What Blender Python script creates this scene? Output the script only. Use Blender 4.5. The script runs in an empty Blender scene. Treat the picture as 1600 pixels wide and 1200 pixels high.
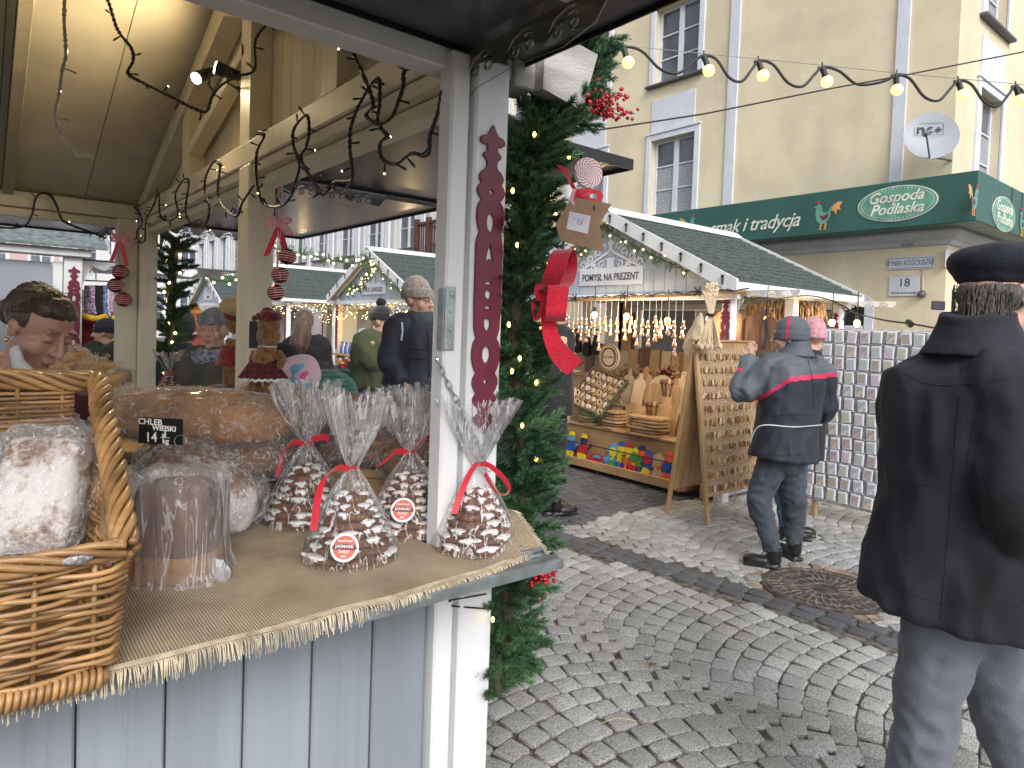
import bpy, bmesh, math, random
from mathutils import Vector, Matrix, noise
R = random.Random(7)
rad = math.radians
scene = bpy.context.scene
COL = scene.collection
# ------------------------------------------------------------------ camera
FPX, PPX, PPY, CH = 1050.0, 800.0, 549.0, 1.55
_y, _p, _r = rad(39), rad(2.0), rad(2.0)
F0 = Vector((math.sin(_y), math.cos(_y), 0)); R0 = Vector((math.cos(_y), -math.sin(_y), 0)); U0 = Vector((0, 0, 1))
CF = F0*math.cos(_p)-U0*math.sin(_p); U1 = U0*math.cos(_p)+F0*math.sin(_p)
CR = R0*math.cos(_r)+U1*math.sin(_r); CU = U1*math.cos(_r)-R0*math.sin(_r)
CC = Vector((0, 0, CH))
cam = bpy.data.cameras.new('camera'); co = bpy.data.objects.new('camera', cam); COL.objects.link(co)
cam.sensor_fit = 'HORIZONTAL'; cam.sensor_width = 36; cam.lens = 36*FPX/1600
cam.shift_x = 0; cam.shift_y = (PPY-600)/1600
cam.clip_start = 0.05; cam.clip_end = 500
mw = Matrix((CR, CU, -CF)).transposed().to_4x4(); mw.translation = CC; co.matrix_world = mw
scene.camera = co
# design helpers: real position of a sighted point on a known plane of the place
def sight(x, y): return CF+CR*((x-PPX)/FPX)-CU*((y-PPY)/FPX)
def onZ(x, y, z): d = sight(x, y); return CC+d*((z-CH)/d.z)
def onX(x, y, v): d = sight(x, y); return CC+d*(v/d.x)
def onY(x, y, v): d = sight(x, y); return CC+d*(v/d.y)
def far(x, y, t): return CC+sight(x, y)*t
# ------------------------------------------------------------------ world, sun, exposure
world = bpy.data.worlds.new('World'); scene.world = world; world.use_nodes = True
wn = world.node_tree; wn.nodes.clear()
sky = wn.nodes.new('ShaderNodeTexSky'); sky.sky_type = 'NISHITA'; sky.sun_disc = False
sky.sun_elevation = rad(38); sky.sun_rotation = rad(200); sky.air_density = 1.0; sky.dust_density = 3.0
hsv = wn.nodes.new('ShaderNodeHueSaturation'); hsv.inputs['Saturation'].default_value = 0.22
bg = wn.nodes.new('ShaderNodeBackground'); bg.inputs[1].default_value = 0.15
wo = wn.nodes.new('ShaderNodeOutputWorld')
wn.links.new(sky.outputs[0], hsv.inputs['Color']); wn.links.new(hsv.outputs[0], bg.inputs[0]); wn.links.new(bg.outputs[0], wo.inputs[0])
sl = bpy.data.lights.new('sun', 'SUN'); sl.energy = 0.9; sl.angle = rad(25); sl.color = (1, .98, .95)
so = bpy.data.objects.new('sun', sl); COL.objects.link(so)
so.rotation_euler = (rad(52), 0, rad(-25))
vs = scene.view_settings; vs.view_transform = 'Standard'; vs.look = 'None'; vs.exposure = 0.62; vs.gamma = 1
try: vs.use_curve_mapping = False
except Exception: pass
scene.cycles.max_bounces = 8; scene.cycles.transparent_max_bounces = 24
scene.cycles.caustics_reflective = False; scene.cycles.caustics_refractive = False
scene.cycles.sample_clamp_indirect = 4.0
# ------------------------------------------------------------------ materials
MATS = {}
def lnk(nt, a, b): nt.links.new(a, b)
def mat(name, col, rough=.6, ns=8, na=.12, bump=.0, bs=60, metal=0, sheen=0, emit=None, es=0, coat=0, spec=.5, col2=None, sc=(1, 1, 1), coord='Object', detail=4, alpha=None, sub=0):
    if name in MATS: return MATS[name]
    m = bpy.data.materials.new(name); m.use_nodes = True; MATS[name] = m
    nt = m.node_tree; n = nt.nodes; bs_ = n['Principled BSDF']
    bs_.inputs['Roughness'].default_value = rough; bs_.inputs['Metallic'].default_value = metal
    bs_.inputs['Specular IOR Level'].default_value = spec
    if sheen: bs_.inputs['Sheen Weight'].default_value = sheen
    if coat: bs_.inputs['Coat Weight'].default_value = coat; bs_.inputs['Coat Roughness'].default_value = .15
    if sub: bs_.inputs['Subsurface Weight'].default_value = sub; bs_.inputs['Subsurface Radius'].default_value = (.01, .004, .002)
    if alpha is not None: bs_.inputs['Alpha'].default_value = alpha
    c2 = col2 or tuple(max(0, c*(1-na*2.2)) for c in col)
    tc = n.new('ShaderNodeTexCoord'); mp = n.new('ShaderNodeMapping'); mp.inputs['Scale'].default_value = sc
    lnk(nt, tc.outputs[coord], mp.inputs[0])
    nz = n.new('ShaderNodeTexNoise'); nz.inputs['Scale'].default_value = ns; nz.inputs['Detail'].default_value = detail
    lnk(nt, mp.outputs[0], nz.inputs['Vector'])
    rp = n.new('ShaderNodeValToRGB'); rp.color_ramp.elements[0].position = .32; rp.color_ramp.elements[1].position = .68
    rp.color_ramp.elements[0].color = (*c2, 1); rp.color_ramp.elements[1].color = (*(min(1, c*(1+na)) for c in col), 1)
    lnk(nt, nz.outputs[0], rp.inputs[0]); lnk(nt, rp.outputs[0], bs_.inputs['Base Color'])
    if bump:
        b2 = n.new('ShaderNodeTexNoise'); b2.inputs['Scale'].default_value = bs; b2.inputs['Detail'].default_value = 3
        lnk(nt, mp.outputs[0], b2.inputs['Vector'])
        bp = n.new('ShaderNodeBump'); bp.inputs['Strength'].default_value = bump; bp.inputs['Distance'].default_value = .01
        lnk(nt, b2.outputs[0], bp.inputs['Height']); lnk(nt, bp.outputs[0], bs_.inputs['Normal'])
    if emit:
        bs_.inputs['Emission Color'].default_value = (*emit, 1); bs_.inputs['Emission Strength'].default_value = es
    return m
def vary(m, k=.25):
    "each object of this material a little lighter or darker"
    nt = m.node_tree; n = nt.nodes; b = n['Principled BSDF']; l = b.inputs['Base Color'].links[0].from_socket
    oi = n.new('ShaderNodeObjectInfo'); mr = n.new('ShaderNodeMapRange'); mr.inputs['To Min'].default_value = 1-k; mr.inputs['To Max'].default_value = 1+k*.45; lnk(nt, oi.outputs['Random'], mr.inputs['Value'])
    mx = n.new('ShaderNodeMixRGB'); mx.blend_type = 'MULTIPLY'; mx.inputs[0].default_value = 1; lnk(nt, l, mx.inputs[1]); lnk(nt, mr.outputs[0], mx.inputs[2]); lnk(nt, mx.outputs[0], b.inputs['Base Color']); return m
def grain(name, col, col2, rough=.55, sc=(3, 3, 30), axis=None, bump=.15, spec=.3):
    "wood: noise stretched along one local axis"
    return mat(name, col, rough, ns=3, na=.05, bump=bump, bs=14, sc=sc, col2=col2, spec=spec)
def layer(m, col, sc=(1, 1, 1), ns=5, lo=.55, hi=.7, k=.6, coord='Object', detail=6, dist=0):
    "extra patches of another colour over a material: wear, drips, dirt"
    nt = m.node_tree; n = nt.nodes; b = n['Principled BSDF']; l = b.inputs['Base Color'].links[0].from_socket
    tc = n.new('ShaderNodeTexCoord'); mp = n.new('ShaderNodeMapping'); mp.inputs['Scale'].default_value = sc; lnk(nt, tc.outputs[coord], mp.inputs[0])
    z = n.new('ShaderNodeTexNoise'); z.inputs['Scale'].default_value = ns; z.inputs['Detail'].default_value = detail; z.inputs['Roughness'].default_value = .65; z.inputs['Distortion'].default_value = dist; lnk(nt, mp.outputs[0], z.inputs['Vector'])
    rp = n.new('ShaderNodeValToRGB'); rp.color_ramp.elements[0].position = lo; rp.color_ramp.elements[1].position = hi; rp.color_ramp.elements[0].color = (0, 0, 0, 1); rp.color_ramp.elements[1].color = (k, k, k, 1); lnk(nt, z.outputs[0], rp.inputs[0])
    mx = n.new('ShaderNodeMixRGB'); mx.inputs[2].default_value = (*col, 1); lnk(nt, rp.outputs[0], mx.inputs[0]); lnk(nt, l, mx.inputs[1]); lnk(nt, mx.outputs[0], b.inputs['Base Color']); return m
# ------------------------------------------------------------------ mesh builder
def frame(t, up=Vector((0, 0, 1))):
    t = t.normalized(); a = up.cross(t)
    if a.length < 1e-4: a = Vector((1, 0, 0)).cross(t)
    a.normalize(); return a, t.cross(a)
class M:
    def __init__(s): s.v = []; s.f = []; s.m = []
    def add(s, vs, fs, mi=0, mt=None):
        o = len(s.v); s.v += [tuple(mt@Vector(p)) for p in vs] if mt else [tuple(p) for p in vs]
        s.f += [[o+i for i in q] for q in fs]; s.m += [mi]*len(fs); return s
    def box(s, x0, x1, y0, y1, z0, z1, mi=0, mt=None, c=0.004):
        if x0 > x1: x0, x1 = x1, x0
        if y0 > y1: y0, y1 = y1, y0
        if z0 > z1: z0, z1 = z1, z0
        c = min(c, (x1-x0)*.3, (y1-y0)*.3, (z1-z0)*.3)
        if c <= 0:
            return s.add([(x, y, z) for x in (x0, x1) for y in (y0, y1) for z in (z0, z1)],
                         [(0, 1, 3, 2), (4, 6, 7, 5), (0, 4, 5, 1), (2, 3, 7, 6), (0, 2, 6, 4), (1, 5, 7, 3)], mi, mt)
        lo = (x0, y0, z0); hi = (x1, y1, z1); vs = []; ix = {}
        for sx in (0, 1):
            for sy in (0, 1):
                for sz in (0, 1):
                    for ax in range(3):
                        p = []
                        for k, sg in enumerate((sx, sy, sz)):
                            e = (hi if sg else lo)[k]
                            p.append(e if k == ax else e+(-c if sg else c))
                        ix[(sx, sy, sz, ax)] = len(vs); vs.append(p)
        fs = []
        for ax in range(3):
            o1, o2 = [a for a in range(3) if a != ax]
            for sg in (0, 1):
                q = []
                for u, w in ((0, 0), (1, 0), (1, 1), (0, 1)):
                    k = [0, 0, 0]; k[ax] = sg; k[o1] = u; k[o2] = w; q.append(ix[(*k, ax)])
                fs.append(q)
            for u in (0, 1):
                for w in (0, 1):
                    a = [0, 0, 0]; a[o1] = u; a[o2] = w; b = list(a); b[ax] = 1
                    fs.append([ix[(*a, o1)], ix[(*a, o2)], ix[(*b, o2)], ix[(*b, o1)]])
        for sx in (0, 1):
            for sy in (0, 1):
                for sz in (0, 1): fs.append([ix[(sx, sy, sz, a)] for a in range(3)])
        return s.add(vs, fs, mi, mt)
    def bar(s, a, b, w, h, mi=0, up=(0, 0, 1), c=.003):
        "box from a to b, w across, h along up"
        a, b = Vector(a), Vector(b); t = b-a; x, y = frame(t, Vector(up))
        m = Matrix((x, y, t.normalized())).transposed().to_4x4(); m.translation = a
        return s.box(-w/2, w/2, -h/2, h/2, 0, t.length, mi, m, c)
    def tube(s, pts, r, n=8, mi=0, cap=True, up=(0, 0, 1), closed=False, ref=None):
        pts = [Vector(p) for p in pts]; k = len(pts); vs = []; prev = None
        for i, p in enumerate(pts):
            t = (pts[(i+1) % k]-pts[i-1]) if closed else pts[min(i+1, k-1)]-pts[max(i-1, 0)]
            if t.length < 1e-9: t = Vector((0, 0, 1))
            t.normalize()
            if ref is not None: a = Vector(ref)-t*t.dot(Vector(ref)); a.normalize(); b = t.cross(a)
            elif prev is None: a, b = frame(t, Vector(up))
            else:
                a = prev-t*t.dot(prev)
                if a.length < 1e-6: a, b = frame(t)
                a.normalize(); b = t.cross(a)
            prev = a; q = r[i] if isinstance(r, list) else r
            ra, rb = q if isinstance(q, tuple) else (q, q)
            for j in range(n):
                w = 2*math.pi*j/n; vs.append(p+a*(ra*math.cos(w))+b*(rb*math.sin(w)))
        fs = []
        for i in range(k if closed else k-1):
            o = i*n; o2 = ((i+1) % k)*n
            for j in range(n): fs.append((o+j, o+(j+1) % n, o2+(j+1) % n, o2+j))
        if cap and not closed: fs.append(tuple(range(n-1, -1, -1))); fs.append(tuple((k-1)*n+j for j in range(n)))
        return s.add(vs, fs, mi)
    def ell(s, c, r, n=12, m=8, mi=0, mt=None, pw=1.0):
        r = r if isinstance(r, tuple) else (r, r, r); vs = []; c = Vector(c)
        def sp(t): return math.copysign(abs(t)**pw, t)
        vs.append(c+Vector((0, 0, -r[2])))
        for i in range(1, m):
            ph = -math.pi/2+math.pi*i/m
            for j in range(n):
                th = 2*math.pi*j/n
                vs.append(c+Vector((r[0]*sp(math.cos(ph))*sp(math.cos(th)), r[1]*sp(math.cos(ph))*sp(math.sin(th)), r[2]*sp(math.sin(ph)))))
        vs.append(c+Vector((0, 0, r[2]))); fs = []
        for j in range(n): fs.append((0, 1+(j+1) % n, 1+j))
        for i in range(m-2):
            for j in range(n): a = 1+i*n; fs.append((a+j, a+(j+1) % n, a+n+(j+1) % n, a+n+j))
        a = 1+(m-2)*n; t = len(vs)-1
        for j in range(n): fs.append((a+j, a+(j+1) % n, t))
        return s.add(vs, fs, mi, mt)
    def lathe(s, prof, n=16, c=(0, 0, 0), mi=0, mt=None, cap=True):
        vs = []; c = Vector(c)
        for r, z in prof:
            for j in range(n): w = 2*math.pi*j/n; vs.append(c+Vector((r*math.cos(w), r*math.sin(w), z)))
        fs = [(i*n+j, i*n+(j+1) % n, (i+1)*n+(j+1) % n, (i+1)*n+j) for i in range(len(prof)-1) for j in range(n)]
        if cap: fs.append(tuple(range(n-1, -1, -1))); fs.append(tuple((len(prof)-1)*n+j for j in range(n)))
        return s.add(vs, fs, mi, mt)
    def prism(s, poly, o, u, v, w, mi=0):
        "poly in (u,v) at o, extruded by vector w"
        o, u, v, w = Vector(o), Vector(u), Vector(v), Vector(w); n = len(poly)
        a = [o+u*p[0]+v*p[1] for p in poly]
        return s.add(a+[p+w for p in a], [tuple(range(n)), tuple(range(2*n-1, n-1, -1))]+[(i, i+n, (i+1) % n+n, (i+1) % n) for i in range(n)], mi)
    def grid(s, fn, nu, nv, mi=0, thick=None):
        vs = [fn(i/nu, j/nv) for i in range(nu+1) for j in range(nv+1)]
        return s.add(vs, [(i*(nv+1)+j, (i+1)*(nv+1)+j, (i+1)*(nv+1)+j+1, i*(nv+1)+j+1) for i in range(nu) for j in range(nv)], mi)
    def obj(s, name, mats, parent=None, smooth=False, fix=True, loc=None, **tg):
        me = bpy.data.meshes.new(name)
        L = Vector(loc) if loc is not None else None
        vs = [tuple(Vector(p)-L) for p in s.v] if L is not None else s.v
        me.from_pydata(vs, [], s.f)
        for m in (mats if isinstance(mats, (list, tuple)) else [mats]): me.materials.append(m)
        if any(s.m): me.polygons.foreach_set('material_index', s.m)
        if fix and len(s.f) < 60000:
            b = bmesh.new(); b.from_mesh(me); bmesh.ops.recalc_face_normals(b, faces=b.faces); b.to_mesh(me); b.free()
        if smooth:
            me.polygons.foreach_set('use_smooth', [True]*len(me.polygons))
            if smooth is not True:
                try: me.set_sharp_from_angle(angle=rad(smooth))
                except Exception: pass
        me.update(); return link(name, me, parent, L, **tg)
def link(name, data, parent=None, loc=None, **tg):
    o = bpy.data.objects.new(name, data); COL.objects.link(o)
    if parent is not None: o.parent = parent
    if loc is not None: o.location = loc
    for k, v in tg.items(): o[k] = v
    return o
def tag(o, label, cat, group=None):
    o['label'] = label; o['category'] = cat
    if group: o['group'] = group
    return o
def empty(name, loc, label, cat, group=None, rz=0):
    o = bpy.data.objects.new(name, None); COL.objects.link(o); o.location = loc; o.rotation_euler = (0, 0, rz); o.empty_display_size = .1
    return tag(o, label, cat, group)
def dup(o, parent=None, loc=None, rot=None, label=None, group=None, scale=None):
    c = o.copy(); COL.objects.link(c)
    if parent is not None: c.parent = parent
    if loc is not None: c.location = loc
    if rot is not None: c.rotation_euler = rot
    if scale is not None: c.scale = scale if not isinstance(scale, (int, float)) else (scale,)*3
    if label: c['label'] = label
    if group: c['group'] = group
    for ch in list(o.children): dup(ch, c)
    return c
def planeX(o):  # panel on X=const seen from -X: local x -> -Y, y -> Z, z -> -X
    m = Matrix(((0, 0, -1), (-1, 0, 0), (0, 1, 0))).to_4x4(); m.translation = Vector(o); return m
def planeY(o):  # panel on Y=const seen from -Y
    m = Matrix(((1, 0, 0), (0, 0, -1), (0, 1, 0))).to_4x4(); m.translation = Vector(o); return m
def curve_mesh(name, cu, mt, m, parent, smooth=False, **tg):
    ob = bpy.data.objects.new('tmp', cu); me = bpy.data.meshes.new_from_object(ob)
    bpy.data.objects.remove(ob); bpy.data.curves.remove(cu)
    me.name = name; me.materials.clear(); me.materials.append(m)
    me.transform(mt); me.update()
    return link(name, me, parent, **tg)
def plate(name, loops, t, mt, m, parent=None, **tg):
    "flat shape with holes, thickness t, lying in local xy of mt"
    cu = bpy.data.curves.new('c', 'CURVE'); cu.dimensions = '2D'; cu.fill_mode = 'BOTH'; cu.extrude = t/2
    for lp in loops:
        sp = cu.splines.new('POLY'); sp.points.add(len(lp)-1); sp.use_cyclic_u = True
        for q, p in zip(sp.points, lp): q.co = (p[0], p[1], 0, 1)
    return curve_mesh(name, cu, mt, m, parent, **tg)
def text(s, size, mt, m, parent=None, name='lettering', ext=.0015, shear=0, align='CENTER', sx=1, sp=1, bold=0, **tg):
    cu = bpy.data.curves.new('t', 'FONT'); cu.body = s; cu.size = size; cu.extrude = ext; cu.shear = shear; cu.align_x = align; cu.align_y = 'CENTER'
    cu.space_character = sp; cu.offset = bold; cu.resolution_u = 3
    return curve_mesh(name, cu, mt@Matrix.Diagonal((sx, 1, 1, 1)), m, parent, **tg)
TS = bpy.data.scenes.new('scratch')
def fuse(mb, name, mats, parent=None, vox=.01, sm=3, paint=None, disp=None, loc=None, **tg):
    "voxel-fuse overlapping closed shapes into one continuous surface"
    o = mb.obj('tmp', mats); COL.objects.unlink(o); TS.collection.objects.link(o); md = o.modifiers.new('r', 'REMESH'); md.mode = 'VOXEL'; md.voxel_size = vox; md.use_smooth_shade = True
    if sm: s2 = o.modifiers.new('s', 'SMOOTH'); s2.factor = .5; s2.iterations = sm
    vl = TS.view_layers[0]; vl.update(); dg = vl.depsgraph; me = bpy.data.meshes.new_from_object(o.evaluated_get(dg)); bpy.data.objects.remove(o)
    me.name = name; me.materials.clear()
    for m in (mats if isinstance(mats, (list, tuple)) else [mats]): me.materials.append(m)
    if disp:
        me.update(); ns = [v.normal.copy() for v in me.vertices]
        for v, nn in zip(me.vertices, ns): v.co = v.co+nn*disp(v.co)
    if paint:
        for p in me.polygons: p.material_index = paint(p.center)
    me.polygons.foreach_set('use_smooth', [True]*len(me.polygons))
    L = Vector(loc) if loc is not None else None
    if L is not None: me.transform(Matrix.Translation(-L))
    me.update(); return link(name, me, parent, L, **tg)
from mathutils.bvhtree import BVHTree
ORD = 'first second third fourth fifth sixth seventh eighth ninth tenth eleventh twelfth thirteenth fourteenth fifteenth sixteenth seventeenth eighteenth nineteenth twentieth twenty-first twenty-second twenty-third twenty-fourth'.split()
def drape(o, lines, r, name, m_, off=.001):
    "seams lying on a garment: sighted lines cast onto its surface"
    me = o.data; L = o.matrix_basis.translation if not o.parent else Vector()
    bt = BVHTree.FromPolygons([v.co+L for v in me.vertices], [tuple(p.vertices) for p in me.polygons]); mb = M()
    for ln in lines:
        out = []
        for p in bez([(x, y, 0) for x, y in ln], 8):
            h = bt.ray_cast(CC, sight(p.x, p.y).normalized())
            if h[0] is not None: out.append(h[0]+h[1]*off*(1 if h[1].dot(sight(p.x, p.y)) < 0 else -1))
        if len(out) > 2: mb.tube(out, r, 6)
    return mb.obj(name, m_, smooth=True) if mb.v else None
def folds(a=.006, s=9, str_=(1, 1, .5), seed=0):
    def f(p):
        q = Vector((p.x*s*str_[0]+seed, p.y*s*str_[1], p.z*s*str_[2]))
        return a*(noise.noise(q)+.5*noise.noise(q*2.3)+.6*(1-abs(noise.noise(q*1.4+Vector((5, 5, 5))))*3))
    return f
def bez(pts, n=8):
    "Catmull-Rom through points"
    pts = [Vector(p) for p in pts]; out = []
    for i in range(len(pts)-1):
        p0 = pts[max(i-1, 0)]; p1 = pts[i]; p2 = pts[i+1]; p3 = pts[min(i+2, len(pts)-1)]
        for k in range(n):
            t = k/n; out.append(.5*((2*p1)+(p2-p0)*t+(2*p0-5*p1+4*p2-p3)*t*t+(3*p1-p0-3*p2+p3)*t**3))
    out.append(pts[-1]); return out
def spiral(cx, cy, r0, r1, a0, turns, w0, w1, n=14, sgn=1):
    "closed outline of a tapering spiral stroke"
    ou = []; inn = []
    for i in range(n+1):
        t = i/n; a = a0+sgn*turns*2*math.pi*t; r = r0+(r1-r0)*t; w = (w0+(w1-w0)*t)/2
        ou.append((cx+(r+w)*math.cos(a), cy+(r+w)*math.sin(a))); inn.append((cx+(r-w)*math.cos(a), cy+(r-w)*math.sin(a)))
    return ou+inn[::-1]
# ------------------------------------------------------------------ shared materials
white = mat('white paint', (.72, .73, .75), .55, ns=5, na=.05, bump=.08, bs=90, sc=(1, 1, .2))
greyp = mat('blue grey paint', (.40, .46, .55), .5, ns=3, na=.08, bump=.06, bs=70, sc=(1, 1, .15))
greyd = mat('shaded weathered blue grey paint', (.315, .35, .395), .45, ns=2.5, na=.13, bump=.08, bs=60, sc=(1, 1, .15))  # same paint with shade put into its tone, plus real drips and scuffs
cream = mat('cream timber', (.74, .68, .54), .5, ns=4, na=.06, bump=.08, bs=60, sc=(1, 1, .3))  # yellowish off-white base colour of beams, posts and roof decks
creamd = mat('cream boards', (.66, .60, .47), .55, ns=3, na=.08, bump=.08, bs=60, sc=(1, 1, .2))  # duller yellowish base colour of ceiling and gable boards
dark = mat('dark hatch laminate', (.085, .088, .10), .22, ns=2, na=.2)
shingle = mat('green grey roofing felt', (.075, .105, .10), .9, ns=30, na=.3, bump=.5, bs=120)
maroon = mat('maroon paint', (.16, .018, .045), .4, ns=4, na=.08)
steel = mat('galvanised steel', (.42, .46, .48), .35, metal=.85, ns=20, na=.15)
brass = mat('brushed pale brass', (.50, .43, .27), .32, metal=.9, ns=10, na=.1, sc=(1, 1, 12))
black = mat('black plastic', (.012, .012, .014), .4, ns=10, na=.2)
red = mat('red satin ribbon', (.62, .012, .035), .42, ns=5, na=.08, sheen=.3)
wood = mat('pale wood', (.50, .33, .175), .55, ns=4, na=.12, bump=.12, bs=20, sc=(1, 6, 1), col2=(.36, .215, .10))
wood2 = mat('golden plywood', (.46, .30, .15), .6, ns=3, na=.1, bump=.1, bs=16, sc=(5, 1, 1), col2=(.35, .21, .095))
wood3 = mat('dark walnut board', (.17, .085, .045), .5, ns=3, na=.2, bump=.1, bs=16, sc=(7, 7, 1), col2=(.06, .035, .025))
wood4 = mat('light birch', (.66, .52, .35), .55, ns=4, na=.08, bump=.08, bs=20)
stucco = mat('yellow stucco', (.75, .655, .475), .9, ns=1.2, na=.06, bump=.35, bs=45, detail=8)
stuccog = mat('pale grey stucco', (.52, .51, .48), .9, ns=1, na=.08, bump=.2, bs=40)
trimw = mat('white stucco trim', (.66, .69, .76), .8, ns=3, na=.04, bump=.1, bs=80)
glass = mat('window glass', (.11, .125, .16), .08, ns=1.2, na=.3, spec=.8)
lace = mat('lace curtain behind glass', (.34, .36, .40), .5, ns=40, na=.25, sc=(1, 1, .03), coat=.8)
layer(stucco, (.42, .38, .30), (1, 1, .25), .9, .5, .8, .4); layer(stucco, (.50, .46, .36), (6, 6, .35), 1.1, .60, .75, .35); layer(stucco, (.78, .72, .60), (1, 1, 1), 2.6, .60, .66, .5)
layer(white, (.45, .42, .36), (14, 14, .6), 1.6, .60, .75, .5); layer(white, (.38, .34, .28), (1, 1, 1), 30, .70, .76, .6); layer(greyd, (.42, .42, .38), (26, 26, 1.1), 1.5, .66, .72, .6); layer(greyd, (.16, .17, .18), (1, 1, .6), 16, .70, .76, .6); layer(greyd, (.19, .21, .24), (40, 40, .7), 1.2, .5, .8, .5)
layer(cream, (.42, .34, .22), (18, 18, 1), 1.6, .60, .75, .45); layer(trimw, (.45, .45, .45), (4, 4, .4), 2, .55, .8, .5); layer(maroon, (.10, .012, .03), (30, 30, 2), 1.5, .5, .7, .6); layer(greyp, (.28, .31, .36), (30, 30, .8), 1.5, .5, .75, .5)
for m_, k_ in ((greyd, .10), (wood, .3), (wood2, .18), (wood4, .2), (creamd, .08), (greyp, .1), (shingle, .15)): vary(m_, k_)
# ------------------------------------------------------------------ ground
joint = mat('sandy joint', (.135, .122, .10), .95, ns=20, na=.4, bump=.5, bs=150)
gm = M(); gm.add([(-120, -120, -.007), (120, -120, -.007), (120, 160, -.007), (-120, 160, -.007)], [(0, 1, 2, 3)])
ground = gm.obj('ground', joint, kind='structure')
def granite(name, c1, c2, sp):
    m = bpy.data.materials.new(name); m.use_nodes = True; nt = m.node_tree; n = nt.nodes; b = n['Principled BSDF']
    b.inputs['Roughness'].default_value = .75; b.inputs['Specular IOR Level'].default_value = .35
    g = n.new('ShaderNodeNewGeometry')
    a = n.new('ShaderNodeTexNoise'); a.inputs['Scale'].default_value = 190; a.inputs['Detail'].default_value = 3; lnk(nt, g.outputs['Position'], a.inputs['Vector'])
    r1 = n.new('ShaderNodeValToRGB'); r1.color_ramp.elements[0].position = .36; r1.color_ramp.elements[1].position = .6
    r1.color_ramp.elements[0].color = (*sp, 1); r1.color_ramp.elements[1].color = (*c1, 1); lnk(nt, a.outputs[0], r1.inputs[0])
    l = n.new('ShaderNodeTexVoronoi'); l.inputs['Scale'].default_value = 9; lnk(nt, g.outputs['Position'], l.inputs['Vector'])
    l2 = n.new('ShaderNodeTexNoise'); l2.inputs['Scale'].default_value = 1.7; l2.inputs['Detail'].default_value = 5; lnk(nt, g.outputs['Position'], l2.inputs['Vector'])
    ad = n.new('ShaderNodeMixRGB'); ad.blend_type = 'MULTIPLY'; ad.inputs[0].default_value = 1
    at = n.new('ShaderNodeAttribute'); at.attribute_name = 'tone'
    lnk(nt, r1.outputs[0], ad.inputs[1]); lnk(nt, at.outputs['Color'], ad.inputs[2])
    mx = n.new('ShaderNodeMixRGB'); mx.blend_type = 'MULTIPLY'; mx.inputs[0].default_value = 1
    r2 = n.new('ShaderNodeValToRGB'); r2.color_ramp.elements[0].position = .3; r2.color_ramp.elements[1].position = .65
    r2.color_ramp.elements[0].color = (.72, .71, .68, 1); r2.color_ramp.elements[1].color = (1, 1, 1, 1); lnk(nt, l2.outputs[0], r2.inputs[0])
    lnk(nt, ad.outputs[0], mx.inputs[1]); lnk(nt, r2.outputs[0], mx.inputs[2]); lnk(nt, mx.outputs[0], b.inputs['Base Color'])
    bp = n.new('ShaderNodeBump'); bp.inputs['Strength'].default_value = .5; bp.inputs['Distance'].default_value = .004
    bn = n.new('ShaderNodeTexNoise'); bn.inputs['Scale'].default_value = 70; bn.inputs['Detail'].default_value = 5; lnk(nt, g.outputs['Position'], bn.inputs['Vector'])
    lnk(nt, bn.outputs[0], bp.inputs['Height']); lnk(nt, bp.outputs[0], b.inputs['Normal'])
    return m
gran = granite('light granite', (.50, .50, .49), (.3, .3, .3), (.17, .17, .175))
grand = granite('dark basalt', (.125, .13, .145), (.05, .05, .05), (.075, .078, .088))
rc = random.Random(3)
def stone_var():
    co_ = []
    for sx, sy in ((-1, -1), (1, -1), (1, 1), (-1, 1)):
        jx, jy = rc.uniform(-.12, .06), rc.uniform(-.12, .06)
        cx, cy = sx*(1+jx), sy*(1+jy); k = rc.uniform(.12, .3)
        a = (cx, cy-sy*k); b = (cx-sx*k, cy)
        co_ += [a, b] if sx*sy > 0 else [b, a]
    vs = []
    for z, s in ((-.03, 1.0), (-.004, 1.0), (.002, .955), (.0035, .86)):
        vs += [(x*s, y*s, z+rc.uniform(-.001, .001)) for x, y in co_]
    vs.append((0, 0, .0042+rc.uniform(-.001, .002)))
    fs = [(k*8+j, k*8+(j+1) % 8, k*8+8+(j+1) % 8, k*8+8+j) for k in range(3) for j in range(8)]+[(24+j, 24+(j+1) % 8, 32) for j in range(8)]
    return vs, fs
SV = [stone_var() for _ in range(14)]
def band_x(y): return 3.46+(3.55-y)*.14
MH = (4.13, 1.95, .37)
stones = []  # x, y, half a, half b, angle, dark
W = 1.45; RR = 1.10
for c in range(-2, 9):
    cx = c*W+.35
    for j in range(-30, 112):
        yb = j*.110
        n = 15; aw = math.asin(min(1, W/2/RR)); tot = 2*aw*RR; n = int(tot/.118)
        off = rc.uniform(-.3, .3)
        for i in range(n):
            a = -aw+2*aw*(i+.5+off*.5*(0 < i < n-1))/n+rc.uniform(-.006, .006)
            x = cx+RR*math.sin(a); y = yb+RR*(math.cos(a)-1)
            stones.append((x, y, tot/n*.5*rc.uniform(.93, 1.0), .0535*rc.uniform(.95, 1.02), -a+rc.uniform(-.06, .06), 0))
keep = []
for s in stones:
    x, y = s[0], s[1]; bx = band_x(y)
    if abs(x-bx) < .155 or (y > 3.80 and x > bx) or math.hypot(x-MH[0], y-MH[1]) < MH[2]+.02: continue
    if y > 3.9 and x < bx and y > 6.5: continue
    if x < .9 or x > 11: continue
    keep.append(s)
for k in range(2):
    y = -2.5
    while y < 12:
        l = rc.uniform(.13, .17); keep.append((band_x(y)-.055+k*.11, y+l/2, .052, l/2-.006, .14, 1)); y += l
y = 3.86
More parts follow.
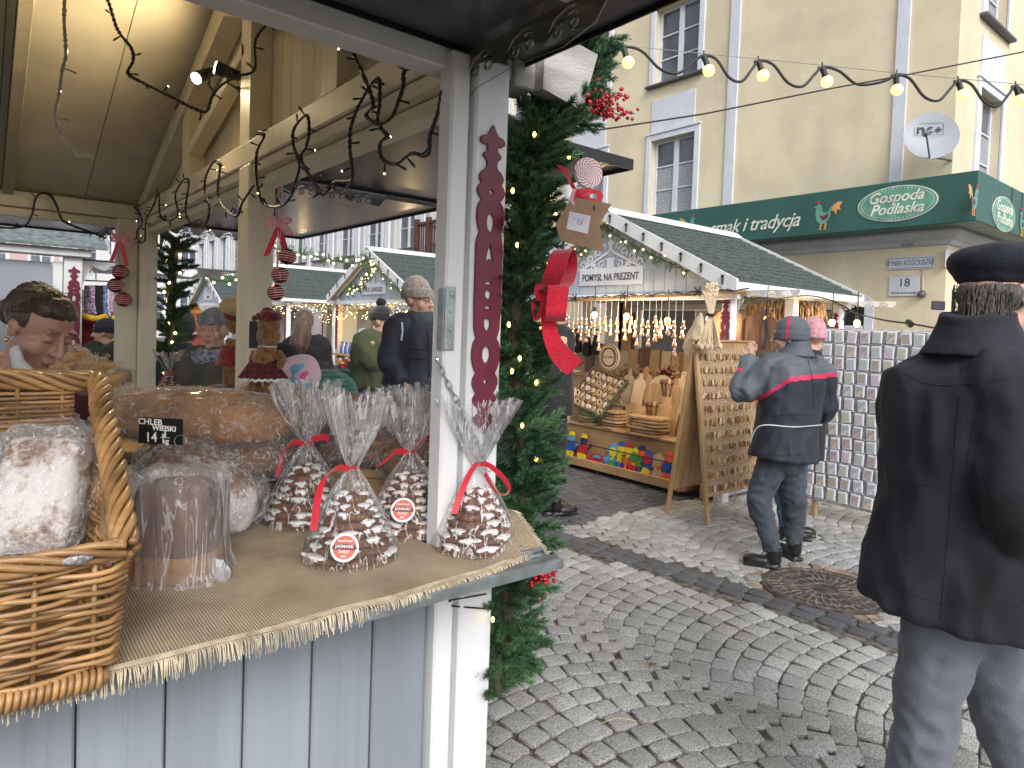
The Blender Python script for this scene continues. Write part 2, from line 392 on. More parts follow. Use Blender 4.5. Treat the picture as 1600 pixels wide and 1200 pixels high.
while y < 12:
    x = band_x(y)+.14+rc.uniform(0, .06)
    while x < 11:
        l = rc.uniform(.085, .13); keep.append((x+l/2, y, l/2-.006, .043*rc.uniform(.9, 1), rc.uniform(-.04, .04), 1)); x += l
    y += .098
def tpix(x, y, z=0):
    v = Vector((x, y, z))-CC; d = v.dot(CF); return (PPX+FPX*v.dot(CR)/d, PPY-FPX*v.dot(CU)/d, d) if d > .1 else (-1, -1, 99)
rank = []
for i, s in enumerate(keep):
    px, py, d = tpix(s[0], s[1])
    if 765 < px < 1600 and py < 1215 and not (px > 1385 and 1010 > py): rank.append((d, i))
rank.sort(); near = {i for d, i in rank[:300]}
def tone_mesh(name, vs, fs, tones, m):
    me = bpy.data.meshes.new(name); me.from_pydata(vs, [], fs); me.materials.append(m)
    ca = me.color_attributes.new('tone', 'FLOAT_COLOR', 'POINT'); ca.data.foreach_set('color', [c for t in tones for c in (t, t, t*.99, 1)])
    me.polygons.foreach_set('use_smooth', [True]*len(fs)); me.update(); return me
vm = [[tone_mesh('cobblestone', v, f, [t]*len(v), g) for (v, f), t in zip(SV, [1, .86, 1.08, .93, .80, 1.02, .97, 1.12, .90, .84, 1.05, .95, .82, 1.0])] for g in (gran, grand)]
jv = {0: ([], [], []), 1: ([], [], [])}
for i, (x, y, a, b, an, dk) in enumerate(keep):
    k = rc.randrange(14); dz = rc.uniform(-.003, .002)
    if i in near:
        o = link('cobblestone', vm[dk][k], ground, (x, y, dz)); o.scale = (a, b, 1); o.rotation_euler = (rc.uniform(-.02, .02), rc.uniform(-.02, .02), an)
    else:
        vs, fs = SV[k]; V, Fc, T = jv[dk]; o = len(V); ca, sa = math.cos(an), math.sin(an); t = rc.choice((1, .86, 1.08, .93, .80, 1.02, .90, 1.12))
        V += [(x+a*p[0]*ca-b*p[1]*sa, y+a*p[0]*sa+b*p[1]*ca, p[2]+dz) for p in vs]; Fc += [[o+q for q in f] for f in fs]; T += [t]*len(vs)
for dk in (0, 1):
    V, Fc, T = jv[dk]; link('cobblestone_paving', tone_mesh('cobblestone_paving', V, Fc, T, (gran, grand)[dk]), ground, kind='stuff')
# manhole cover
iron = mat('rusty cast iron', (.10, .082, .072), .6, ns=12, na=.3, bump=.3, bs=90, metal=.3)
ironl = mat('worn iron ribs', (.24, .205, .18), .5, ns=20, na=.3, metal=.4)
mh = M(); mh.lathe([(MH[2], -.03), (MH[2], .003), (MH[2]-.012, .006), (MH[2]-.03, .006), (MH[2]-.034, .001), (0.001, .001)], 48, (MH[0], MH[1], 0))
mh = mh.obj('manhole_cover', iron, smooth=40); tag(mh, 'round cast iron manhole cover with radial ribs set in the cobbles', 'manhole cover')
rb = M()
for rr in (.09, .17, .26, .325): rb.lathe([(rr-.006, 0), (rr-.006, .005), (rr+.006, .005), (rr+.006, 0)], 48, (MH[0], MH[1], 0), cap=False)
for i in range(36):
    a = 2*math.pi*i/36
    for r0, r1, da in ((.09, .17, 0), (.17, .26, .06), (.26, .325, .12)):
        if r0 == .09 and i % 2: continue
        rb.bar((MH[0]+r0*math.cos(a+da), MH[1]+r0*math.sin(a+da), .003), (MH[0]+r1*math.cos(a+da+.06), MH[1]+r1*math.sin(a+da+.06), .003), .010, .006, c=0)
rb.obj('rib_pattern', ironl, mh)
bk = M()
for i in range(34):
    a = i*2*math.pi/34; p = (MH[0]+(MH[2]+.055)*math.cos(a), MH[1]+(MH[2]+.055)*math.sin(a))
    if abs(p[0]-band_x(p[1])) < .12: continue
    m_ = Matrix.Translation((p[0], p[1], 0))@Matrix.Rotation(a, 4, 'Z'); bk.box(-.045, .045, -.034, .034, -.02, .004, 0, m_, .006)
bk.obj('brick_collar', mat('worn brick', (.30, .22, .16), .9, ns=8, na=.25, bump=.3), mh)
# litter: dry leaf and straws
lf = M(); p = onZ(1020, 1037, .013); lf.grid(lambda u, v: p+Vector((.05*(u-.5), .028*(v-.5)*math.sin(math.pi*min(max(u, .05), .95)), .006*math.sin(u*5))), 5, 3)
tag(lf.obj('dry_leaf', mat('dry leaf', (.25, .11, .04), .7)), 'small brown dry leaf lying on the cobbles', 'leaf')
st = M(); st.tube(bez([onZ(940, 1130, .012), onZ(965, 1122, .02), onZ(995, 1127, .012)], 4), .0012, 5)
tag(st.obj('straw', mat('straw', (.6, .5, .25), .6)), 'thin curved yellow straw lying on the light cobbles', 'straw')
# ------------------------------------------------------------------ buildings
def wall_holes(mb, P, u0, u1, v0, v1, holes, d, mi=0):
    "P(u,v,w) -> point; w inward depth. rectangle wall with openings and their reveals"
    us = sorted({u0, u1, *[h[0] for h in holes], *[h[1] for h in holes]}); vv = sorted({v0, v1, *[h[2] for h in holes], *[h[3] for h in holes]})
    for a, b in zip(us, us[1:]):
        for c, e in zip(vv, vv[1:]):
            cu, cv = (a+b)/2, (c+e)/2
            if any(h[0] < cu < h[1] and h[2] < cv < h[3] for h in holes): continue
            mb.add([P(a, c, 0), P(b, c, 0), P(b, e, 0), P(a, e, 0)], [(0, 1, 2, 3)], mi)
    for h in holes:
        q = [(h[0], h[2]), (h[1], h[2]), (h[1], h[3]), (h[0], h[3])]
        for i in range(4):
            a, b = q[i], q[(i+1) % 4]; mb.add([P(*a, 0), P(*b, 0), P(*b, d), P(*a, d)], [(0, 1, 2, 3)], mi)
def window(parent, mt, w, h, rows=3, cols=2, casing=.11, curtain=False, inset=.12):
    "window part: casing + sashes, children pane/sill; local x right, y up, z outwards, origin bottom centre"
    m = M()
    if casing:
        c = casing; m.box(-w/2-c, -w/2, 0, h+c, -.01, .035, c=.004); m.box(w/2, w/2+c, 0, h+c, -.01, .03, c=.004); m.box(-w/2+.001, w/2-.001, h, h+c-.002, -.01, .028, c=.004)
        m.box(-w/2-c-.02, w/2+c+.02, h+c+.001, h+c+.03, -.01, .05, c=.004)
    z0, z1 = -inset-.05, -inset; f = .045
    m.box(-w/2, -w/2+f, 0, h, z0, z1); m.box(w/2-f, w/2, 0, h, z0, z1); m.box(-w/2+f, w/2-f, 0, f, z0, z1-.002); m.box(-w/2+f, w/2-f, h-f, h, z0, z1-.002)
    cw = (w-2*f)/cols
    for i in range(1, cols): x = -w/2+f+i*cw; m.box(x-.05, x+.05, f, h-f, z0, z1+.01)
    hh = (h-2*f)/rows
    for i in range(1, rows):
        for k in range(cols):
            x = -w/2+f+k*cw; m.box(x+(.05 if k else 0), x+cw-(.05 if k < cols-1 else 0), f+i*hh-.013, f+i*hh+.013, z0+.01, z1-.006, c=.002)
    o = m.obj('window', trimw, parent); o.matrix_local = mt
    for k in range(cols):
        for i in range(rows):
            x = -w/2+f+k*cw; g = M(); g.add([(x+.01, f+i*hh, z0+.02), (x+cw-.01, f+i*hh, z0+.02), (x+cw-.01, f+i*hh+hh, z0+.02), (x+.01, f+i*hh+hh, z0+.02)], [(0, 1, 2, 3)])
            g.obj('pane', lace if curtain and i < 2 else glass, o)
    s = M(); s.box(-w/2-casing-.05, w/2+casing+.05, -.05, -.005, -inset, .10, c=.006); s.obj('sill', mat('dark sill metal', (.10, .10, .115), .5), o)
    return o
XF, YC = 10.2, 3.40
yb = empty('corner_building', (XF, YC, 0), 'pale yellow corner building with white window surrounds and green fascia', 'building')
INV = Matrix.Translation((-XF, -YC, 0))
ww = 1.0; wins = []
for cy in (8.05, 10.27, 12.49):
    for z in (3.80, 6.28, 8.85): wins.append((cy, z))
holes = [(cy-ww/2, cy+ww/2, z, z+1.42) for cy, z in wins]
m = M(); wall_holes(m, lambda u, v, w: (XF+w, u, v), YC, 14.6, 0, 13, holes+[(4.42, 6.5, .75, 2.12)], .2)
hr = [(11.05, 12.05, z, z+1.45) for z in (3.75, 6.15, 8.7)]+[(14.2, 15.2, z, z+1.45) for z in (3.75, 6.15, 8.7)]
wall_holes(m, lambda u, v, w: (u, YC+w, v), XF, 24, 0, 13, hr, .2)
m.add([(XF, 14.6, 0), (24, 14.6, 0), (24, 14.6, 13), (XF, 14.6, 13)], [(0, 1, 2, 3)]); m.add([(XF, YC, 13), (24, YC, 13), (24, 14.6, 13), (XF, 14.6, 13)], [(0, 1, 2, 3)])
m.obj('wall', stucco, yb, fix=False, loc=(XF, YC, 0)).location = (0, 0, 0)
def wx(cy, z): return INV@planeX((XF, cy, z))
def wy(cx, z): return INV@planeY((cx, YC, z))
w0 = window(yb, wx(*wins[0]), ww, 1.42, curtain=True)
for a in wins[1:]:
    o = dup(w0, yb); o.matrix_local = wx(*a)
    for ch in o.children:
        if a[1] > 5 and ch.name.startswith('pane'): ch.data = ch.data.copy(); ch.data.materials[0] = glass
for (a, b, z0, z1) in hr: o = dup(w0, yb); o.matrix_local = wy((a+b)/2, z0)
def bpart(mb, name, mt_, **k): o = mb.obj(name, mt_, yb, loc=(XF, YC, 0), **k); o.location = (0, 0, 0); return o
for cy in (8.07, 10.27, 12.49):
    for z in (5.37, 7.92): m = M(); m.box(XF-.02, XF, cy-.5, cy+.5, z, z+.62); bpart(m, 'white_panel', trimw)
for cx in (11.55, 14.7):
    for z in (5.30, 7.7): m = M(); m.box(cx-.5, cx+.5, YC-.02, YC, z, z+.6); bpart(m, 'white_panel', trimw)
for a, b in ((6.71, 6.90), (4.01, 4.18), (9.15, 9.33)):
    if a < 9: m = M(); m.box(XF-.035, XF, a, b, 3.5, 13); bpart(m, 'pilaster', trimw)
m = M()
prof = [(0, 2.86), (.05, 2.88), (.07, 2.93), (.16, 2.97), (.2, 3.03), (.2, 3.09), (0, 3.09)]
for k in range(1):
    vs = []
    for (d, z) in prof: vs += [(XF-d, 14.6, z), (XF-d, YC-d, z), (24, YC-d, z)]
    n = len(prof); m.add(vs, [(i*3+j, i*3+j+1, ((i+1) % n)*3+j+1, ((i+1) % n)*3+j) for i in range(n) for j in (0, 1)])
bpart(m, 'cornice', mat('pale grey moulding', (.50, .51, .54), .8, ns=3, na=.06), fix=False)
# arched shop opening
ao = M()
arc = [(4.3+2.3*(i/16), 2.12+.34*math.sin(math.pi*i/16)**.8) for i in range(17)]
ao.prism([(4.3, .65)]+arc+[(6.6, .65)], (XF-.03, 0, 0), (0, 1, 0), (0, 0, 1), (.12, 0, 0)); bpart(ao, 'arch_surround', trimw)
ao = M(); arc2 = [(4.42+2.06*(i/16), 2.06+.28*math.sin(math.pi*i/16)**.8) for i in range(17)]
ao.prism([(4.42, .7)]+arc2+[(6.48, .7)], (XF-.034, 0, 0), (0, 1, 0), (0, 0, 1), (.03, 0, 0)); bpart(ao, 'shop_window', mat('dark shop glass', (.02, .02, .022), .06, spec=.9))
m = M(); m.box(XF-.06, XF-.035, 5.2, 5.3, .7, 2.3); m.box(XF-.06, XF-.036, 4.43, 6.47, 1.7, 1.76); bpart(m, 'shop_window_bar', trimw)
# fascia sign
fs_m = mat('dark green fascia', (.028, .105, .088), .45, ns=1.5, na=.08)
fl = mat('light green emblem', (.13, .33, .25), .5); fw = mat('cream lettering', (.75, .76, .66), .5); orangem = mat('orange print', (.7, .35, .12), .5); redm = mat('red print', (.5, .06, .05), .5)
FX, FY = 9.6, 2.9
m = M(); m.box(FX, XF-.003, FY, 14.5, 3.06, 3.68, c=.01); m.box(XF-.0, 24, FY+.001, YC-.003, 3.061, 3.679, c=.01)
fas = bpart(m, 'fascia', fs_m)
def fpart(o): o.parent = fas; o.location = (-XF, -YC, 0)
def ell_loop(rx, ry, n=40): return [(rx*math.cos(2*math.pi*i/n), ry*math.sin(2*math.pi*i/n)) for i in range(n)]
def logo(mt, s=1):
    fpart(plate('emblem', [ell_loop(.50*s, .235*s)], .008, mt@Matrix.Translation((0, 0, .006)), fw))
    fpart(plate('emblem', [ell_loop(.485*s, .222*s)], .008, mt@Matrix.Translation((0, 0, .010)), fl))
    lp = []
    for i in range(60):
        a = 2*math.pi*i/60; x, y = .45*s*math.cos(a), .198*s*math.sin(a); lp.append([(x-.006, y-.005), (x+.006, y-.005), (x+.006, y+.005), (x-.006, y+.005)])
    fpart(plate('emblem', lp, .004, mt@Matrix.Translation((0, 0, .015)), fw))
    fpart(text('Gospoda', .2*s, mt@Matrix.Translation((-.02, .085*s, .017)), fw, shear=.35, sx=.95, bold=.003)); fpart(text('Podlaska', .2*s, mt@Matrix.Translation((.0, -.075*s, .017)), fw, shear=.35, sx=.95, bold=.003))
def rooster(mt, s=1, fl_=1):
    T = Matrix.Translation; S = Matrix.Diagonal((s*fl_, s, 1, 1))
    bd = [(-.13, .02), (-.11, -.08), (-.04, -.13), (.03, -.12), (.08, -.04), (.10, .05), (.14, .10), (.10, .12), (.04, .03), (-.02, .04), (-.04, .12), (-.07, .17), (-.12, .15), (-.16, .12), (-.12, .10)]
    fpart(plate('rooster_print', [bd], .004, mt@T((0, 0, .006))@S, fl))
    fpart(plate('rooster_print', [[(-.13, .17), (-.14, .21), (-.11, .19), (-.09, .22), (-.08, .19), (-.05, .2), (-.07, .17)]], .004, mt@T((0, 0, .010))@S, redm))
    fpart(plate('rooster_print', [[(.10, .05), (.13, .13), (.2, .17), (.26, .16), (.22, .1), (.24, .04), (.19, .06), (.18, -.02), (.14, .04)]], .004, mt@T((0, 0, .012))@S, orangem))
    fpart(plate('rooster_print', [[(-.05, -.12), (-.06, -.2), (-.09, -.21), (-.02, -.21), (-.04, -.19), (-.03, -.12)], [(.02, -.12), (.01, -.2), (-.01, -.21), (.05, -.21), (.03, -.19), (.04, -.12)]], .004, mt@T((0, 0, .007))@S, orangem))
    fpart(plate('rooster_print', [[(-.06, .0), (-.02, -.07), (.05, -.06), (.07, .02), (.02, .0), (-.02, -.02)]], .004, mt@T((0, 0, .011))@S, maroon))
p = onX(1401, 318, FX); logo(planeX(p), 1)
p = onX(1288, 336, FX); rooster(planeX(p), 1.0)
p = onX(1077, 352, FX); rooster(planeX(p), .8, -1)
p = onX(1175, 351, FX); fpart(text('smak i tradycja', .30, planeX(p+Vector((-.008, 0, 0))), fw, shear=.38, sx=.92, bold=.002, sp=.95))
p = onY(1568, 335, FY); logo(planeY(p), .95)
p = onY(1521, 312, FY); rooster(planeY(p), .9, -1)
p = onY(1597, 348, FY); rooster(planeY(p), .9)
m = M()
for x in (10.9, 11.35, 12.5, 12.95): m.box(x, x+.02, FY-.006, FY+.0, 3.07, 3.67)
bpart(m, 'fascia_seam', mat('green seam', (.02, .07, .06), .5))
# street plates
enam = mat('enamel sign white', (.62, .66, .72), .35, ns=6, na=.05); blue = mat('sign blue', (.05, .12, .30), .4); blk = mat('print black', (.02, .02, .025), .5)
def street(parent_name, lab, mt, w, h, lines):
    m = M(); m.box(-w/2, w/2, -h/2, h/2, 0, .012, 0, mt, .003); o = m.obj(parent_name, enam); tag(o, lab, 'sign')
    for (s, sz, dx, dy, c, sx) in lines: text(s, sz, mt@Matrix.Translation((dx, dy, .0135)), c, o, ext=.001, sx=sx)
    return o
p = onX(1422, 411, XF-.013); sg = street('street_name_sign', 'pale enamel street name sign with blue letters on the yellow wall', planeX(p), .60, .17, [('RYNEK KOŚCIUSZKI', .105, 0, 0, blue, .62)])
fr = plate('border', [[(-.285, -.07), (.285, -.07), (.285, .07), (-.285, .07)], [(-.278, -.063), (.278, -.063), (.278, .063), (-.278, .063)]], .001, planeX(p)@Matrix.Translation((0, 0, .013)), blue, sg)
p = onX(1413, 447, XF-.013); street('house_number_plate', 'white house number plate reading 18 below the street name sign', planeX(p), .40, .28, [('18', .16, 0, .04, blk, 1), ('Rynek Kościuszki', .045, 0, -.095, blk, 1)])
p = onY(1484, 405, YC-.013); street('side_street_sign', 'small pale sign round the corner beside the street name sign', planeY(p), .35, .24, [('M', .09, 0, .05, blue, 1), ('TAL', .09, 0, -.05, blue, 1)])
# alarm dome, wall bracket
m = M(); p = onX(1442, 460, XF); m.ell(p+Vector((-.04, 0, 0)), (.06, .055, .055), 14, 10); o = m.obj('dome_camera', mat('dark dome', (.10, .10, .11), .3), smooth=True); tag(o, 'small dark round dome camera on the yellow wall right of the number plate', 'camera')
m = M(); p2 = onX(1443, 410, XF); m.tube([p2+Vector((-.015, 0, 0)), p+Vector((-.015, 0, .03))], .012, 8); m.obj('conduit', mat('cream conduit', (.6, .52, .36), .6), o)
m = M(); p = onX(1421, 383, XF)
for d in (-.12, -.04, .04, .12): m.tube([p+Vector((0, d, .03)), p+Vector((-.1, d*.3, -.02))], .008, 6)
m.tube([p+Vector((-.03, -.16, .02)), p+Vector((-.03, .16, .02))], .01, 6)
tag(m.obj('wall_bracket', steel), 'small metal wall bracket under the cornice above the street sign', 'bracket')
# satellite dish
p = onX(1455, 212, XF-.45); N = Vector((-.80, -.52, .22)).normalized(); a, b = frame(N); dm = Matrix((a, b, N)).transposed().to_4x4(); dm.translation = p
m = M(); m.lathe([(0.001, -.05), (.12, -.043), (.22, -.025), (.31, 0), (.325, .004), (.325, -.004), (.31, -.012), (.2, -.04), (.001, -.062)], 40, (0, 0, 0), 0, dm, cap=False)
dish = m.obj('satellite_dish', mat('pale grey dish', (.36, .39, .44), .45, ns=4, na=.05), smooth=35); tag(dish, 'round pale satellite dish marked nc+ on a wall arm', 'satellite dish')
upv = Vector((0, 0, 1))-N*N.z; upv.normalize(); rt = upv.cross(N); tm = Matrix((rt, upv, N)).transposed().to_4x4(); tm.translation = p
slp = mat('slate print', (.02, .03, .06), .6); arc_ = lambda cx, r, a0, a1: [(cx+r*math.cos(rad(a0+(a1-a0)*i/12)), .095+r*math.sin(rad(a0+(a1-a0)*i/12))) for i in range(13)]
for lp in ([(-.155, .05), (-.155, .14), (-.132, .14), (-.132, .05)], [(-.132, .12)]+[(-.10+.032*math.cos(rad(a)), .108+.032*math.sin(rad(a))) for a in (130, 100, 70, 40, 10, 0)]+[(-.068, .05), (-.09, .05), (-.09, .105), (-.10, .118), (-.118, .112), (-.132, .10)], arc_(.0, .046, 50, 310)+arc_(.0, .024, 310, 50), [(.055, .085), (.055, .105), (.082, .105), (.082, .132), (.102, .132), (.102, .105), (.129, .105), (.129, .085), (.102, .085), (.102, .058), (.082, .058), (.082, .085)]):
    plate('lettering', [lp], .003, tm@Matrix.Translation((0, 0, -.022)), slp, dish)
plate('print_border', [[(-.19, .02), (.15, .02), (.15, .19), (-.19, .19)], [(-.186, .024), (.146, .024), (.146, .186), (-.186, .186)]], .001, tm@Matrix.Translation((0, 0, -.022)), MATS['slate print'], dish)
m = M(); e = tm@Vector((-.02, -.31, 0)); h = tm@Vector((-.14, -.14, .33)); m.tube([e, h], .012, 8); m.tube([h-N*.05, h+N*.04], .026, 10); m.tube([tm@Vector((0, 0, -.06)), tm@Vector((.05, -.2, -.2)), Vector((XF, p.y-.1, p.z-.25))], .018, 8); m.obj('feed_arm', mat('dish arm grey', (.2, .2, .21), .5), dish)
# buildings farther along the square
gb = empty('grey_town_house', (10.5, 15, 0), 'long pale grey town house with tall windows behind the market stalls', 'building')
def town(root, x, y0, y1, h, cols, rows, z0, dz, wallm, w=1.15, hh=1.9, rws=3):
    n = len(root.users_collection); org = root.location; hs = []; step = (y1-y0)/cols
    for i in range(cols):
        for k in range(rows): cy = y0+step*(i+.5); hs.append((cy-w/2, cy+w/2, z0+k*dz, z0+k*dz+hh))
    m = M(); wall_holes(m, lambda u, v, q: (x+q-org.x, u-org.y, v), y0, y1, 0, h, hs, .2)
    m.add([(x+.01-org.x, y0-org.y, 0), (x+6-org.x, y0-org.y, 0), (x+6-org.x, y0-org.y, h), (x+.01-org.x, y0-org.y, h)], [(0, 1, 2, 3)])
    m.obj('wall', wallm, root, fix=False); first = None
    for q in hs:
        mt = planeX((x-org.x, (q[0]+q[1])/2-org.y, q[2]))
        if first is None: first = window(root, mt, w, hh, rows=rws, casing=.14)
        else: o = dup(first, root); o.matrix_local = mt
town(gb, 10.5, 15.2, 43, 12, 13, 3, 3.9, 3.3, stuccog)
m = M()
for i in range(14):
    cy = 15.25+i*(27.75/13); m.box(-.06, 0, cy-15-.14, cy-15+.14, 3.3, 12)
m.box(-.16, .0, .2, 28, 3.05, 3.3); m.box(-.2, 0, .2, 28, 11.2, 11.6); m.obj('pilaster_trim', trimw, gb)
# end of the square, facing -Y
pb = empty('pink_town_house', (-12, 52, 0), 'faded pink town house closing the far end of the square', 'building')
m = M(); hs = [(x, x+1.1, z, z+1.9) for x in [1.2+2.3*i for i in range(7)] for z in (1.2, 4.4, 7.6)]
wall_holes(m, lambda u, v, w: (u, w, v), 0, 16.5, 0, 11, hs, .2); m.obj('wall', mat('faded pink stucco', (.55, .40, .38), .9, ns=1, na=.06), pb, fix=False)
f0 = None
for q in hs:
    mt = planeY(((q[0]+q[1])/2, 0, q[2]))
    if f0 is None: f0 = window(pb, mt, 1.1, 1.9, casing=.14)
    else: o = dup(f0, pb); o.matrix_local = mt
m = M(); m.prism([(-.3, 11), (16.8, 11), (14, 14.5), (2.5, 14.5)], (0, .3, 0), (1, 0, 0), (0, 0, 1), (0, 6, 0)); m.obj('roof', mat('brown tiles', (.16, .09, .07), .9, ns=20, na=.3), pb)
wb = empty('white_town_house', (4.8, 53, 0), 'white town house beside the pink one at the far end of the square', 'building')
m = M(); hs2 = [(x, x+1.1, z, z+1.9) for x in [.8+2.1*i for i in range(6)] for z in (1.2, 4.4, 7.6)]
wall_holes(m, lambda u, v, w: (u, w, v), 0, 14, 0, 13, hs2, .2); m.obj('wall', mat('white town stucco', (.62, .62, .63), .9, ns=1, na=.05), wb, fix=False)
for q in hs2: o = dup(f0, wb); o.matrix_local = planeY(((q[0]+q[1])/2, 0, q[2]))
# brown balcony
bm = mat('brown timber railing', (.10, .04, .032), .6, ns=6, na=.2)
p0 = onX(650, 360, 9.3); p1 = onX(700, 343, 9.3); zt = (p0.z+p1.z)/2+.12
bal = empty('balcony', (9.3, 16, zt-1.1), 'brown slatted timber balcony on the grey town house', 'balcony')
m = M(); m.box(-.04, .04, -4, p0.y-16, 1.03, 1.1); m.box(-.04, .04, -4, p0.y-16, .05, .12)
for y in (-3.9, -1.4, -.9, p0.y-16-.06): m.box(-.06, .06, y-.06, y+.06, 0, 1.2)
m.box(0, 1.2, p0.y-16-.06, p0.y-16, 1.03, 1.1); m.box(-.05, 1.2, -4, p0.y-16, -.12, 0); m.obj('frame', bm, bal)
sl0 = M(); sl0.box(-.012, .012, -.03, .03, .1, 1.04); s0 = None
y = -3.8
while y < p0.y-16-.1:
    if s0 is None: s0 = sl0.obj('slat', bm, bal); s0.location = (0, y, 0)
    else: dup(s0, bal, (0, y, 0))
    y += .105
m = M(); m.box(.4, 1.2, -4, 3.2, -3, -.12); m.obj('support', stuccog, bal)
# pub sign
p = onX(560, 428, 9.4); ps = M(); mt = planeX(p); ps.box(-.95, .95, -.33, .33, 0, .06, 0, mt, .01)
o = ps.obj('pub_sign', mat('dark slate sign', (.05, .07, .085), .5)); tag(o, 'dark pub sign with white hand lettering above the stall roofs', 'sign')
text('PUB STROOY', .36, mt@Matrix.Translation((.25, 0, .065)), trimw, o, sx=.72, bold=.012)
plate('emblem', [[(-.82, -.05), (-.66, .17), (-.5, -.05), (-.55, -.05), (-.66, .09), (-.77, -.05)]], .01, mt@Matrix.Translation((.0, 0, .065)), fl, o)
# ------------------------------------------------------------------ stall pieces
ORN = [(0, 0), (8, 3), (18, 8), (20, 15), (24, 18), (31, 18), (35, 13), (32, 10), (38, 7), (44, 8), (49, 13), (54, 13), (60, 8), (66, 7), (72, 8), (78, 14), (86, 18), (94, 17), (98, 15), (104, 19), (112, 21), (120, 18), (126, 14), (134, 18), (144, 20), (160, 20), (172, 18), (180, 15), (188, 18), (200, 20), (250, 20), (300, 20), (342, 19), (352, 17), (358, 15), (366, 19), (380, 21), (394, 21), (408, 18), (418, 14), (426, 18), (436, 19), (446, 16), (452, 13), (460, 17), (468, 17), (476, 9), (486, 8), (492, 14), (500, 16), (506, 9), (514, 4), (522, 0)]
def ornament(parent, mt, sc=.00148, simple=False):
    s = sc; mt = mt@Matrix.Diagonal((1.38, 1, 1, 1))
    ou = [(w*s, -y*s) for y, w in ORN]+[(-w*s, -y*s) for y, w in ORN[::-1][1:-1]]
    def oval(cy, rx, ry, n=14): return [(rx*s*math.cos(2*math.pi*i/n), (-cy+ry*math.sin(2*math.pi*i/n))*s) for i in range(n)]
    def poly(*p): return [(x*s, -y*s) for x, y in p]
    hs = [poly((0, 106), (4, 112), (0, 119), (-4, 112)), oval(163, 6, 16), poly((0, 198), (3, 210), (6, 230), (0, 224), (-6, 230), (-3, 210)),
          poly((-5, 262), (5, 262), (5, 267), (-5, 267)), oval(284, 5, 8), poly((-5, 303), (5, 303), (4, 308), (-4, 308)), poly((-5, 325), (5, 325), (5, 338), (0, 350), (-5, 338)), oval(386, 6.5, 15), oval(432, 3, 4)]
    return plate('ornament_panel', [ou]+([] if simple else hs), .008, mt, maroon, parent)
def scrolls(m, mt, s=1, t=.006, mi=0):
    "crest of carved scrolls, width 1, height ~.37"
    o = mt@Vector((0, 0, 0)); u = (mt.to_3x3()@Vector((1, 0, 0)))*s; v = (mt.to_3x3()@Vector((0, 1, 0)))*s; w = (mt.to_3x3()@Vector((0, 0, 1)))*t
    for sg in (-1, 1):
        for (cx, cy, r, a0, tr, w0, k) in ((.40, .075, .060, -1.6, 1.25, .030, 1), (.30, .14, .052, -1.2, 1.2, .026, 1), (.19, .20, .05, -1.0, 1.2, .026, 1), (.25, .045, .045, 2.4, 1.1, .022, -1), (.14, .07, .045, 2.0, 1.0, .022, -1), (.10, .27, .035, -1.3, 1.0, .02, 1), (.46, .03, .035, 2.6, .9, .018, -1)):
            m.prism([(sg*x, y) for x, y in spiral(cx, cy, r, r*.25, a0, tr, w0, w0*.5, 14, k)], o, u, v, w, mi)
        m.prism([(sg*.07, .0), (sg*.30, .10), (sg*.34, .09), (sg*.12, -.005)], o, u, v, w*.8, mi)
        m.prism([(sg*.02, .20), (sg*.24, .10), (sg*.42, .02), (sg*.44, .04), (sg*.25, .125), (sg*.02, .23)], o, u, v, w*.9, mi)
    m.prism([(0, .37), (.018, .33), (.045, .31), (.03, .285), (.018, .28), (.02, .22), (-.02, .22), (-.018, .28), (-.03, .285), (-.045, .31), (-.018, .33)], o, u, v, w*1.1, mi)
    m.prism([(-.05, .03), (.05, .03), (.05, .12), (-.05, .12)], o, u, v, w*.7, mi); m.prism([(-.06, .12), (.06, .12), (.06, .145), (-.06, .145)], o, u, v, w*.75, mi)
BK = [(0, 0), (0, -.21), (.018, -.225), (.05, -.18), (.085, -.13), (.16, -.095), (.30, -.085), (.46, -.09), (.55, -.07), (.585, -.03), (.58, -.004)]
def bracket(parent, mt, m_, name='bracket'):
    def f(p): return p
    hs = []
    for (cx, cy, sg) in ((.17, -.045, 1), (.32, -.042, 1), (.46, -.042, 1)):
        hs.append(spiral(cx+.028, cy-.006, .021, .006, 2.2, 1.15, .007, .004, 12, -1)); hs.append(spiral(cx-.022, cy-.012, .016, .005, 2.2, 1.05, .006, .004, 12, -1))
        hs.append([(cx-.06, cy-.022), (cx-.03, cy+.016), (cx+.01, cy+.03), (cx+.04, cy+.026), (cx+.005, cy+.020), (cx-.035, cy+.001)])
    hs.append([(.025, -.15), (.038, -.1), (.05, -.065), (.058, -.09), (.045, -.115)]); hs.append(spiral(.05, -.05, .012, .004, 0, 1.1, .006, .004, 10))
    return plate(name, [BK]+hs, .004, mt, m_, parent)
bmet = mat('grey bracket metal', (.16, .16, .165), .4, metal=.5, ns=8, na=.15)  # bracket paint with the shade under the hatch put into its colour
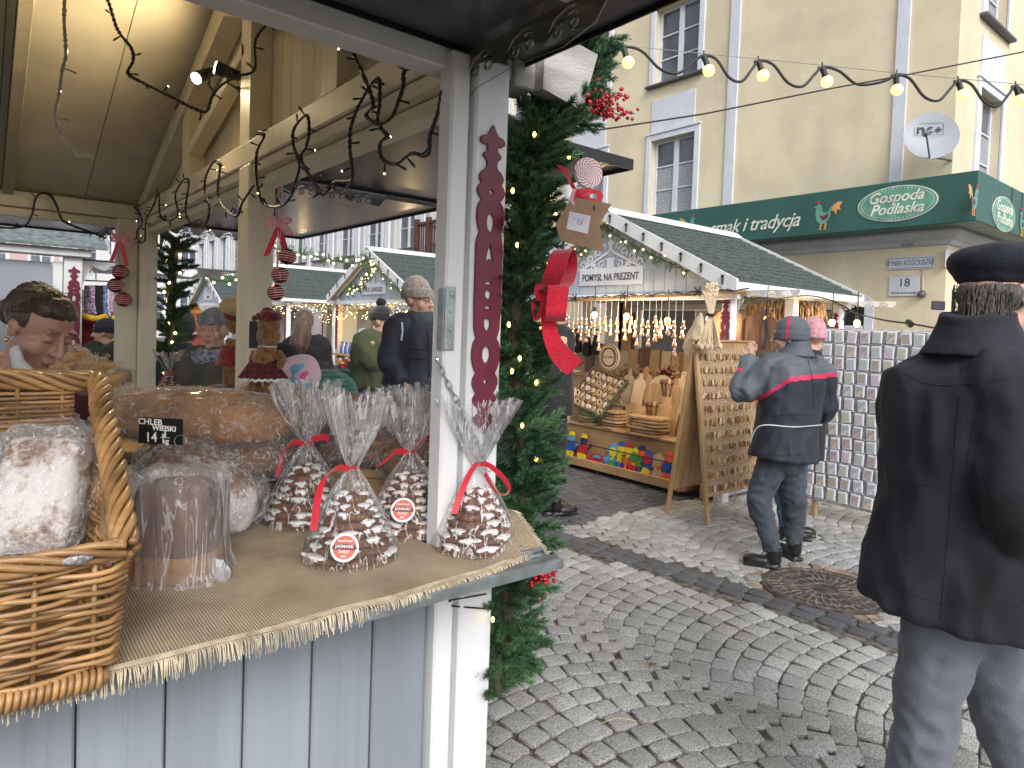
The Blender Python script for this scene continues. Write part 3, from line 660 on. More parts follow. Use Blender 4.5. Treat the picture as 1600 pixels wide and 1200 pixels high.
def stall(name, label, x0, yc, L=2.45, hw=1.63, zr=2.80, ze=2.0, title='', near=False, floor=True, lit=False):
    r = empty(name, (x0, yc, 0), label, 'market stall', 'wooden market stalls along the square')
    k = (zr-ze)/hw
    for sg in (-1, 1):
        m = M(); n = 14 if near else 8   # lapped shingle courses
        for i in range(n):
            a, b = i/n, (i+1)/n; y0, z0 = hw*(1-a), ze+(zr-ze)*a; y1, z1 = hw*(1-b), ze+(zr-ze)*b
            if near:
                j = 0; x = .0-(i % 2)*.08
                while x < L:
                    xa = max(x, .002); xb = min(x+.16, L-.002)
                    if xb-xa > .01: m.add([(xa+.002, sg*y0*1.005, z0+.034+j), (xb-.002, sg*y0*1.005, z0+.034+j), (xb-.002, sg*y1, z1+.026), (xa+.002, sg*y1, z1+.026), (xa+.002, sg*y0*1.005, z0+.02), (xb-.002, sg*y0*1.005, z0+.02)], [(0, 1, 2, 3), (4, 5, 1, 0)])
                    j = R.uniform(0, .004); x += .16
            else: m.add([(0, sg*y0*1.005, z0+.036), (L, sg*y0*1.005, z0+.036), (L, sg*y1, z1+.026), (0, sg*y1, z1+.026), (0, sg*y0*1.005, z0+.02), (L, sg*y0*1.005, z0+.02)], [(0, 1, 2, 3), (4, 5, 1, 0)])
        o = m.obj('roof_slope', shingle, r, kind='stuff' if near else None) if near else m.obj('roof_slope', shingle, r)
        m = M(); m.prism([(0, zr), (sg*hw, ze), (sg*hw, ze-.02), (0, zr-.024)], (.001, 0, .018), (0, 1, 0), (0, 0, 1), (L-.002, 0, 0)); m.obj('roof_deck', cream, r)
        for xx in (-.03, L):
            m = M(); m.prism([(0, zr+.06), (sg*(hw+.02), ze+.05), (sg*(hw+.02), ze-.055), (sg*(hw-.03), ze-.075), (0, zr-.075)], (xx, 0, 0), (0, 1, 0), (0, 0, 1), (.03, 0, 0)); m.obj('rake_board', white, r)
        m = M(); m.box(.001, L-.001, sg*(hw+.002), sg*(hw+.022), ze-.045, ze+.028); m.obj('eave_board', white, r)
        if sg < 0 or not near:
            m = M()
        for i in range(7 if near else 5):
            t = (i+.5)/(7 if near else 5); m = M(); m.ell((-.045, sg*(hw*t), zr-(zr-ze)*t+.02), .016, 8, 6)
            m.tube([(-.04, sg*(hw*t), zr-(zr-ze)*t+.03), (-.04, sg*(hw*t), zr-(zr-ze)*t-.05)], .009, 6); m.obj('lamp_socket', black, r)
    m = M(); m.prism([(-.09, zr-.035+.055), (0, zr+.085), (.09, zr+.02), (.09, zr+.0), (0, zr+.04), (-.09, zr)], (-.03, 0, 0), (0, 1, 0), (0, 0, 1), (L+.06, 0, 0)); m.obj('ridge_cap', white, r)
    # gable boarding
    nb = int(2*(hw-.1)/.13); pw = 2*(hw-.1)/nb
    for i in range(nb):
        ya = -(hw-.1)+i*pw+.003; ybb = ya+pw-.006
        for xx in (.13, L-.16):
            za, zb = zr-k*abs(ya)-.03, zr-k*abs(ybb)-.03
            if max(za, zb) < ze-.0: continue
            pl = [(ya, ze-.05), (ybb, ze-.05), (ybb, max(zb, ze-.05))]
            if ya < 0 < ybb: pl.append((0, zr-.03))
            pl.append((ya, max(za, ze-.05)))
            m = M(); m.prism(pl, (xx, 0, 0), (0, 1, 0), (0, 0, 1), (.018, 0, 0)); m.obj('gable_board', greyp, r)
    m = M(); m.box(.10, .155, -hw+.05, hw-.05, ze-.12, ze-.052); m.obj('front_beam', white, r)
    m = M(); m.box(L-.17, L-.115, -hw+.05, hw-.05, ze-.12, ze-.052); m.obj('rear_beam', white, r)
    inner = mat('warm lit stall timber', (.62, .50, .30), .5) if lit else white  # front posts carry a warm glow put into their colour
    for x in (.12, L/2, L-.22):
        for sg in (-1, 1):
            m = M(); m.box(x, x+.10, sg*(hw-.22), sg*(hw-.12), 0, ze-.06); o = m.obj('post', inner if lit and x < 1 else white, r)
            if x < .2 or x > L-.3:
                ornament(o, planeX((x-.008, sg*(hw-.17), 1.9 if x < 1 else 1.85)), .0017 if x < 1 else .0015, not near)
    for sg in (-1, 1):
        m = M(); m.box(.10, L-.1, sg*(hw-.23), sg*(hw-.11), ze-.058, ze+.0); m.obj('side_beam', white, r)
        # low side walls
        for i in range(int((L-.3)/.14)):
            m = M(); m.box(.222+i*.14, .222+i*.14+.136, sg*(hw-.165), sg*(hw-.145), .05, .92); m.obj('wall_board', greyd, r)
        # side hatch, raised, with brackets
        m = M(); m.box(.2, L-.25, sg*(hw-.1), sg*(hw+.62), ze-.03, ze-.012); 
        for x in (.2, L-.3):
            mt = Matrix(((0, 0, 1), (sg, 0, 0), (0, 1, 0))).to_4x4(); mt.translation = Vector((x, sg*(hw-.1), ze-.035)); bracket(r, mt, mat('white bracket metal', (.6, .6, .62), .4))
    # front low wall
    if not near:
        for i in range(int((2*hw-.5)/.14)):
            y = -hw+.25+i*.14; m = M(); m.box(.16, .18, y, y+.136, .05, .92); m.obj('wall_board', greyd, r)
        m = M(); m.box(-.05, .5, -hw+.2, hw-.2, .925, .955); m.obj('counter', wood2, r)
    for i in range(3):
        m = M(); w = (2*hw-.5)/3; m.box(L-.14, L-.12, -hw+.26+i*w, -hw+.26+i*w+w-.02, .05, ze-.13); m.obj('rear_panel', mat('grey blue panel', (.26, .29, .35), .5) if i != 1 else white, r)
    if title:
        m = M(); mt = planeX((.125, -.0, ze+.05)); m.box(-.46, .46, .0, .19, 0, .012, 0, mt, .002); s = m.obj('sign', trimw, r)
        m = M(); scrolls(m, planeX((.122, 0, ze+.20)), 1.0); m.obj('scrollwork', trimw, s)
        text(title, .105, planeX((.1105, 0, ze+.135)), mat('sign lettering grey', (.09, .08, .09), .5), s, sx=.8 if len(title) > 14 else .95, bold=.002, ext=.001)
    return r
stB = stall('market_stall', 'white and grey gabled stall signed POMYSŁ NA PREZENT full of wooden goods', 5.28, 5.03, title='POMYSŁ NA PREZENT', near=True)
stC = stall('market_stall', 'gabled candle stall with warm lit posts and garland on its gable', 5.4, 10.75, title='TIKA CANDLES', lit=True)
stD = stall('market_stall', 'gabled stall with dark green roof left of the candle stall', 5.3, 16.1, title='UPOMINKI')
stE = stall('market_stall', 'farthest gabled stall with sign seen between the posts behind the woman in grey hat', 5.3, 20.8, title='MIODY')
# ------------------------------------------------------------------ bakery stall (foreground)
A = empty('bakery_stall', (.97, 1.36, 0), 'open bakery stall in the foreground with cream beams, blue grey boards and raised hatches', 'market stall')
IA = Vector((.97, 1.36, 0))
def ap(mb, name, m_, parent=None, **k): o = mb.obj(name, m_, parent or A, loc=IA, **k); o.location = (0, 0, 0); return o
def shift(o): o.matrix_local = Matrix.Translation(-IA); return o
YB, ZP0, ZP1, YR, KR = 5.40, 2.22, 2.32, 3.38, .385
XL = -2.3
m = M(); m.box(.962, 1.066, 1.36, 1.46, 0, 2.215, c=.006); post = ap(m, 'post', white); shift(ornament(post, planeY((1.012, 1.355, 2.052))))
m = M(); m.box(.898, .953, 1.372, 1.43, 0, 2.215, c=.006); ap(m, 'post', white)
m = M(); m.box(.953, .962, 1.385, 1.43, 0, 2.21, c=0); ap(m, 'post_gap', mat('recess grey', (.42, .42, .42), .7))  # darker grey filler set back between the two posts
for y in (2.98, 5.33):
    m = M(); m.box(.93, 1.045, y, y+.14, 1.0 if y < 5 else 0, ZP0-.002, c=.006); ap(m, 'post', cream)
m = M(); m.box(.80, .928, 5.37, 5.47, 0, ZP0-.002, c=.006); ap(m, 'post', cream)
m = M(); m.box(.935, 1.05, 1.49, YB+.1, ZP0, ZP1, c=.006); ap(m, 'side_beam', cream)
m = M(); m.box(.945, 1.035, 1.49, YB, ZP0-.045, ZP0-.004, c=.004); m.box(.985, 1.06, 1.49, YB, ZP0-.09, ZP0-.047, c=.004); ap(m, 'hatch_rail', cream)
m = M(); m.box(XL, .93, YB, YB+.1, ZP0, ZP1, c=.006); ap(m, 'back_beam', cream)
m = M(); m.box(XL, .93, YB+.03, YB+.1, ZP0-.06, ZP0-.004, c=.004); ap(m, 'hatch_rail', cream)
m = M(); m.box(XL, 1.07, 1.40, 1.48, ZP0-.045, ZP1, c=.004); ap(m, 'front_beam', white)
m = M(); m.box(1.08, 1.15, 1.36, 1.45, 2.17, 2.33, c=.004); m.prism([(1.15, 2.17), (1.27, 2.15), (1.30, 2.17), (1.345, 2.31), (1.15, 2.33)], (0, 1.33, 0), (1, 0, 0), (0, 0, 1), (0, .05, 0)); m.bar((1.15, 1.41, 2.30), (1.32, 1.41, 2.29), .09, .05); ap(m, 'eave_end', mat('weathered white beam', (.42, .41, .39), .7, ns=4, na=.15, sc=(1, 6, 6), bump=.3, bs=40))
m = M(); m.box(1.068, 1.29, 1.375, 1.40, 2.185, 2.34, c=.004); ap(m, 'verge_board', white)
# gable framing and boards
def zrf(y): return ZP1+KR*((YB-y) if y > YR else (y-1.36))
for (y0, y1) in ((4.06, 4.20), (3.02, 3.15), (2.13, 2.25)):
    m = M(); m.prism([(y0, ZP1+.002), (y1, ZP1+.002), (y1, zrf(y1)-.1), (y0, zrf(y0)-.1)], (.94, 0, 0), (0, 1, 0), (0, 0, 1), (.09, 0, 0)); ap(m, 'stud', cream)
for s0, s1 in ((YB+.0, YR), (1.36, YR)):
    m = M(); d = .13; m.prism([(s0, ZP1-.02+.03), (s1, zrf(YR)+.02), (s1, zrf(YR)-d), (s0+(-.25 if s0 > 3 else .25), ZP1+.003), (s0, ZP1+.003)], (.925, 0, 0), (0, 1, 0), (0, 0, 1), (.10, 0, 0)); ap(m, 'rafter', cream)
m = M(); m.bar((.975, 4.07, ZP1+.15), (.975, 3.12, 2.75), .07, .06); ap(m, 'brace', cream)
y = 1.40
while y < YB:
    y1 = min(y+.115, YB); m = M(); pl = [(y+.002, ZP1+.001), (y1-.002, ZP1+.001), (y1-.002, zrf(y1)-.005)]
    if y < YR < y1: pl.append((YR, zrf(YR)))
    pl.append((y+.002, zrf(y)-.005)); m.prism(pl, (1.032, 0, 0), (0, 1, 0), (0, 0, 1), (.016, 0, 0)); ap(m, 'gable_board', creamd); y = y1
# ceiling boards and battens (both slopes)
for sg in (1, -1):
    ye, k0 = (YB+.35, 1) if sg > 0 else (1.36-.35, -1)
    nb = 7
    for i in range(nb):
        XR = 1.10 if sg > 0 else 1.0; xa = XL+(XR-XL)*i/nb; xb = XL+(XR-XL)*(i+1)/nb-.004
        m = M(); za = ZP1-KR*.35+.03; zb = ZP1+KR*2.04+.04
        m.add([(xa, ye, za), (xb, ye, za), (xb, YR, zb), (xa, YR, zb), (xa, ye, za+.02), (xb, ye, za+.02), (xb, YR, zb+.02), (xa, YR, zb+.02)], [(0, 1, 2, 3), (7, 6, 5, 4), (0, 4, 5, 1), (1, 5, 6, 2), (2, 6, 7, 3), (3, 7, 4, 0)])
        ap(m, 'ceiling_board', creamd)
    m = M(); xa = .28
    for xa in ((.19, -.75) if sg > 0 else (.19,)):
        m = M(); m.bar((xa, YB, ZP1+.0), (xa, YR, zrf(YR)-.03), .06, .07, c=.004); ap(m, 'ceiling_rafter', cream)
    m = M(); m.add([(XL, ye, ZP1-KR*.35+.06), (XR+.01, ye, ZP1-KR*.35+.06), (XR+.01, YR, ZP1+KR*2.04+.075), (XL, YR, ZP1+KR*2.04+.075)], [(0, 1, 2, 3)]); ap(m, 'roof_felt', shingle)
# hatches: dark laminate with thin edge
def hatch(x0, x1, y0, y1, z=2.235):
    m = M(); m.box(x0, x1, y0, y1, z, z+.02, c=.003); h = ap(m, 'hatch', dark)
    m = M(); m.box(x0-.006, x1+.006, y0-.006, y0-.001, z-.012, z+.03, c=0); m.box(x0-.006, x1+.006, y1+.001, y1+.006, z-.012, z+.03, c=0); m.box(x1+.001, x1+.006, y0-.001, y1+.001, z-.012, z+.03, c=0); o = m.obj('edge_strip', black, h, loc=IA); o.location = (0, 0, 0)
    return h
hatch(XL, 1.11, .42, 1.395); hatch(1.075, 2.03, 1.80, 3.02, 2.20); hatch(1.075, 2.03, 3.13, 5.2, 2.20); hatch(XL, .85, YB+.11, YB+1.0, 2.2)
def brk(o, u, m_=bmet):
    mt = Matrix((Vector(u), (0, 0, 1), Vector(u).cross(Vector((0, 0, 1))))).transposed().to_4x4(); mt.translation = Vector(o); b = bracket(A, mt, m_); return shift(b)
brk((.95, 1.50, 2.222), (0, -1, 0), mat('warm lit bracket metal', (.30, .29, .25), .33, metal=.8, ns=6, na=.15, sc=(1, 1, 10)))  # same bracket paint, its warm reflected light put into the colour
wbm = mat('grey painted bracket', (.42, .42, .43), .45)  # same bracket paint, its lit side put into the colour
b_ = brk((1.068, 1.60, 2.19), (1, 0, 0), wbm); b_.data.transform(Matrix.Translation((1.068, 1.6, 2.19))@Matrix.Diagonal((.55, 1, .9, 1))@Matrix.Translation((-1.068, -1.6, -2.19))); brk((1.05, 3.08, 2.205), (1, 0, 0)); brk((1.05, 5.30, 2.205), (1, 0, 0)); brk((.78, YB+.11, 2.19), (0, 1, 0))
m = M()
for z in (2.09, 2.135): m.box(.942, .948, 1.47, 1.50, z, z+.012); m.ell((.94, 1.44, z), .008, 8, 6)
ap(m, 'wing_bolt', steel)
# front boards
xs = [-1.6+.1475*i for i in range(19)]; xs = [x-.014 for x in xs]
for a, b in zip(xs, xs[1:]):
    b2 = min(b-.004, .895)
    if b2-a < .02: continue
    m = M(); m.box(a, b2, 1.40, 1.42, 0.03, .965, c=.004); ap(m, 'front_board', greyd)
m = M(); m.box(XL, .895, 1.422, 1.44, 0, .96, c=0); ap(m, 'front_backing', mat('board groove', (.16, .19, .23), .7))
# lower side wall of the stall
for i in range(25):
    m = M(); y = 1.49+.155*i; m.box(1.02, 1.04, y, y+.151, .03, .96, c=.004); ap(m, 'side_board', greyd)
# counter shelf with metal edge
cm = mat('blue grey shelf board', (.25, .29, .33), .5, ns=5, na=.1)
m = M(); m.box(XL, 1.12, 1.168, 1.47, .974, .992, c=.003); m.box(XL, .93, 1.471, 2.2, .962, .992, c=.003); m.box(.28, .93, 2.201, 5.3, .962, .992, c=.003); m.box(XL, .279, 4.6, 5.3, .962, .992, c=.003); sh = ap(m, 'counter_shelf', cm)
m = M(); m.box(XL, 1.125, 1.160, 1.1665, .972, .996, c=.001); m.box(XL, 1.125, 1.1667, 1.2, .9935, .9965, c=.001); o = m.obj('metal_edge', steel, sh, loc=IA); o.location = (0, 0, 0)
m = M(); m.box(1.05, 1.085, 1.20, 1.36, .9975, 1.004, c=.001); m.box(1.035, 1.10, 1.21, 1.26, 1.0045, 1.014, c=.002); m.tube([(1.04, 1.235, 1.015), (1.10, 1.235, 1.015)], .006, 8); o = m.obj('latch', steel, sh, loc=IA); o.location = (0, 0, 0)
m = M(); m.box(1.066, 1.10, 1.50, 5.3, .96, .99, c=.003); ap(m, 'side_shelf', cm)
screwm = mat('screw head', (.6, .62, .65), .3, metal=.9)
# hinge plate and chain on the jamb
m = M(); m.box(.894, .8975, 1.372, 1.40, 1.49, 1.64, c=.001); m.box(.896, .925, 1.367, 1.3715, 1.49, 1.645, c=.002); h = ap(m, 'hinge_plate', steel)
m = M()
for z in (1.505, 1.54, 1.585, 1.625): m.ell((.911, 1.366, z), (.004, .002, .004), 8, 6)
ap(m, 'screw', screwm)
def chain(a, b, n, parent=None, sag=0., r=.0016, l=.012, pfx=None):
    a, b = Vector(a), Vector(b); objs = []
    for i in range(n):
        t0, t1 = i/n, (i+1)/n; p = a.lerp(b, (t0+t1)/2)+Vector((0, 0, -sag*4*(t0+t1)/2*(1-(t0+t1)/2))); d = (b-a).normalized()+Vector((0, 0, -sag*4*(1-(t0+t1)))); d.normalize()
        u, w = frame(d)
        if i % 2: u = w
        L_ = (b-a).length/n*.72; mm = M(); mm.tube([p+d*(L_*math.cos(q*2*math.pi/12))+u*(.006*math.sin(q*2*math.pi/12)) for q in range(12)], r, 6, closed=True)
        objs.append(mm)
    return objs
p0 = onY(683, 562, 1.372); p1 = onY(765, 735, 1.33)
for mm in chain(p0, p1, 16): ap(mm, 'chain_link', steel, smooth=True)
m = M(); m.ell(p0, .007, 8, 6); ap(m, 'screw', MATS['screw head'])
for mm in chain(onX(238, 545, .94), onX(262, 585, 1.05), 14): ap(mm, 'chain_link', steel)
for mm in chain(onY(197, 530, 5.42), onY(183, 598, 5.5), 12): ap(mm, 'chain_link', steel)
# spotlights on the middle stud, real lamps
def spotl(px, py, aim, lab, e):
    p = onX(px, py, .86); t = (Vector(aim)-p).normalized(); o = empty('spotlight', p, lab, 'spotlight', 'spotlights fixed to the gable frame')
    m = M(); m.tube([-t*.10, -t*.02, t*.0], [.022, .03, .032], 14); m.tube([-t*.10, -t*.12], .015, 10); m.obj('housing', black, o, smooth=40)
    m = M(); m.tube([t*.001, t*.006], .027, 16); m.obj('lens', mat('lit lens', (1, .95, .8), .4, emit=(1, .86, .55), es=14), o)
    m = M(); u, w = frame(t); m.tube([-t*.05+u*.04, -t*.05+u*.04+Vector((0, 0, -.06)), Vector((.05, -.02, -.075))-t*.05], .006, 6); m.tube([Vector((.05, -.02, -.075))-t*.05, Vector((.09, -.02, -.075))], .012, 8); m.obj('arm', black, o)
    l = bpy.data.lights.new('spotlight_lamp', 'SPOT'); l.energy = e; l.color = (1, .78, .45); l.spot_size = rad(150); l.spot_blend = .8; l.shadow_soft_size = .03
    lo = bpy.data.objects.new('spotlight_lamp', l); COL.objects.link(lo); lo.parent = o; lo.matrix_local = Matrix.Translation(t*.012)@(-t).to_track_quat('Z', 'Y').to_matrix().to_4x4()
spotl(338, 106, (-.5, 3.7, 3.0), 'black spotlight with bright warm lens, the right hand one of the pair under the roof', 50)
spotl(307, 122, (-.6, 2.8, 1.5), 'black spotlight with bright warm lens, the left hand one of the pair under the roof', 50)
# stall F at left behind, closed grey front facing the camera
Fs = empty('market_stall', (.78, 7.2, 0), 'closed grey stall with white corner post and maroon ornament behind the seller', 'market stall', 'wooden market stalls along the square')
def fp(mb, n, m_, parent=None): o = mb.obj(n, m_, parent or Fs, loc=(.78, 7.2, 0)); o.location = (0, 0, 0); return o
m = M(); m.box(.66, .80, 7.2, 7.32, 0, 2.05, c=.006); q = fp(m, 'post', white); o = ornament(q, planeY((.735, 7.195, 1.97)), .00178); o.matrix_local = Matrix.Translation((-.78, -7.2, 0))
m = M(); m.box(.58, .655, 7.23, 7.3, 0, 2.0, c=.006); fp(m, 'post', white)
for i in range(4):
    m = M(); m.box(.575-.9*(i+1)+.004, .575-.9*i, 7.26, 7.29, .03, 1.99); fp(m, 'shutter_panel', mat('grey shutter', (.33, .36, .42), .45, ns=2, na=.05))
m = M(); m.box(-3.2, .86, 7.14, 7.34, 2.05, 2.12, c=.006); fp(m, 'eave_beam', white)
for i in range(9):
    m = M(); a, b = i/9, (i+1)/9; m.add([(-3.2, 7.08+1.7*a, 2.13+.8*a+.012), (.98, 7.08+1.7*a, 2.13+.8*a+.012), (.98, 7.08+1.7*b, 2.13+.8*b), (-3.2, 7.08+1.7*b, 2.13+.8*b), (-3.2, 7.08+1.7*a, 2.12+.8*a), (.98, 7.08+1.7*a, 2.12+.8*a)], [(0, 1, 2, 3), (4, 5, 1, 0)]); fp(m, 'shingle_course', mat('pale green felt', (.16, .20, .20), .9, ns=20, na=.2))
m = M(); m.prism([(7.05, 2.10), (8.85, 2.93), (8.85, 3.02), (7.05, 2.2)], (.98, 0, 0), (0, 1, 0), (0, 0, 1), (.03, 0, 0)); fp(m, 'rake_board', white)
m = M(); m.box(.8, 2.2, 7.35, 9.4, 2.03, 2.05); fp(m, 'side_hatch', dark)
mt = Matrix(((1, 0, 0), (0, 0, -1), (0, 1, 0))).to_4x4(); mt.translation = Vector((.80, 7.3, 2.03)); 
o = bracket(Fs, mt@Matrix.Diagonal((1.7, 1.2, 1, 1)), white); o.matrix_local = Matrix.Translation((-.78, -7.2, 0))
# ------------------------------------------------------------------ soft goods materials
def film_mat(name, tint=(.9, .9, .92), base=.07, amt=.42, sc=(1, 1, 1), ns=14, rough=.16, bump=1.0):
    m = bpy.data.materials.new(name); m.use_nodes = True; nt = m.node_tree; n = nt.nodes; n.clear()
    out = n.new('ShaderNodeOutputMaterial'); tr = n.new('ShaderNodeBsdfTransparent'); tr.inputs[0].default_value = (.97, .97, .975, 1)
    gl = n.new('ShaderNodeBsdfPrincipled'); gl.inputs['Base Color'].default_value = (*tint, 1); gl.inputs['Roughness'].default_value = rough; gl.inputs['Specular IOR Level'].default_value = 1.0
    gl.inputs['Coat Weight'].default_value = 1; gl.inputs['Coat Roughness'].default_value = .08
    tc = n.new('ShaderNodeTexCoord'); mp = n.new('ShaderNodeMapping'); mp.inputs['Scale'].default_value = sc; lnk(nt, tc.outputs['Object'], mp.inputs[0])
    nz = n.new('ShaderNodeTexNoise'); nz.inputs['Scale'].default_value = ns; nz.inputs['Detail'].default_value = 5; nz.inputs['Distortion'].default_value = 1.2; lnk(nt, mp.outputs[0], nz.inputs['Vector'])
    rp = n.new('ShaderNodeValToRGB'); rp.color_ramp.elements[0].position = .52; rp.color_ramp.elements[0].color = (base,)*3+(1,); rp.color_ramp.elements[1].position = .74; rp.color_ramp.elements[1].color = (amt,)*3+(1,)
    sb = n.new('ShaderNodeMath'); sb.operation = 'SUBTRACT'; sb.inputs[1].default_value = .5; lnk(nt, nz.outputs[0], sb.inputs[0]); ab = n.new('ShaderNodeMath'); ab.operation = 'ABSOLUTE'; lnk(nt, sb.outputs[0], ab.inputs[0]); iv = n.new('ShaderNodeMath'); iv.operation = 'MULTIPLY_ADD'; iv.inputs[1].default_value = -26; iv.inputs[2].default_value = 1; lnk(nt, ab.outputs[0], iv.inputs[0]); lnk(nt, iv.outputs[0], rp.inputs[0])  # bright crease streaks: highlights put into the film's colour
    lw = n.new('ShaderNodeLayerWeight'); lw.inputs[0].default_value = .25
    ad = n.new('ShaderNodeMath'); ad.operation = 'MULTIPLY_ADD'; ad.inputs[1].default_value = .45; lnk(nt, lw.outputs['Fresnel'], ad.inputs[0]); lnk(nt, rp.outputs[0], ad.inputs[2])
    bp = n.new('ShaderNodeBump'); bp.inputs['Strength'].default_value = bump; bp.inputs['Distance'].default_value = .01
    vz = n.new('ShaderNodeTexVoronoi'); vz.inputs['Scale'].default_value = ns*1.6; vz.feature = 'DISTANCE_TO_EDGE'; lnk(nt, mp.outputs[0], vz.inputs['Vector'])
    ml = n.new('ShaderNodeMath'); ml.operation = 'ADD'; lnk(nt, vz.outputs['Distance'], ml.inputs[0]); lnk(nt, nz.outputs[0], ml.inputs[1])
    lnk(nt, ml.outputs[0], bp.inputs['Height']); lnk(nt, bp.outputs[0], gl.inputs['Normal'])
    mx = n.new('ShaderNodeMixShader'); lnk(nt, ad.outputs[0], mx.inputs[0]); lnk(nt, tr.outputs[0], mx.inputs[1]); lnk(nt, gl.outputs[0], mx.inputs[2]); lnk(nt, mx.outputs[0], out.inputs[0])
    return m
film = film_mat('clear cellophane', base=.06, amt=.30, rough=.06, bump=.8, ns=22); filmv = film_mat('pleated cellophane', sc=(1, 1, .18), ns=26, base=.035, amt=.5); filmw = film_mat('milky bag film', sc=(1, 1, .10), base=.14, amt=.40, ns=22, rough=.14, tint=(.85, .84, .87))
def crust(name, c1, c2, flour=0.0, s=10):
    m = mat(name, c1, .75, ns=s, na=.1, col2=c2, bump=.6, bs=55, detail=6)
    if flour:
        nt = m.node_tree; n = nt.nodes; b = n['Principled BSDF']; l = b.inputs['Base Color'].links[0].from_socket
        tc = n.new('ShaderNodeTexCoord'); z = n.new('ShaderNodeTexNoise'); z.inputs['Scale'].default_value = 9; z.inputs['Detail'].default_value = 9; z.inputs['Roughness'].default_value = .75; lnk(nt, tc.outputs['Object'], z.inputs['Vector'])
        rp = n.new('ShaderNodeValToRGB'); rp.color_ramp.elements[0].position = .58-flour*.25; rp.color_ramp.elements[1].position = .64-flour*.2; lnk(nt, z.outputs[0], rp.inputs[0])
        mx = n.new('ShaderNodeMixRGB'); mx.inputs[2].default_value = (.72, .68, .66, 1); lnk(nt, rp.outputs[0], mx.inputs[0]); lnk(nt, l, mx.inputs[1]); lnk(nt, mx.outputs[0], b.inputs['Base Color'])
    return m
crustd = crust('dark rye crust', (.15, .065, .028), (.075, .03, .014)); crustg = crust('golden crust', (.34, .165, .05), (.19, .08, .028)); crustf = crust('floured crust', (.30, .17, .09), (.17, .085, .045), .45)
crustw = crust('heavily floured crust', (.32, .19, .11), (.2, .11, .06), .62); cakey = crust('honey cake', (.36, .20, .055), (.25, .13, .03))
def lumpy(a, s, seed=0):
    def f(p): q = Vector((p.x*s+seed, p.y*s, p.z*s)); return a*(noise.noise(q)+.5*noise.noise(q*2.1)+.25*noise.noise(q*4.3))
    return f
def crinkle(a, s, seed=0):
    def f(p): q = Vector((p.x*s+seed, p.y*s, p.z*s)); return a*(1-abs(noise.noise(q))*2.2)+a*.6*(1-abs(noise.noise(q*2.3))*2.2)+a*.3*noise.noise(q*6)
    return f
def blob(name, c, r, m_, parent=None, pw=.6, disp=None, rot=None, n=40, k=24, sm=True, **tg):
    mb = M(); mb.ell((0, 0, 0), r, n, k, pw=pw)
    rotm = rot or Matrix()
    vs = [Vector(v) for v in mb.v]
    if disp: vs = [v+v.normalized()*disp(v) for v in vs]
    mb.v = [tuple(rotm@v) for v in vs]
    o = mb.obj(name, m_, parent, smooth=sm, **tg); o.location = c; return o
def loaf(c, r, m_, lab, grp=None, pw=.55, rot=None, wrap=film, seed=0, cat='bread', wr=1.06, name='wrapped_bread'):
    e = empty(name, c, lab, cat, grp)
    if rot: e.rotation_euler = rot
    blob('loaf', (0, 0, 0), r, m_, e, pw, (lambda f1, f2: (lambda p: f1(p)+f2(p)))(lumpy(.014*max(r)/.12, 9, seed), lumpy(.004, 38, seed)), n=60, k=36)
    if wrap: blob('wrapping', (0, 0, 0), tuple(q*wr+.004 for q in r), wrap, e, pw, crinkle(.0095, 27, seed+3), n=110, k=64, sm=False)
    return e
# ------------------------------------------------------------------ burlap runner
def burlap_mat(open_=False):
    m = bpy.data.materials.new('burlap'); m.use_nodes = True; nt = m.node_tree; n = nt.nodes; b = n['Principled BSDF']; b.inputs['Roughness'].default_value = .95; b.inputs['Specular IOR Level'].default_value = .1
    tc = n.new('ShaderNodeTexCoord'); w = []
    for ax, sc in (('X', 1), ('Y', 1)):
        v = n.new('ShaderNodeTexWave'); v.bands_direction = ax; v.inputs['Scale'].default_value = 60; v.inputs['Distortion'].default_value = 1.3; v.inputs['Detail'].default_value = 2; v.inputs['Detail Scale'].default_value = .12; lnk(nt, tc.outputs['Object'], v.inputs['Vector']); w.append(v)
    a = n.new('ShaderNodeMath'); a.operation = 'MULTIPLY'; lnk(nt, w[0].outputs[1], a.inputs[0]); lnk(nt, w[1].outputs[1], a.inputs[1])
    rp = n.new('ShaderNodeValToRGB'); rp.color_ramp.elements[0].position = .02; rp.color_ramp.elements[0].color = (.22, .17, .11, 1); rp.color_ramp.elements[1].position = .34; rp.color_ramp.elements[1].color = (.66, .56, .42, 1); lnk(nt, a.outputs[0], rp.inputs[0])
    nz = n.new('ShaderNodeTexNoise'); nz.inputs['Scale'].default_value = 7; nz.inputs['Detail'].default_value = 6; lnk(nt, tc.outputs['Object'], nz.inputs['Vector'])
    r2 = n.new('ShaderNodeValToRGB'); r2.color_ramp.elements[0].position = .3; r2.color_ramp.elements[1].position = .65; r2.color_ramp.elements[0].color = (.68, .64, .6, 1); r2.color_ramp.elements[1].color = (1, 1, 1, 1); lnk(nt, nz.outputs[0], r2.inputs[0])
    mx = n.new('ShaderNodeMixRGB'); mx.blend_type = 'MULTIPLY'; mx.inputs[0].default_value = 1; lnk(nt, rp.outputs[0], mx.inputs[1]); lnk(nt, r2.outputs[0], mx.inputs[2]); lnk(nt, mx.outputs[0], b.inputs['Base Color'])
    bp = n.new('ShaderNodeBump'); bp.inputs['Strength'].default_value = .8; bp.inputs['Distance'].default_value = .002; lnk(nt, a.outputs[0], bp.inputs['Height']); lnk(nt, bp.outputs[0], b.inputs['Normal'])
    return m
bur = burlap_mat(); thread = mat('jute thread', (.60, .51, .37), .95, ns=30, na=.2)
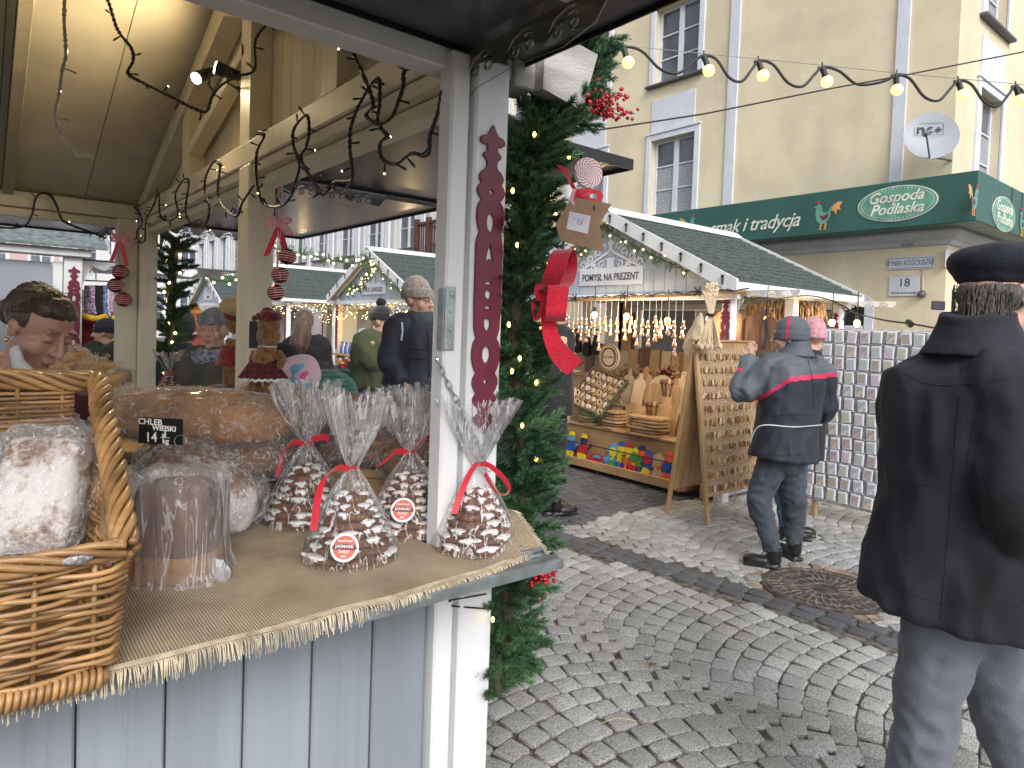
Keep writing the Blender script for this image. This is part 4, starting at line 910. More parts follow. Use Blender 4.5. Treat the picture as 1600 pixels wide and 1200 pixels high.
def cloth_z(x, y):
    z = .9995+.0035*(noise.noise(Vector((x*7, y*9, 0)))+1)
    if x > .93 and y > 1.2: t = min(1, (x-.93)/.17); z += .075*t*t*(3-2*t)*min(1, (y-1.2)/.12)
    return z
def front_y(x): return 1.158+.010*noise.noise(Vector((x*6, 3, 0)))+(.055*max(0, (x-.62)/.45)**1.5 if x > .62 else 0)
def edgef(u, v): x = .891+.209*u; fy = front_y(x); y = fy+(1.352-fy)*v; return Vector((x, y, cloth_z(x, y)))
m = M()
def cf(u, v):
    x = -.6+1.70*u; fy = front_y(x); y = fy+(2.02-fy)*v
    if x > .95: y = fy+(1.37+.0*u-fy)*v if x > .955 and True else y
    return Vector((x, y, cloth_z(x, y)))
m.grid(lambda u, v: cf(u*.877, v), 90, 26)
m.grid(lambda u, v: edgef(u, v), 14, 12)
bl = m.obj('burlap_runner', bur, smooth=True, fix=False); tag(bl, 'coarse burlap cloth with frayed fringe spread along the bakery counter', 'cloth')
m = M(); x = -.6
while x < 1.06:
    y = front_y(x); z = cloth_z(x, y); L_ = R.uniform(.018, .034)*(1 if x < .6 else .5); dx = R.uniform(-.006, .006)
    m.tube([(x, y+.002, z), (x+dx*.3, y-.006, z-.002), (x+dx, y-.009-L_*.15, z-L_)], [.0011, .0011, .0006], 4, cap=False); x += R.uniform(.0018, .0034)
y = 1.2
while y < 1.34:
    z = cloth_z(1.1, y); m.tube([(1.098, y, z), (1.112+R.uniform(0, .008), y+R.uniform(-.003, .003), z-.006)], .001, 4, cap=False); y += .003
m.obj('fringe', thread, bl, fix=False, kind='stuff')
m = M()
for k in range(4): # open hem weave proud of the cloth
    m.tube([(-.6+1.6*i/80, front_y(-.6+1.6*i/80)+.004+k*.0045, cloth_z(-.6+1.6*i/80, 1.18)+.0016) for i in range(81)], .0009, 4, cap=False)
m.obj('hem_thread', thread, bl, fix=False, kind='stuff')
# ------------------------------------------------------------------ wicker basket
wick = mat('honey wicker', (.44, .25, .10), .42, ns=6, na=.12, col2=(.20, .10, .038), sc=(1, 1, 6), coat=.15, bump=.1, bs=60)
vary(wick, .38)
bk_ = empty('wicker_basket', (-.13, 1.37, 1.0), 'large honey coloured wicker basket with high back, full of floured bread', 'basket')
BO = Vector((-.13, 1.37, 1.0))
def bp_(mb, n, parent=None, m_=None, **k): o = mb.obj(n, m_ or wick, parent or bk_, smooth=True, loc=BO, **k); o.location = (0, 0, 0); return o
BX0, BX1, BY0, BY1 = -.45, .166, 1.15, 1.60
def rim_z(y): t = (y-BY0)/(BY1-BY0); return 1.190+.215*(t**.8)
def flare(z): return .018*(z-1.0)/.2
def side_pt(t, z, ph, amp, y_only=None): pass
rows = 21
stk_f = [BX0+.02+i*(BX1-BX0-.04)/8 for i in range(9)]; stk_s = [BY0+.02+i*(BY1-BY0-.04)/5 for i in range(6)]
for i in range(rows):  # front wall strands, wavy round stakes
    z = 1.022+i*(.158/(rows-1))
    def fpt(x, i=i, z=z):
        ph = math.pi*(x-stk_f[0])/((stk_f[-1]-stk_f[0])/8)
        w = math.sin(ph+math.pi/2+(i % 2)*math.pi)*.0062; return (x+0, BY0-flare(z)+w, z+.0028*math.sin(ph*.5+i*1.9)+R.uniform(-.0006, .0006))
    mb = M(); n = 44; pts = [fpt(BX0+(BX1-BX0)*k/n) for k in range(n+1)]
    e = pts[-1]; pts += [(BX1+.010+flare(z), BY0+.008, z)]+[(BX1+flare(z)+.0062*math.sin(math.pi*(BY0+dd-stk_s[0])/((stk_s[-1]-stk_s[0])/5)+math.pi/2+(i % 2)*math.pi), BY0+dd, z+.4*dd*0) for dd in [.03+.02*q for q in range(23)]]
    mb.tube(pts, R.uniform(.0036, .0043), 7); bp_(mb, 'wicker_strand')
for i in range(26):  # right side upper strands, sloping with the rim
    t0 = i/26; mb = M(); pts = []
    for k in range(30):
        y = BY0+.03+(BY1-BY0-.03)*k/29; zt = rim_z(y); z = 1.18+t0*(zt-1.18) if zt > 1.185 else zt
        pts.append((BX1+flare(z)+.0058*math.sin(math.pi*(y-stk_s[0])/((stk_s[-1]-stk_s[0])/5)+(i % 2)*math.pi), y, z))
    if i % 2 == 0: mb.tube(pts, .0039, 6); bp_(mb, 'wicker_strand')
for i in range(44):  # back wall
    z = 1.02+i*.0088; mb = M(); mb.tube([(BX0+(BX1-BX0)*k/40, BY1+.0055*math.sin(math.pi*k/40*8+(i % 2)*math.pi), z+R.uniform(-.0006, .0006)) for k in range(41)], .0039, 6)
    if z < 1.395: bp_(mb, 'wicker_strand')
for x in stk_f: m = M(); m.tube([(x, BY0, 1.0), (x, BY0-.018, 1.19)], .004, 6); bp_(m, 'stake'); m = M(); m.tube([(x, BY1, 1.0), (x, BY1, 1.41)], .004, 6); bp_(m, 'stake')
for y in stk_s: m = M(); m.tube([(BX1, y, 1.0), (BX1+flare(rim_z(y)), y, rim_z(y))], .004, 6); bp_(m, 'stake')
# braided rim: strands that wind round each other
def rope(pts, n, r, rs, tw, name='rim_strand', mm=None):
    pts = bez(pts, 10); k = len(pts)
    for s in range(n):
        out = []; acc = 0
        for i, p in enumerate(pts):
            if i: acc += (p-pts[i-1]).length
            t = (pts[min(i+1, k-1)]-pts[max(i-1, 0)]).normalized(); a, b = frame(t); w = acc*tw+2*math.pi*s/n; out.append(p+a*r*math.cos(w)+b*r*math.sin(w))
        mb = M(); mb.tube(out, rs, 7); bp_(mb, name)
rimp = [(BX0, BY0-.018, 1.195), (-.1, BY0-.020, 1.195), (BX1-.03, BY0-.019, 1.196)]
rope([(BX0, BY0-.018, 1.196), (-.15, BY0-.018, 1.197), (.1, BY0-.018, 1.198), (BX1+.018, BY0-.010, 1.20)], 5, .011, .0055, 26)
rope([(BX1+.020, BY0-.014, 1.196)]+[(BX1+flare(rim_z(y))+.002, y, rim_z(y)+.004) for y in (1.2, 1.3, 1.4, 1.5, 1.60)]+[(BX1-.01, BY1+.005, 1.412), (.05, BY1+.004, 1.418), (-.2, BY1, 1.42), (BX0, BY1, 1.42)], 6, .015, .0068, 30)
rope([(BX0, BY0-.004, 1.006), (-.1, BY0-.004, 1.005), (BX1, BY0-.002, 1.005)], 1, 0, .012, 0, 'base_cane')
for i in range(70):
    x = BX0+.009*i
    if x < BX1-.01: m = M(); m.tube([(x+.0005+.002*math.sin(q), BY0-.004+.0135*math.cos(q), 1.005+.0135*math.sin(q)) for q in [w*math.pi/5 for w in range(10)]], .0043, 5, closed=True); bp_(m, 'base_wrap')
m = M(); m.box(BX0, BX1, BY0+.01, BY1-.005, 1.0, 1.008); bp_(m, 'base')
# grey latch remnant on the basket front
m = M(); q = onY(120, 875, BY0-.032); m.ell(q, (.022, .004, .007), 10, 6); fuse(m, 'wire_clasp', mat('dull grey metal', (.35, .35, .34), .5, metal=.6, bump=.5, bs=90), bk_, .002, 1, disp=lumpy(.002, 300), loc=BO).location = (0, 0, 0)
# breads in the basket
c = far(70, 775, 1.19)
def q_(px, py, d): return far(px, py, d)
loaf(q_(72, 772, 1.22), (.068, .05, .105), crustw, 'rectangular bread dusted white with flour, standing in the front of the basket', pw=.35, rot=(rad(-12), 0, rad(-32)), seed=1, wr=1.03)
loaf(q_(55, 735, 1.33), (.085, .05, .09), crustf, 'brown wrapped bread standing just behind the white floured loaf in the basket', pw=.45, rot=(rad(-12), 0, rad(-32)), seed=2, wr=1.03)
loaf(q_(30, 700, 1.42), (.10, .05, .08), crustf, 'brown wrapped bread at the back of the basket against the wicker', pw=.5, rot=(rad(-10), 0, rad(-35)), seed=3, wr=1.03)
loaf(q_(-48, 780, 1.25), (.07, .05, .10), crustd, 'dark bread at the left edge of the photo inside the basket', pw=.4, rot=(rad(-10), 0, rad(-32)), seed=4, wr=1.03)
# ------------------------------------------------------------------ loaves on the counter
def rz(px, py, d, deg=0): return far(px, py, d)
b1 = empty('bagged_bread', onZ(252, 925, 1.0)+Vector((.045, .09, .0)), 'tall dark bread in a milky plastic bag beside the basket', 'bread')
b1.rotation_euler = (0, 0, rad(-34))
blob('loaf', (0, 0, .105), (.079, .074, .098), crustd, b1, .5, lumpy(.012, 10, 5))
blob('loaf_base', (0, -.004, .03), (.089, .084, .033), crustg, b1, .4, lumpy(.004, 12, 6))
m = M()
def bagf(u, v):
    th = 2*math.pi*u; z = -.0+.235*v; sq = lambda t: math.copysign(abs(t)**.5, t)
    rx, ry = .097*(1-.12*v), .090*(1-.12*v)
    if v > .84: k = (v-.84)/.16; rx *= 1-k*k*.6; ry *= 1-k*k*.85
    w = 1.02+.09*noise.noise(Vector((math.cos(th)*3.4, math.sin(th)*3.4, v*1.1)))+.075*(1-abs(noise.noise(Vector((math.cos(th)*6, math.sin(th)*6, v*1.5+4))))*3)
    if v < .12: w += (.12-v)*.8*(1+noise.noise(Vector((th*3, 0, 0))))
    return Vector((rx*sq(math.cos(th))*w, ry*sq(math.sin(th))*w, z+.004))
m.grid(bagf, 120, 40); m.obj('bag', filmw, b1, smooth=True, fix=False)
o = blob('bag_flap', (.10, -.05, .018), (.022, .004, .03), filmw, b1, .8, crinkle(.006, 22, 2))
loaf(onZ(318, 845, 1.0)+Vector((.03, .13, .10)), (.155, .12, .085), crustf, 'round wrapped bread dusted with flour leaning behind the bagged loaf', pw=.85, rot=(rad(14), rad(24), rad(-50)), seed=7, wr=1.02)
T1 = far(345, 722, 1.93); zt = 1.0
loaf(far(318, 652, 1.93), (.27, .12, .068), crustg, 'long golden wrapped bread on top of the stack behind the price card', pw=.62, rot=(0, rad(2), rad(-40)), seed=9, wr=1.03)
loaf(far(345, 716, 1.90), (.20, .11, .052), crustd, 'dark flat wrapped bread under the long golden loaf', pw=.6, rot=(0, rad(-3), rad(-42)), seed=10)
loaf(far(400, 768, 1.95), (.15, .10, .040), crustd, 'dark wrapped bread at the bottom of the stack behind the price card', pw=.6, rot=(0, 0, rad(-42)), seed=11)
loaf(far(455, 660, 2.15), (.13, .09, .045), crustd, 'dark wrapped bread just left of the gingerbread tree with green sprinkles', 'wrapped breads behind the gingerbread trees', rot=(0, 0, rad(-30)), seed=12)
for i, (x, y, d, rr, mm, lb) in enumerate(((520, 640, 2.35, (.17, .1, .05), crustg, 'golden wrapped bread seen behind the green sprinkled gingerbread tree'), (600, 655, 2.3, (.15, .1, .055), crustf, 'brown wrapped bread behind the tied top of the front gingerbread tree'), (655, 640, 2.35, (.12, .1, .045), crustd, 'dark wrapped bread nearest the corner post'),
        (585, 705, 2.2, (.14, .09, .05), crustg, 'golden bread low in the pile between two gingerbread trees'), (520, 705, 2.15, (.12, .09, .05), crustd, 'dark bread low in the pile left of the front gingerbread tree'), (430, 622, 2.75, (.14, .08, .045), crustg, 'golden wrapped bread at the far end of the side counter pile under the doll'), (650, 715, 2.1, (.1, .09, .05), crustg, 'small golden bread low in the pile beside the corner post'))):
    loaf(far(x, y, d), rr, mm, lb, 'wrapped breads behind the gingerbread trees', rot=(R.uniform(-.1, .1), R.uniform(-.1, .1), rad(-35+R.uniform(-12, 12))), seed=20+i)
# low risers that carry the stacked loaves
for (x, y, d, w, dp, top, lb) in ((560, 760, 2.3, .62, .42, 1.085, 'low wooden tray carrying the breads behind the gingerbread trees'), (200, 722, 2.75, .34, .55, 1.03, 'wooden tray on the counter left of the long golden loaf')):
    p = far(x, y, d); m = M(); mt = Matrix.Translation((p.x, p.y, 0))@Matrix.Rotation(rad(-8 if w < .5 else -38), 4, 'Z')
    m.box(-w/2, w/2, -dp/2, dp/2, .9995, top-.02, 0, mt); 
    for s in (-1, 1): m.box(s*(w/2-.01)-.01, s*(w/2-.01)+.01, -dp/2, dp/2, top-.019, top+.01, 0, mt); m.box(-w/2+.021, w/2-.021, s*(dp/2-.01)-.01, s*(dp/2-.01)+.01, top-.019, top+.009, 0, mt)
    tag(m.obj('wooden_tray', wood2), lb, 'tray')
# price card
pc = far(252, 674, 1.55); pm = Matrix((CR, CU, -CF)).transposed().to_4x4(); pm = Matrix.Translation(pc)@Matrix.Rotation(rad(-2), 4, 'Z')@Matrix((R0, U0, -F0)).transposed().to_4x4()
m = M(); m.box(-.052, .052, -.029, .031, 0, .0025, 0, pm, .001); pcd = m.obj('price_card', mat('black card', (.006, .006, .007), .45)); tag(pcd, 'black chalk price card reading CHLEB WIEJSKI 14 zł/kg on a wire ring', 'price card')
chalk = mat('white chalk pen', (.8, .8, .78), .7)
def pt(s, sz, x, y, rot=0, sx=1): text(s, sz, pm@Matrix.Translation((x, y, .0027))@Matrix.Rotation(rot, 4, 'Z'), chalk, pcd, sx=sx, ext=.0003, bold=.0004)
pt('CHLEB', .019, -.025, .021, -.03, 1); pt('WIEJSKI', .0165, .008, .007, -.03, 1.0); pt('14', .032, -.022, -.015, .04, .9); pt('zł', .015, .008, -.008); pt('kg', .017, .012, -.022)
m = M(); m.box(-.001, .022, -.0142, -.0132, .0027, .0032, 0, pm, 0); m.obj('lettering', chalk, pcd)
m = M(); rc_ = pm@Vector((.047, -.020, .004)); m.tube([rc_+CR*.0135*math.cos(a*math.pi/8)+CU*.0135*math.sin(a*math.pi/8) for a in range(16)], .0009, 6, closed=True); m.tube([rc_-CU*.0135, rc_-CU*.075+CF*.02], .0009, 6); m.obj('wire_ring', screwm, pcd)
# ------------------------------------------------------------------ gingerbread trees in cellophane
ginger = mat('gingerbread', (.17, .062, .018), .6, ns=18, na=.12, bump=.35, bs=90, col2=(.10, .036, .012)); icing = mat('white icing', (.82, .80, .78), .35, ns=20, na=.04, coat=.3)
board = mat('gold cake board', (.35, .24, .12), .4, metal=.4); sprg = mat('green sprinkles', (.02, .25, .05), .4); sprp = mat('pink sprinkles', (.75, .03, .16), .4); sprb = mat('pale blue sprinkles', (.35, .65, .75), .4)
stick = mat('coral sticker', (.66, .13, .09), .5); stickw = mat('sticker white', (.82, .80, .79), .45)
def ribbon(name, pts, wv, w, m_, parent, t=.0008, n=8, **k):
    P_ = bez(pts, n); kk = len(P_); WV = [Vector(a) for a in wv]
    def wd(i): f = i/(kk-1)*(len(WV)-1); a = int(min(f, len(WV)-2)); return WV[a].lerp(WV[a+1], f-a).normalized()
    mb = M(); vs = []
    for i, p in enumerate(P_):
        tt = (P_[min(i+1, kk-1)]-P_[max(i-1, 0)]).normalized(); q = wd(i); nn = tt.cross(q).normalized()*t
        vs += [p-q*w/2-nn, p+q*w/2-nn, p+q*w/2+nn, p-q*w/2+nn]
    fs = [(i*4+j, i*4+(j+1) % 4, i*4+4+(j+1) % 4, i*4+4+j) for i in range(kk-1) for j in range(4)]+[(3, 2, 1, 0), tuple((kk-1)*4+j for j in range(4))]
    mb.add(vs, fs); return mb.obj(name, m_, parent, smooth=40, **k)
def star(rad_, z0, t, ang, seed, bumpy=6):
    mb = M(); n = 48; rings = []
    rr = random.Random(seed)
    def prof(a): return rad_*(.80+.20*abs(math.cos(a*bumpy/2+ang))**.8)*(1+.02*noise.noise(Vector((math.cos(a)*2, math.sin(a)*2, seed))))
    vs = []
    for z, s in ((z0, .93), (z0+.003, 1.0), (z0+t-.003, 1.0), (z0+t, .93)):
        for i in range(n): a = 2*math.pi*i/n; vs.append((prof(a)*s*math.cos(a), prof(a)*s*math.sin(a), z))
    fs = [(k*n+j, k*n+(j+1) % n, k*n+n+(j+1) % n, k*n+n+j) for k in range(3) for j in range(n)]+[tuple(range(n-1, -1, -1)), tuple(3*n+j for j in range(n))]
    return mb.add(vs, fs), prof
def tree_bag(c, s, yaw, lab, spr, sticker=True, tails=1, seed=0, flare_dir=(0, 0)):
    rr = random.Random(seed); e = empty('gingerbread_tree', c, lab, 'gingerbread', 'gingerbread trees wrapped in cellophane')
    e.rotation_euler = (0, 0, yaw); e.scale = (s, s, s)
    m = M(); m.lathe([(.0, .001), (.108, .001), (.110, .002), (.108, .003), (0, .003)], 40, cap=False); m.obj('cake_board', board, e, smooth=30)
    z = .004; nl = 8
    for k in range(nl):
        r_ = .104-.0098*k; ang = rr.uniform(0, 2); mb, prof = star(r_, z, .0155, ang, seed*10+k); ck = mb.obj('cookie', ginger, e, smooth=50)
        ic = M(); sp = M()
        for q in range(6):
            a = (q*math.pi-ang)/3*1.0; a = (2*math.pi*q/6)-ang/3
            pr = prof(a); w = rr.uniform(.8, 1.25)*r_*.33
            mt = Matrix.Rotation(a, 4, 'Z')
            if rr.random() < .88:
                ic.ell((pr-.008, 0, z+.0165), (.014, w*.8, .0042), 12, 6, 0, mt); ic.ell((pr-.001, rr.uniform(-.4, .4)*w, z+.0125), (.0055, w*.35, .0062), 10, 6, 0, mt); ic.ell((pr-.002, rr.uniform(-.9, .9)*w, z+.0145), (.005, w*.35, .0045), 10, 6, 0, mt)
                for _ in range(7): sp.box(-.0016, .0016, -.0008, .0008, -.0008, .0008, 0, mt@Matrix.Translation((pr-.001+rr.uniform(-.012, .003), rr.uniform(-.7, .7)*w, z+.0195))@Matrix.Rotation(rr.uniform(0, 3), 4, 'Z'), 0)
        if ic.v: i_ = ic.obj('icing', icing, ck, smooth=True)
        if sp.v: sp.obj('sprinkles', spr, ck, kind='stuff')
        z += .0178
    m = M(); HT = .208; ph = [rr.uniform(0, 6) for _ in range(5)]
    def cel(u, v):
        th = 2*math.pi*u; pl = noise.noise(Vector((math.cos(th)*5, math.sin(th)*5, seed)))+.6*noise.noise(Vector((math.cos(th)*13, math.sin(th)*13, seed+3+v)))
        if v < .6:
            t = v/.6; z = .001+HT*t; r = .1125*(1-t**1.35)+.0105*t; r *= 1+pl*(.03+.28*t*t)
        else:
            t = (v-.6)/.4; z = HT+(.165)*t*(1+.22*noise.noise(Vector((th*2.2, seed, 0)))+.09*noise.noise(Vector((th*7, seed, 5)))*t); r = .0105+(.062+.018*math.sin(th*2+ph[0]))*t**.75; r *= 1+pl*.75*min(1, .3+t)
            th += .15*t
        x, y = r*math.cos(th), r*math.sin(th)
        if v > .6: t = (v-.6)/.4; x += flare_dir[0]*t*t; y += flare_dir[1]*t*t
        return Vector((x, y, z))
    m.grid(cel, 150, 50); m.obj('cellophane', filmv, e, smooth=True, fix=False)
    # loose film points
    m = M()
    for k in range(5):
        a = rr.uniform(0, 6.28); d = Vector((math.cos(a), math.sin(a), 0)); p = Vector((0, 0, HT+.01)); q = p+d*rr.uniform(.05, .09)+Vector((0, 0, rr.uniform(.09, .17))); sd = Vector((-d.y, d.x, 0))*rr.uniform(.012, .03)
        m.grid(lambda u, v: p.lerp(q, u)+sd*(v-.5)*2*math.sin(math.pi*min(.97, u*.8+.1))+Vector((0, 0, .004*math.sin(9*u+6*v))), 8, 4)
    m.obj('film_point', film, e, smooth=True, fix=False, kind='stuff')
    m = M(); m.tube([(.0125*math.cos(a*math.pi/10), .0125*math.sin(a*math.pi/10), HT+.0015*math.sin(a)) for a in range(20)], (.0035, .0016), 8, closed=True); m.obj('ribbon_tie', red, e, smooth=True)
    g = Matrix.Rotation(-yaw, 4, 'Z').to_3x3()
    cl, cf_ = g@Vector((R0.x, R0.y, 0)), g@Vector((-F0.x, -F0.y, 0))
    P = lambda a, b, z: cl*a+cf_*b+Vector((0, 0, z))
    tie = HT
    if tails == 1: rb_ = ribbon('ribbon_tail', [P(-.008, .012, tie), P(-.035, .028, tie+.002), P(-.058, .042, tie-.025), P(-.066, .060, tie-.075), P(-.064, .083, tie-.125)], [P(.2, .2, .9), P(.6, .3, .6), P(1, .1, .1), P(1, 0, 0)], .0165, red, e)
    elif tails == 2:
        rb_ = ribbon('ribbon_tail', [P(-.004, .012, tie), P(-.018, .03, tie-.02), P(-.035, .055, tie-.06), P(-.05, .078, tie-.108)], [P(1, 0, .3), P(1, 0, .2), P(1, 0, 0)], .016, red, e)
        ribbon('ribbon_loop', [P(.008, .012, tie+.004), P(.03, .03, tie+.004), P(.062, .035, tie-.02), P(.082, .03, tie-.05), P(.075, .035, tie-.068), P(.05, .038, tie-.06), P(.02, .024, tie-.018)], [P(.2, .2, .9), P(.4, .3, .8), P(.5, .5, .5), P(.2, .9, .3), P(.3, .3, .9)], .014, red, e)
    elif tails == 3:
        rb_ = ribbon('ribbon_tail', [P(-.008, .01, tie), P(-.035, .016, tie+.002), P(-.060, .02, tie-.02), P(-.078, .025, tie-.035)], [P(.2, .2, .9), P(.3, .3, .9), P(.5, .3, .8)], .015, red, e)
        ribbon('ribbon_tail', [P(.008, .01, tie), P(.04, .0, tie+.04), P(.065, -.01, tie+.03), P(.09, 0, tie-.03), P(.10, 0, tie-.075)], [P(.2, .4, .9), P(.3, .3, .9), P(.9, .2, .3), P(1, 0, 0)], .012, red, e)
    else:
        rb_ = ribbon('ribbon_tail', [P(-.008, .01, tie), P(-.035, .02, tie+.003), P(-.06, .02, tie-.03), P(-.075, .015, tie-.09)], [P(.2, .2, .9), P(.4, .2, .8), P(1, 0, .2)], .014, red, e)
        ribbon('ribbon_loop', [P(.008, .0, tie+.01), P(.04, .0, tie+.018), P(.055, 0, tie+.012)], [P(.1, .1, 1), P(.1, .1, 1)], .017, red, e)
    # small printed words on the tail: tiny white marks
    if sticker:
        z_, rad0 = sticker; sm = Matrix((cl, Vector((0, 0, 1)), cf_)).transposed().to_4x4(); rc0 = .1125*(1-((z_)/HT)**1.35)+.012
        til = Matrix.Rotation(rad(-26), 4, 'X'); sm = Matrix.Translation(P(rad0, rc0+.006, z_))@sm@til
        so_ = plate('sticker', [ell_loop(.031, .031, 36)], .0006, sm, stickw, e)
        plate('sticker_print', [ell_loop(.025, .025, 36)], .0004, sm@Matrix.Translation((0, 0, .0008)), stick, so_)
        plate('sticker_band', [[(-.028, -.002), (-.024, .006), (0, .008), (.024, .006), (.028, -.002), (.023, -.005), (0, -.004), (-.023, -.005)]], .0004, sm@Matrix.Translation((0, 0, .0013)), maroon, so_)
        for s_, z2, y_, mm_ in (('JARMARK', .0095, .002, stickw), ('KRAKOWSKI', .0055, .0135, stickw), ('ŚWIĄT', .008, -.0095, stickw), ('2023', .006, -.019, stickw)): text(s_, z2, sm@Matrix.Translation((0, y_, .0018)), mm_, so_, ext=.0002, bold=.0002)
        plate('sticker_print', [[(-.005, .018), (-.003, .0205), (0, .0185), (.003, .0205), (.005, .018), (0, .016)]], .0003, sm@Matrix.Translation((0, 0, .0018)), orangem, so_)
    return e
tree_bag(onZ(548, 868, 1.003), 1.0, .3, 'front gingerbread tree with blue sprinkles and a large round market sticker, ribbon hanging left', sprb, (.056, .012), 1, 1, (0, 0))
tree_bag(onZ(742, 851, 1.003), .98, .9, 'rightmost gingerbread tree with pink sprinkles beside the corner post, bow loop on its right', sprp, None, 2, 2)
tree_bag(onZ(638, 826, 1.003), 1.0, 1.7, 'gingerbread tree with pink sprinkles and sticker standing behind the front one', sprp, (.078, .0), 3, 3)
tree_bag(onZ(478, 812, 1.003)+Vector((0, .0, 0)), 1.02, 2.2, 'leftmost gingerbread tree with green sprinkles and no sticker', sprg, None, 0, 4)
tree_bag(onZ(672, 792, 1.003), .98, 2.9, 'rearmost gingerbread tree with green sprinkles half hidden beside the white post', sprg, None, 3, 5)
# three small wrapped gingerbread bags at the far end and their white tray
tp = far(300, 612, 4.1); m = M(); mt = Matrix.Translation((tp.x, tp.y, 0))@Matrix.Rotation(rad(-6), 4, 'Z'); m.box(-.16, .16, -.5, .4, .9995, 1.09, 0, mt); tag(m.obj('white_box', trimw), 'white box at the far end of the side counter under the small ribboned bags', 'box')
for i, (x, y) in enumerate(((265, 600), (290, 603), (322, 598))):
    e = tree_bag(far(x, y+6, 4.1), .62, i*1.3, ('small ribboned bag by the garland, left one of the three at the far end', 'small ribboned bag in the middle of the three at the far end', 'small ribboned bag on the right of the three, before the woman in grey')[i], sprp, None, (2, 3, 2)[i], 30+i); e.location.z = 1.092; e['group'] = 'small ribboned bags at the far end of the counter'
m = M(); p = far(345, 603, 3.9); m.tube([Vector((p.x, p.y, 1.06))+Vector((.13*math.cos(a)*R0.x, .13*math.cos(a)*R0.y, .10*math.sin(a))) for a in [q*math.pi/12 for q in range(13)]], .008, 8); tag(m.obj('basket_handle', mat('grey metal hoop', (.4, .4, .42), .4, metal=.5)), 'thin grey hoop handle at the far end of the side counter', 'handle')
# honey cakes in film at the far left of the counter
pl_ = far(135, 650, 3.25)
cks = [(95, 578, 3.35), (150, 575, 3.4), (110, 560, 3.5), (125, 600, 3.3), (165, 600, 3.3), (95, 612, 3.1), (150, 632, 3.0), (180, 628, 3.1), (118, 640, 2.9), (165, 655, 2.85), (178, 590, 3.6), (85, 600, 3.4)]
cb = M(); mt = Matrix.Translation((far(140, 640, 3.2).x, far(140, 640, 3.2).y, 0)); cb.box(-.22, .22, -.42, .5, .9995, 1.06, 0, mt); tag(cb.obj('cake_tray', wood2), 'wooden tray heaped with film wrapped honey cakes left of the back post', 'tray')
desc = ('topmost left', 'upper right', 'rearmost top', 'middle', 'right middle', 'lower left', 'large upright', 'lower right', 'front left', 'front right', 'back right', 'left edge')
for i, (x, y, d) in enumerate(cks):
    e = empty('wrapped_cake', far(x, y, d), 'wrapped honey cake, %s of the heap left of the back post' % desc[i], 'cake', 'film wrapped honey cakes heaped on the tray'); e.rotation_euler = (R.uniform(-.2, .2), R.uniform(-.2, .2), R.uniform(0, 3))
    blob('cake', (0, 0, 0), (.075, .06, .032), cakey, e, .35, lumpy(.003, 20, i), n=24, k=12); blob('wrapping', (0, 0, 0), (.088, .07, .042), film, e, .6, crinkle(.012, 17, i*3), n=40, k=24)
    m = M()
    for k in range(7):
        a = 2*math.pi*k/7+i; d_ = Vector((math.cos(a), math.sin(a), .6)); s_ = Vector((-d_.y, d_.x, 0))*.014; p_ = Vector((0, 0, .038)); m.grid(lambda u, v: p_+d_*(.055*u)+s_*(v-.5)*2*u+Vector((0, 0, .01*math.sin(7*u+3*v+k))), 5, 3)
    m.obj('film_point', film, e, smooth=True, fix=False, kind='stuff')
# ------------------------------------------------------------------ fir garland
needle = mat('fir needles', (.085, .175, .075), .5, ns=9, na=.3, col2=(.022, .07, .04), coord='Object'); twig = mat('fir twig', (.06, .05, .03), .8)
lit = mat('lit warm led', (1, .8, .3), .4, emit=(1, .62, .16), es=9)
litw = mat('lit warm white led', (1, .9, .6), .4, emit=(1, .72, .32), es=5)
def sprig_mesh(seed, L_=.105, nn=270, nl=.025):
    rr = random.Random(seed); V = []; Fc = []; mi = []
    def quad(a, b, w):
        d = (b-a).normalized(); s = d.cross(Vector((rr.uniform(-1, 1), rr.uniform(-1, 1), rr.uniform(-1, 1)))).normalized()*w; o = len(V)
        V.extend([tuple(a-s), tuple(a+s), tuple(b+s*.35), tuple(b-s*.35)]); Fc.append((o, o+1, o+2, o+3)); mi.append(0)
    bend = rr.uniform(-.2, .2)
    for i in range(nn):
        t = (i/nn)**.9; p = Vector((bend*L_*t*t, 0, L_*t)); a = rr.uniform(0, 6.283); up = .75+.5*t
        d = Vector((math.cos(a), math.sin(a), up)).normalized(); ln = nl*(1-.35*t)*rr.uniform(.8, 1.1); quad(p, p+d*ln, .0014)
    for k in range(10): a = rr.uniform(0, 6.283); quad(Vector((bend*L_, 0, L_)), Vector((bend*L_+.5*nl*math.cos(a)*.5, .25*nl*math.sin(a), L_+nl*.75)), .001)
    o = len(V)
    for (z, r_) in ((0, .0028), (L_, .001)):
        for j in range(4): V.append((r_*math.cos(j*1.571)+bend*L_*(z > 0), r_*math.sin(j*1.571), z))
    for j in range(4): Fc.append((o+j, o+(j+1) % 4, o+4+(j+1) % 4, o+4+j)); mi.append(1)
    me = bpy.data.meshes.new('fir_sprig'); me.from_pydata(V, [], Fc); me.materials.append(needle); me.materials.append(twig); me.polygons.foreach_set('material_index', mi); me.update(); return me
SPR = [sprig_mesh(i) for i in range(5)]; SPRL = [sprig_mesh(20+i, .085, 46, .03) for i in range(3)]
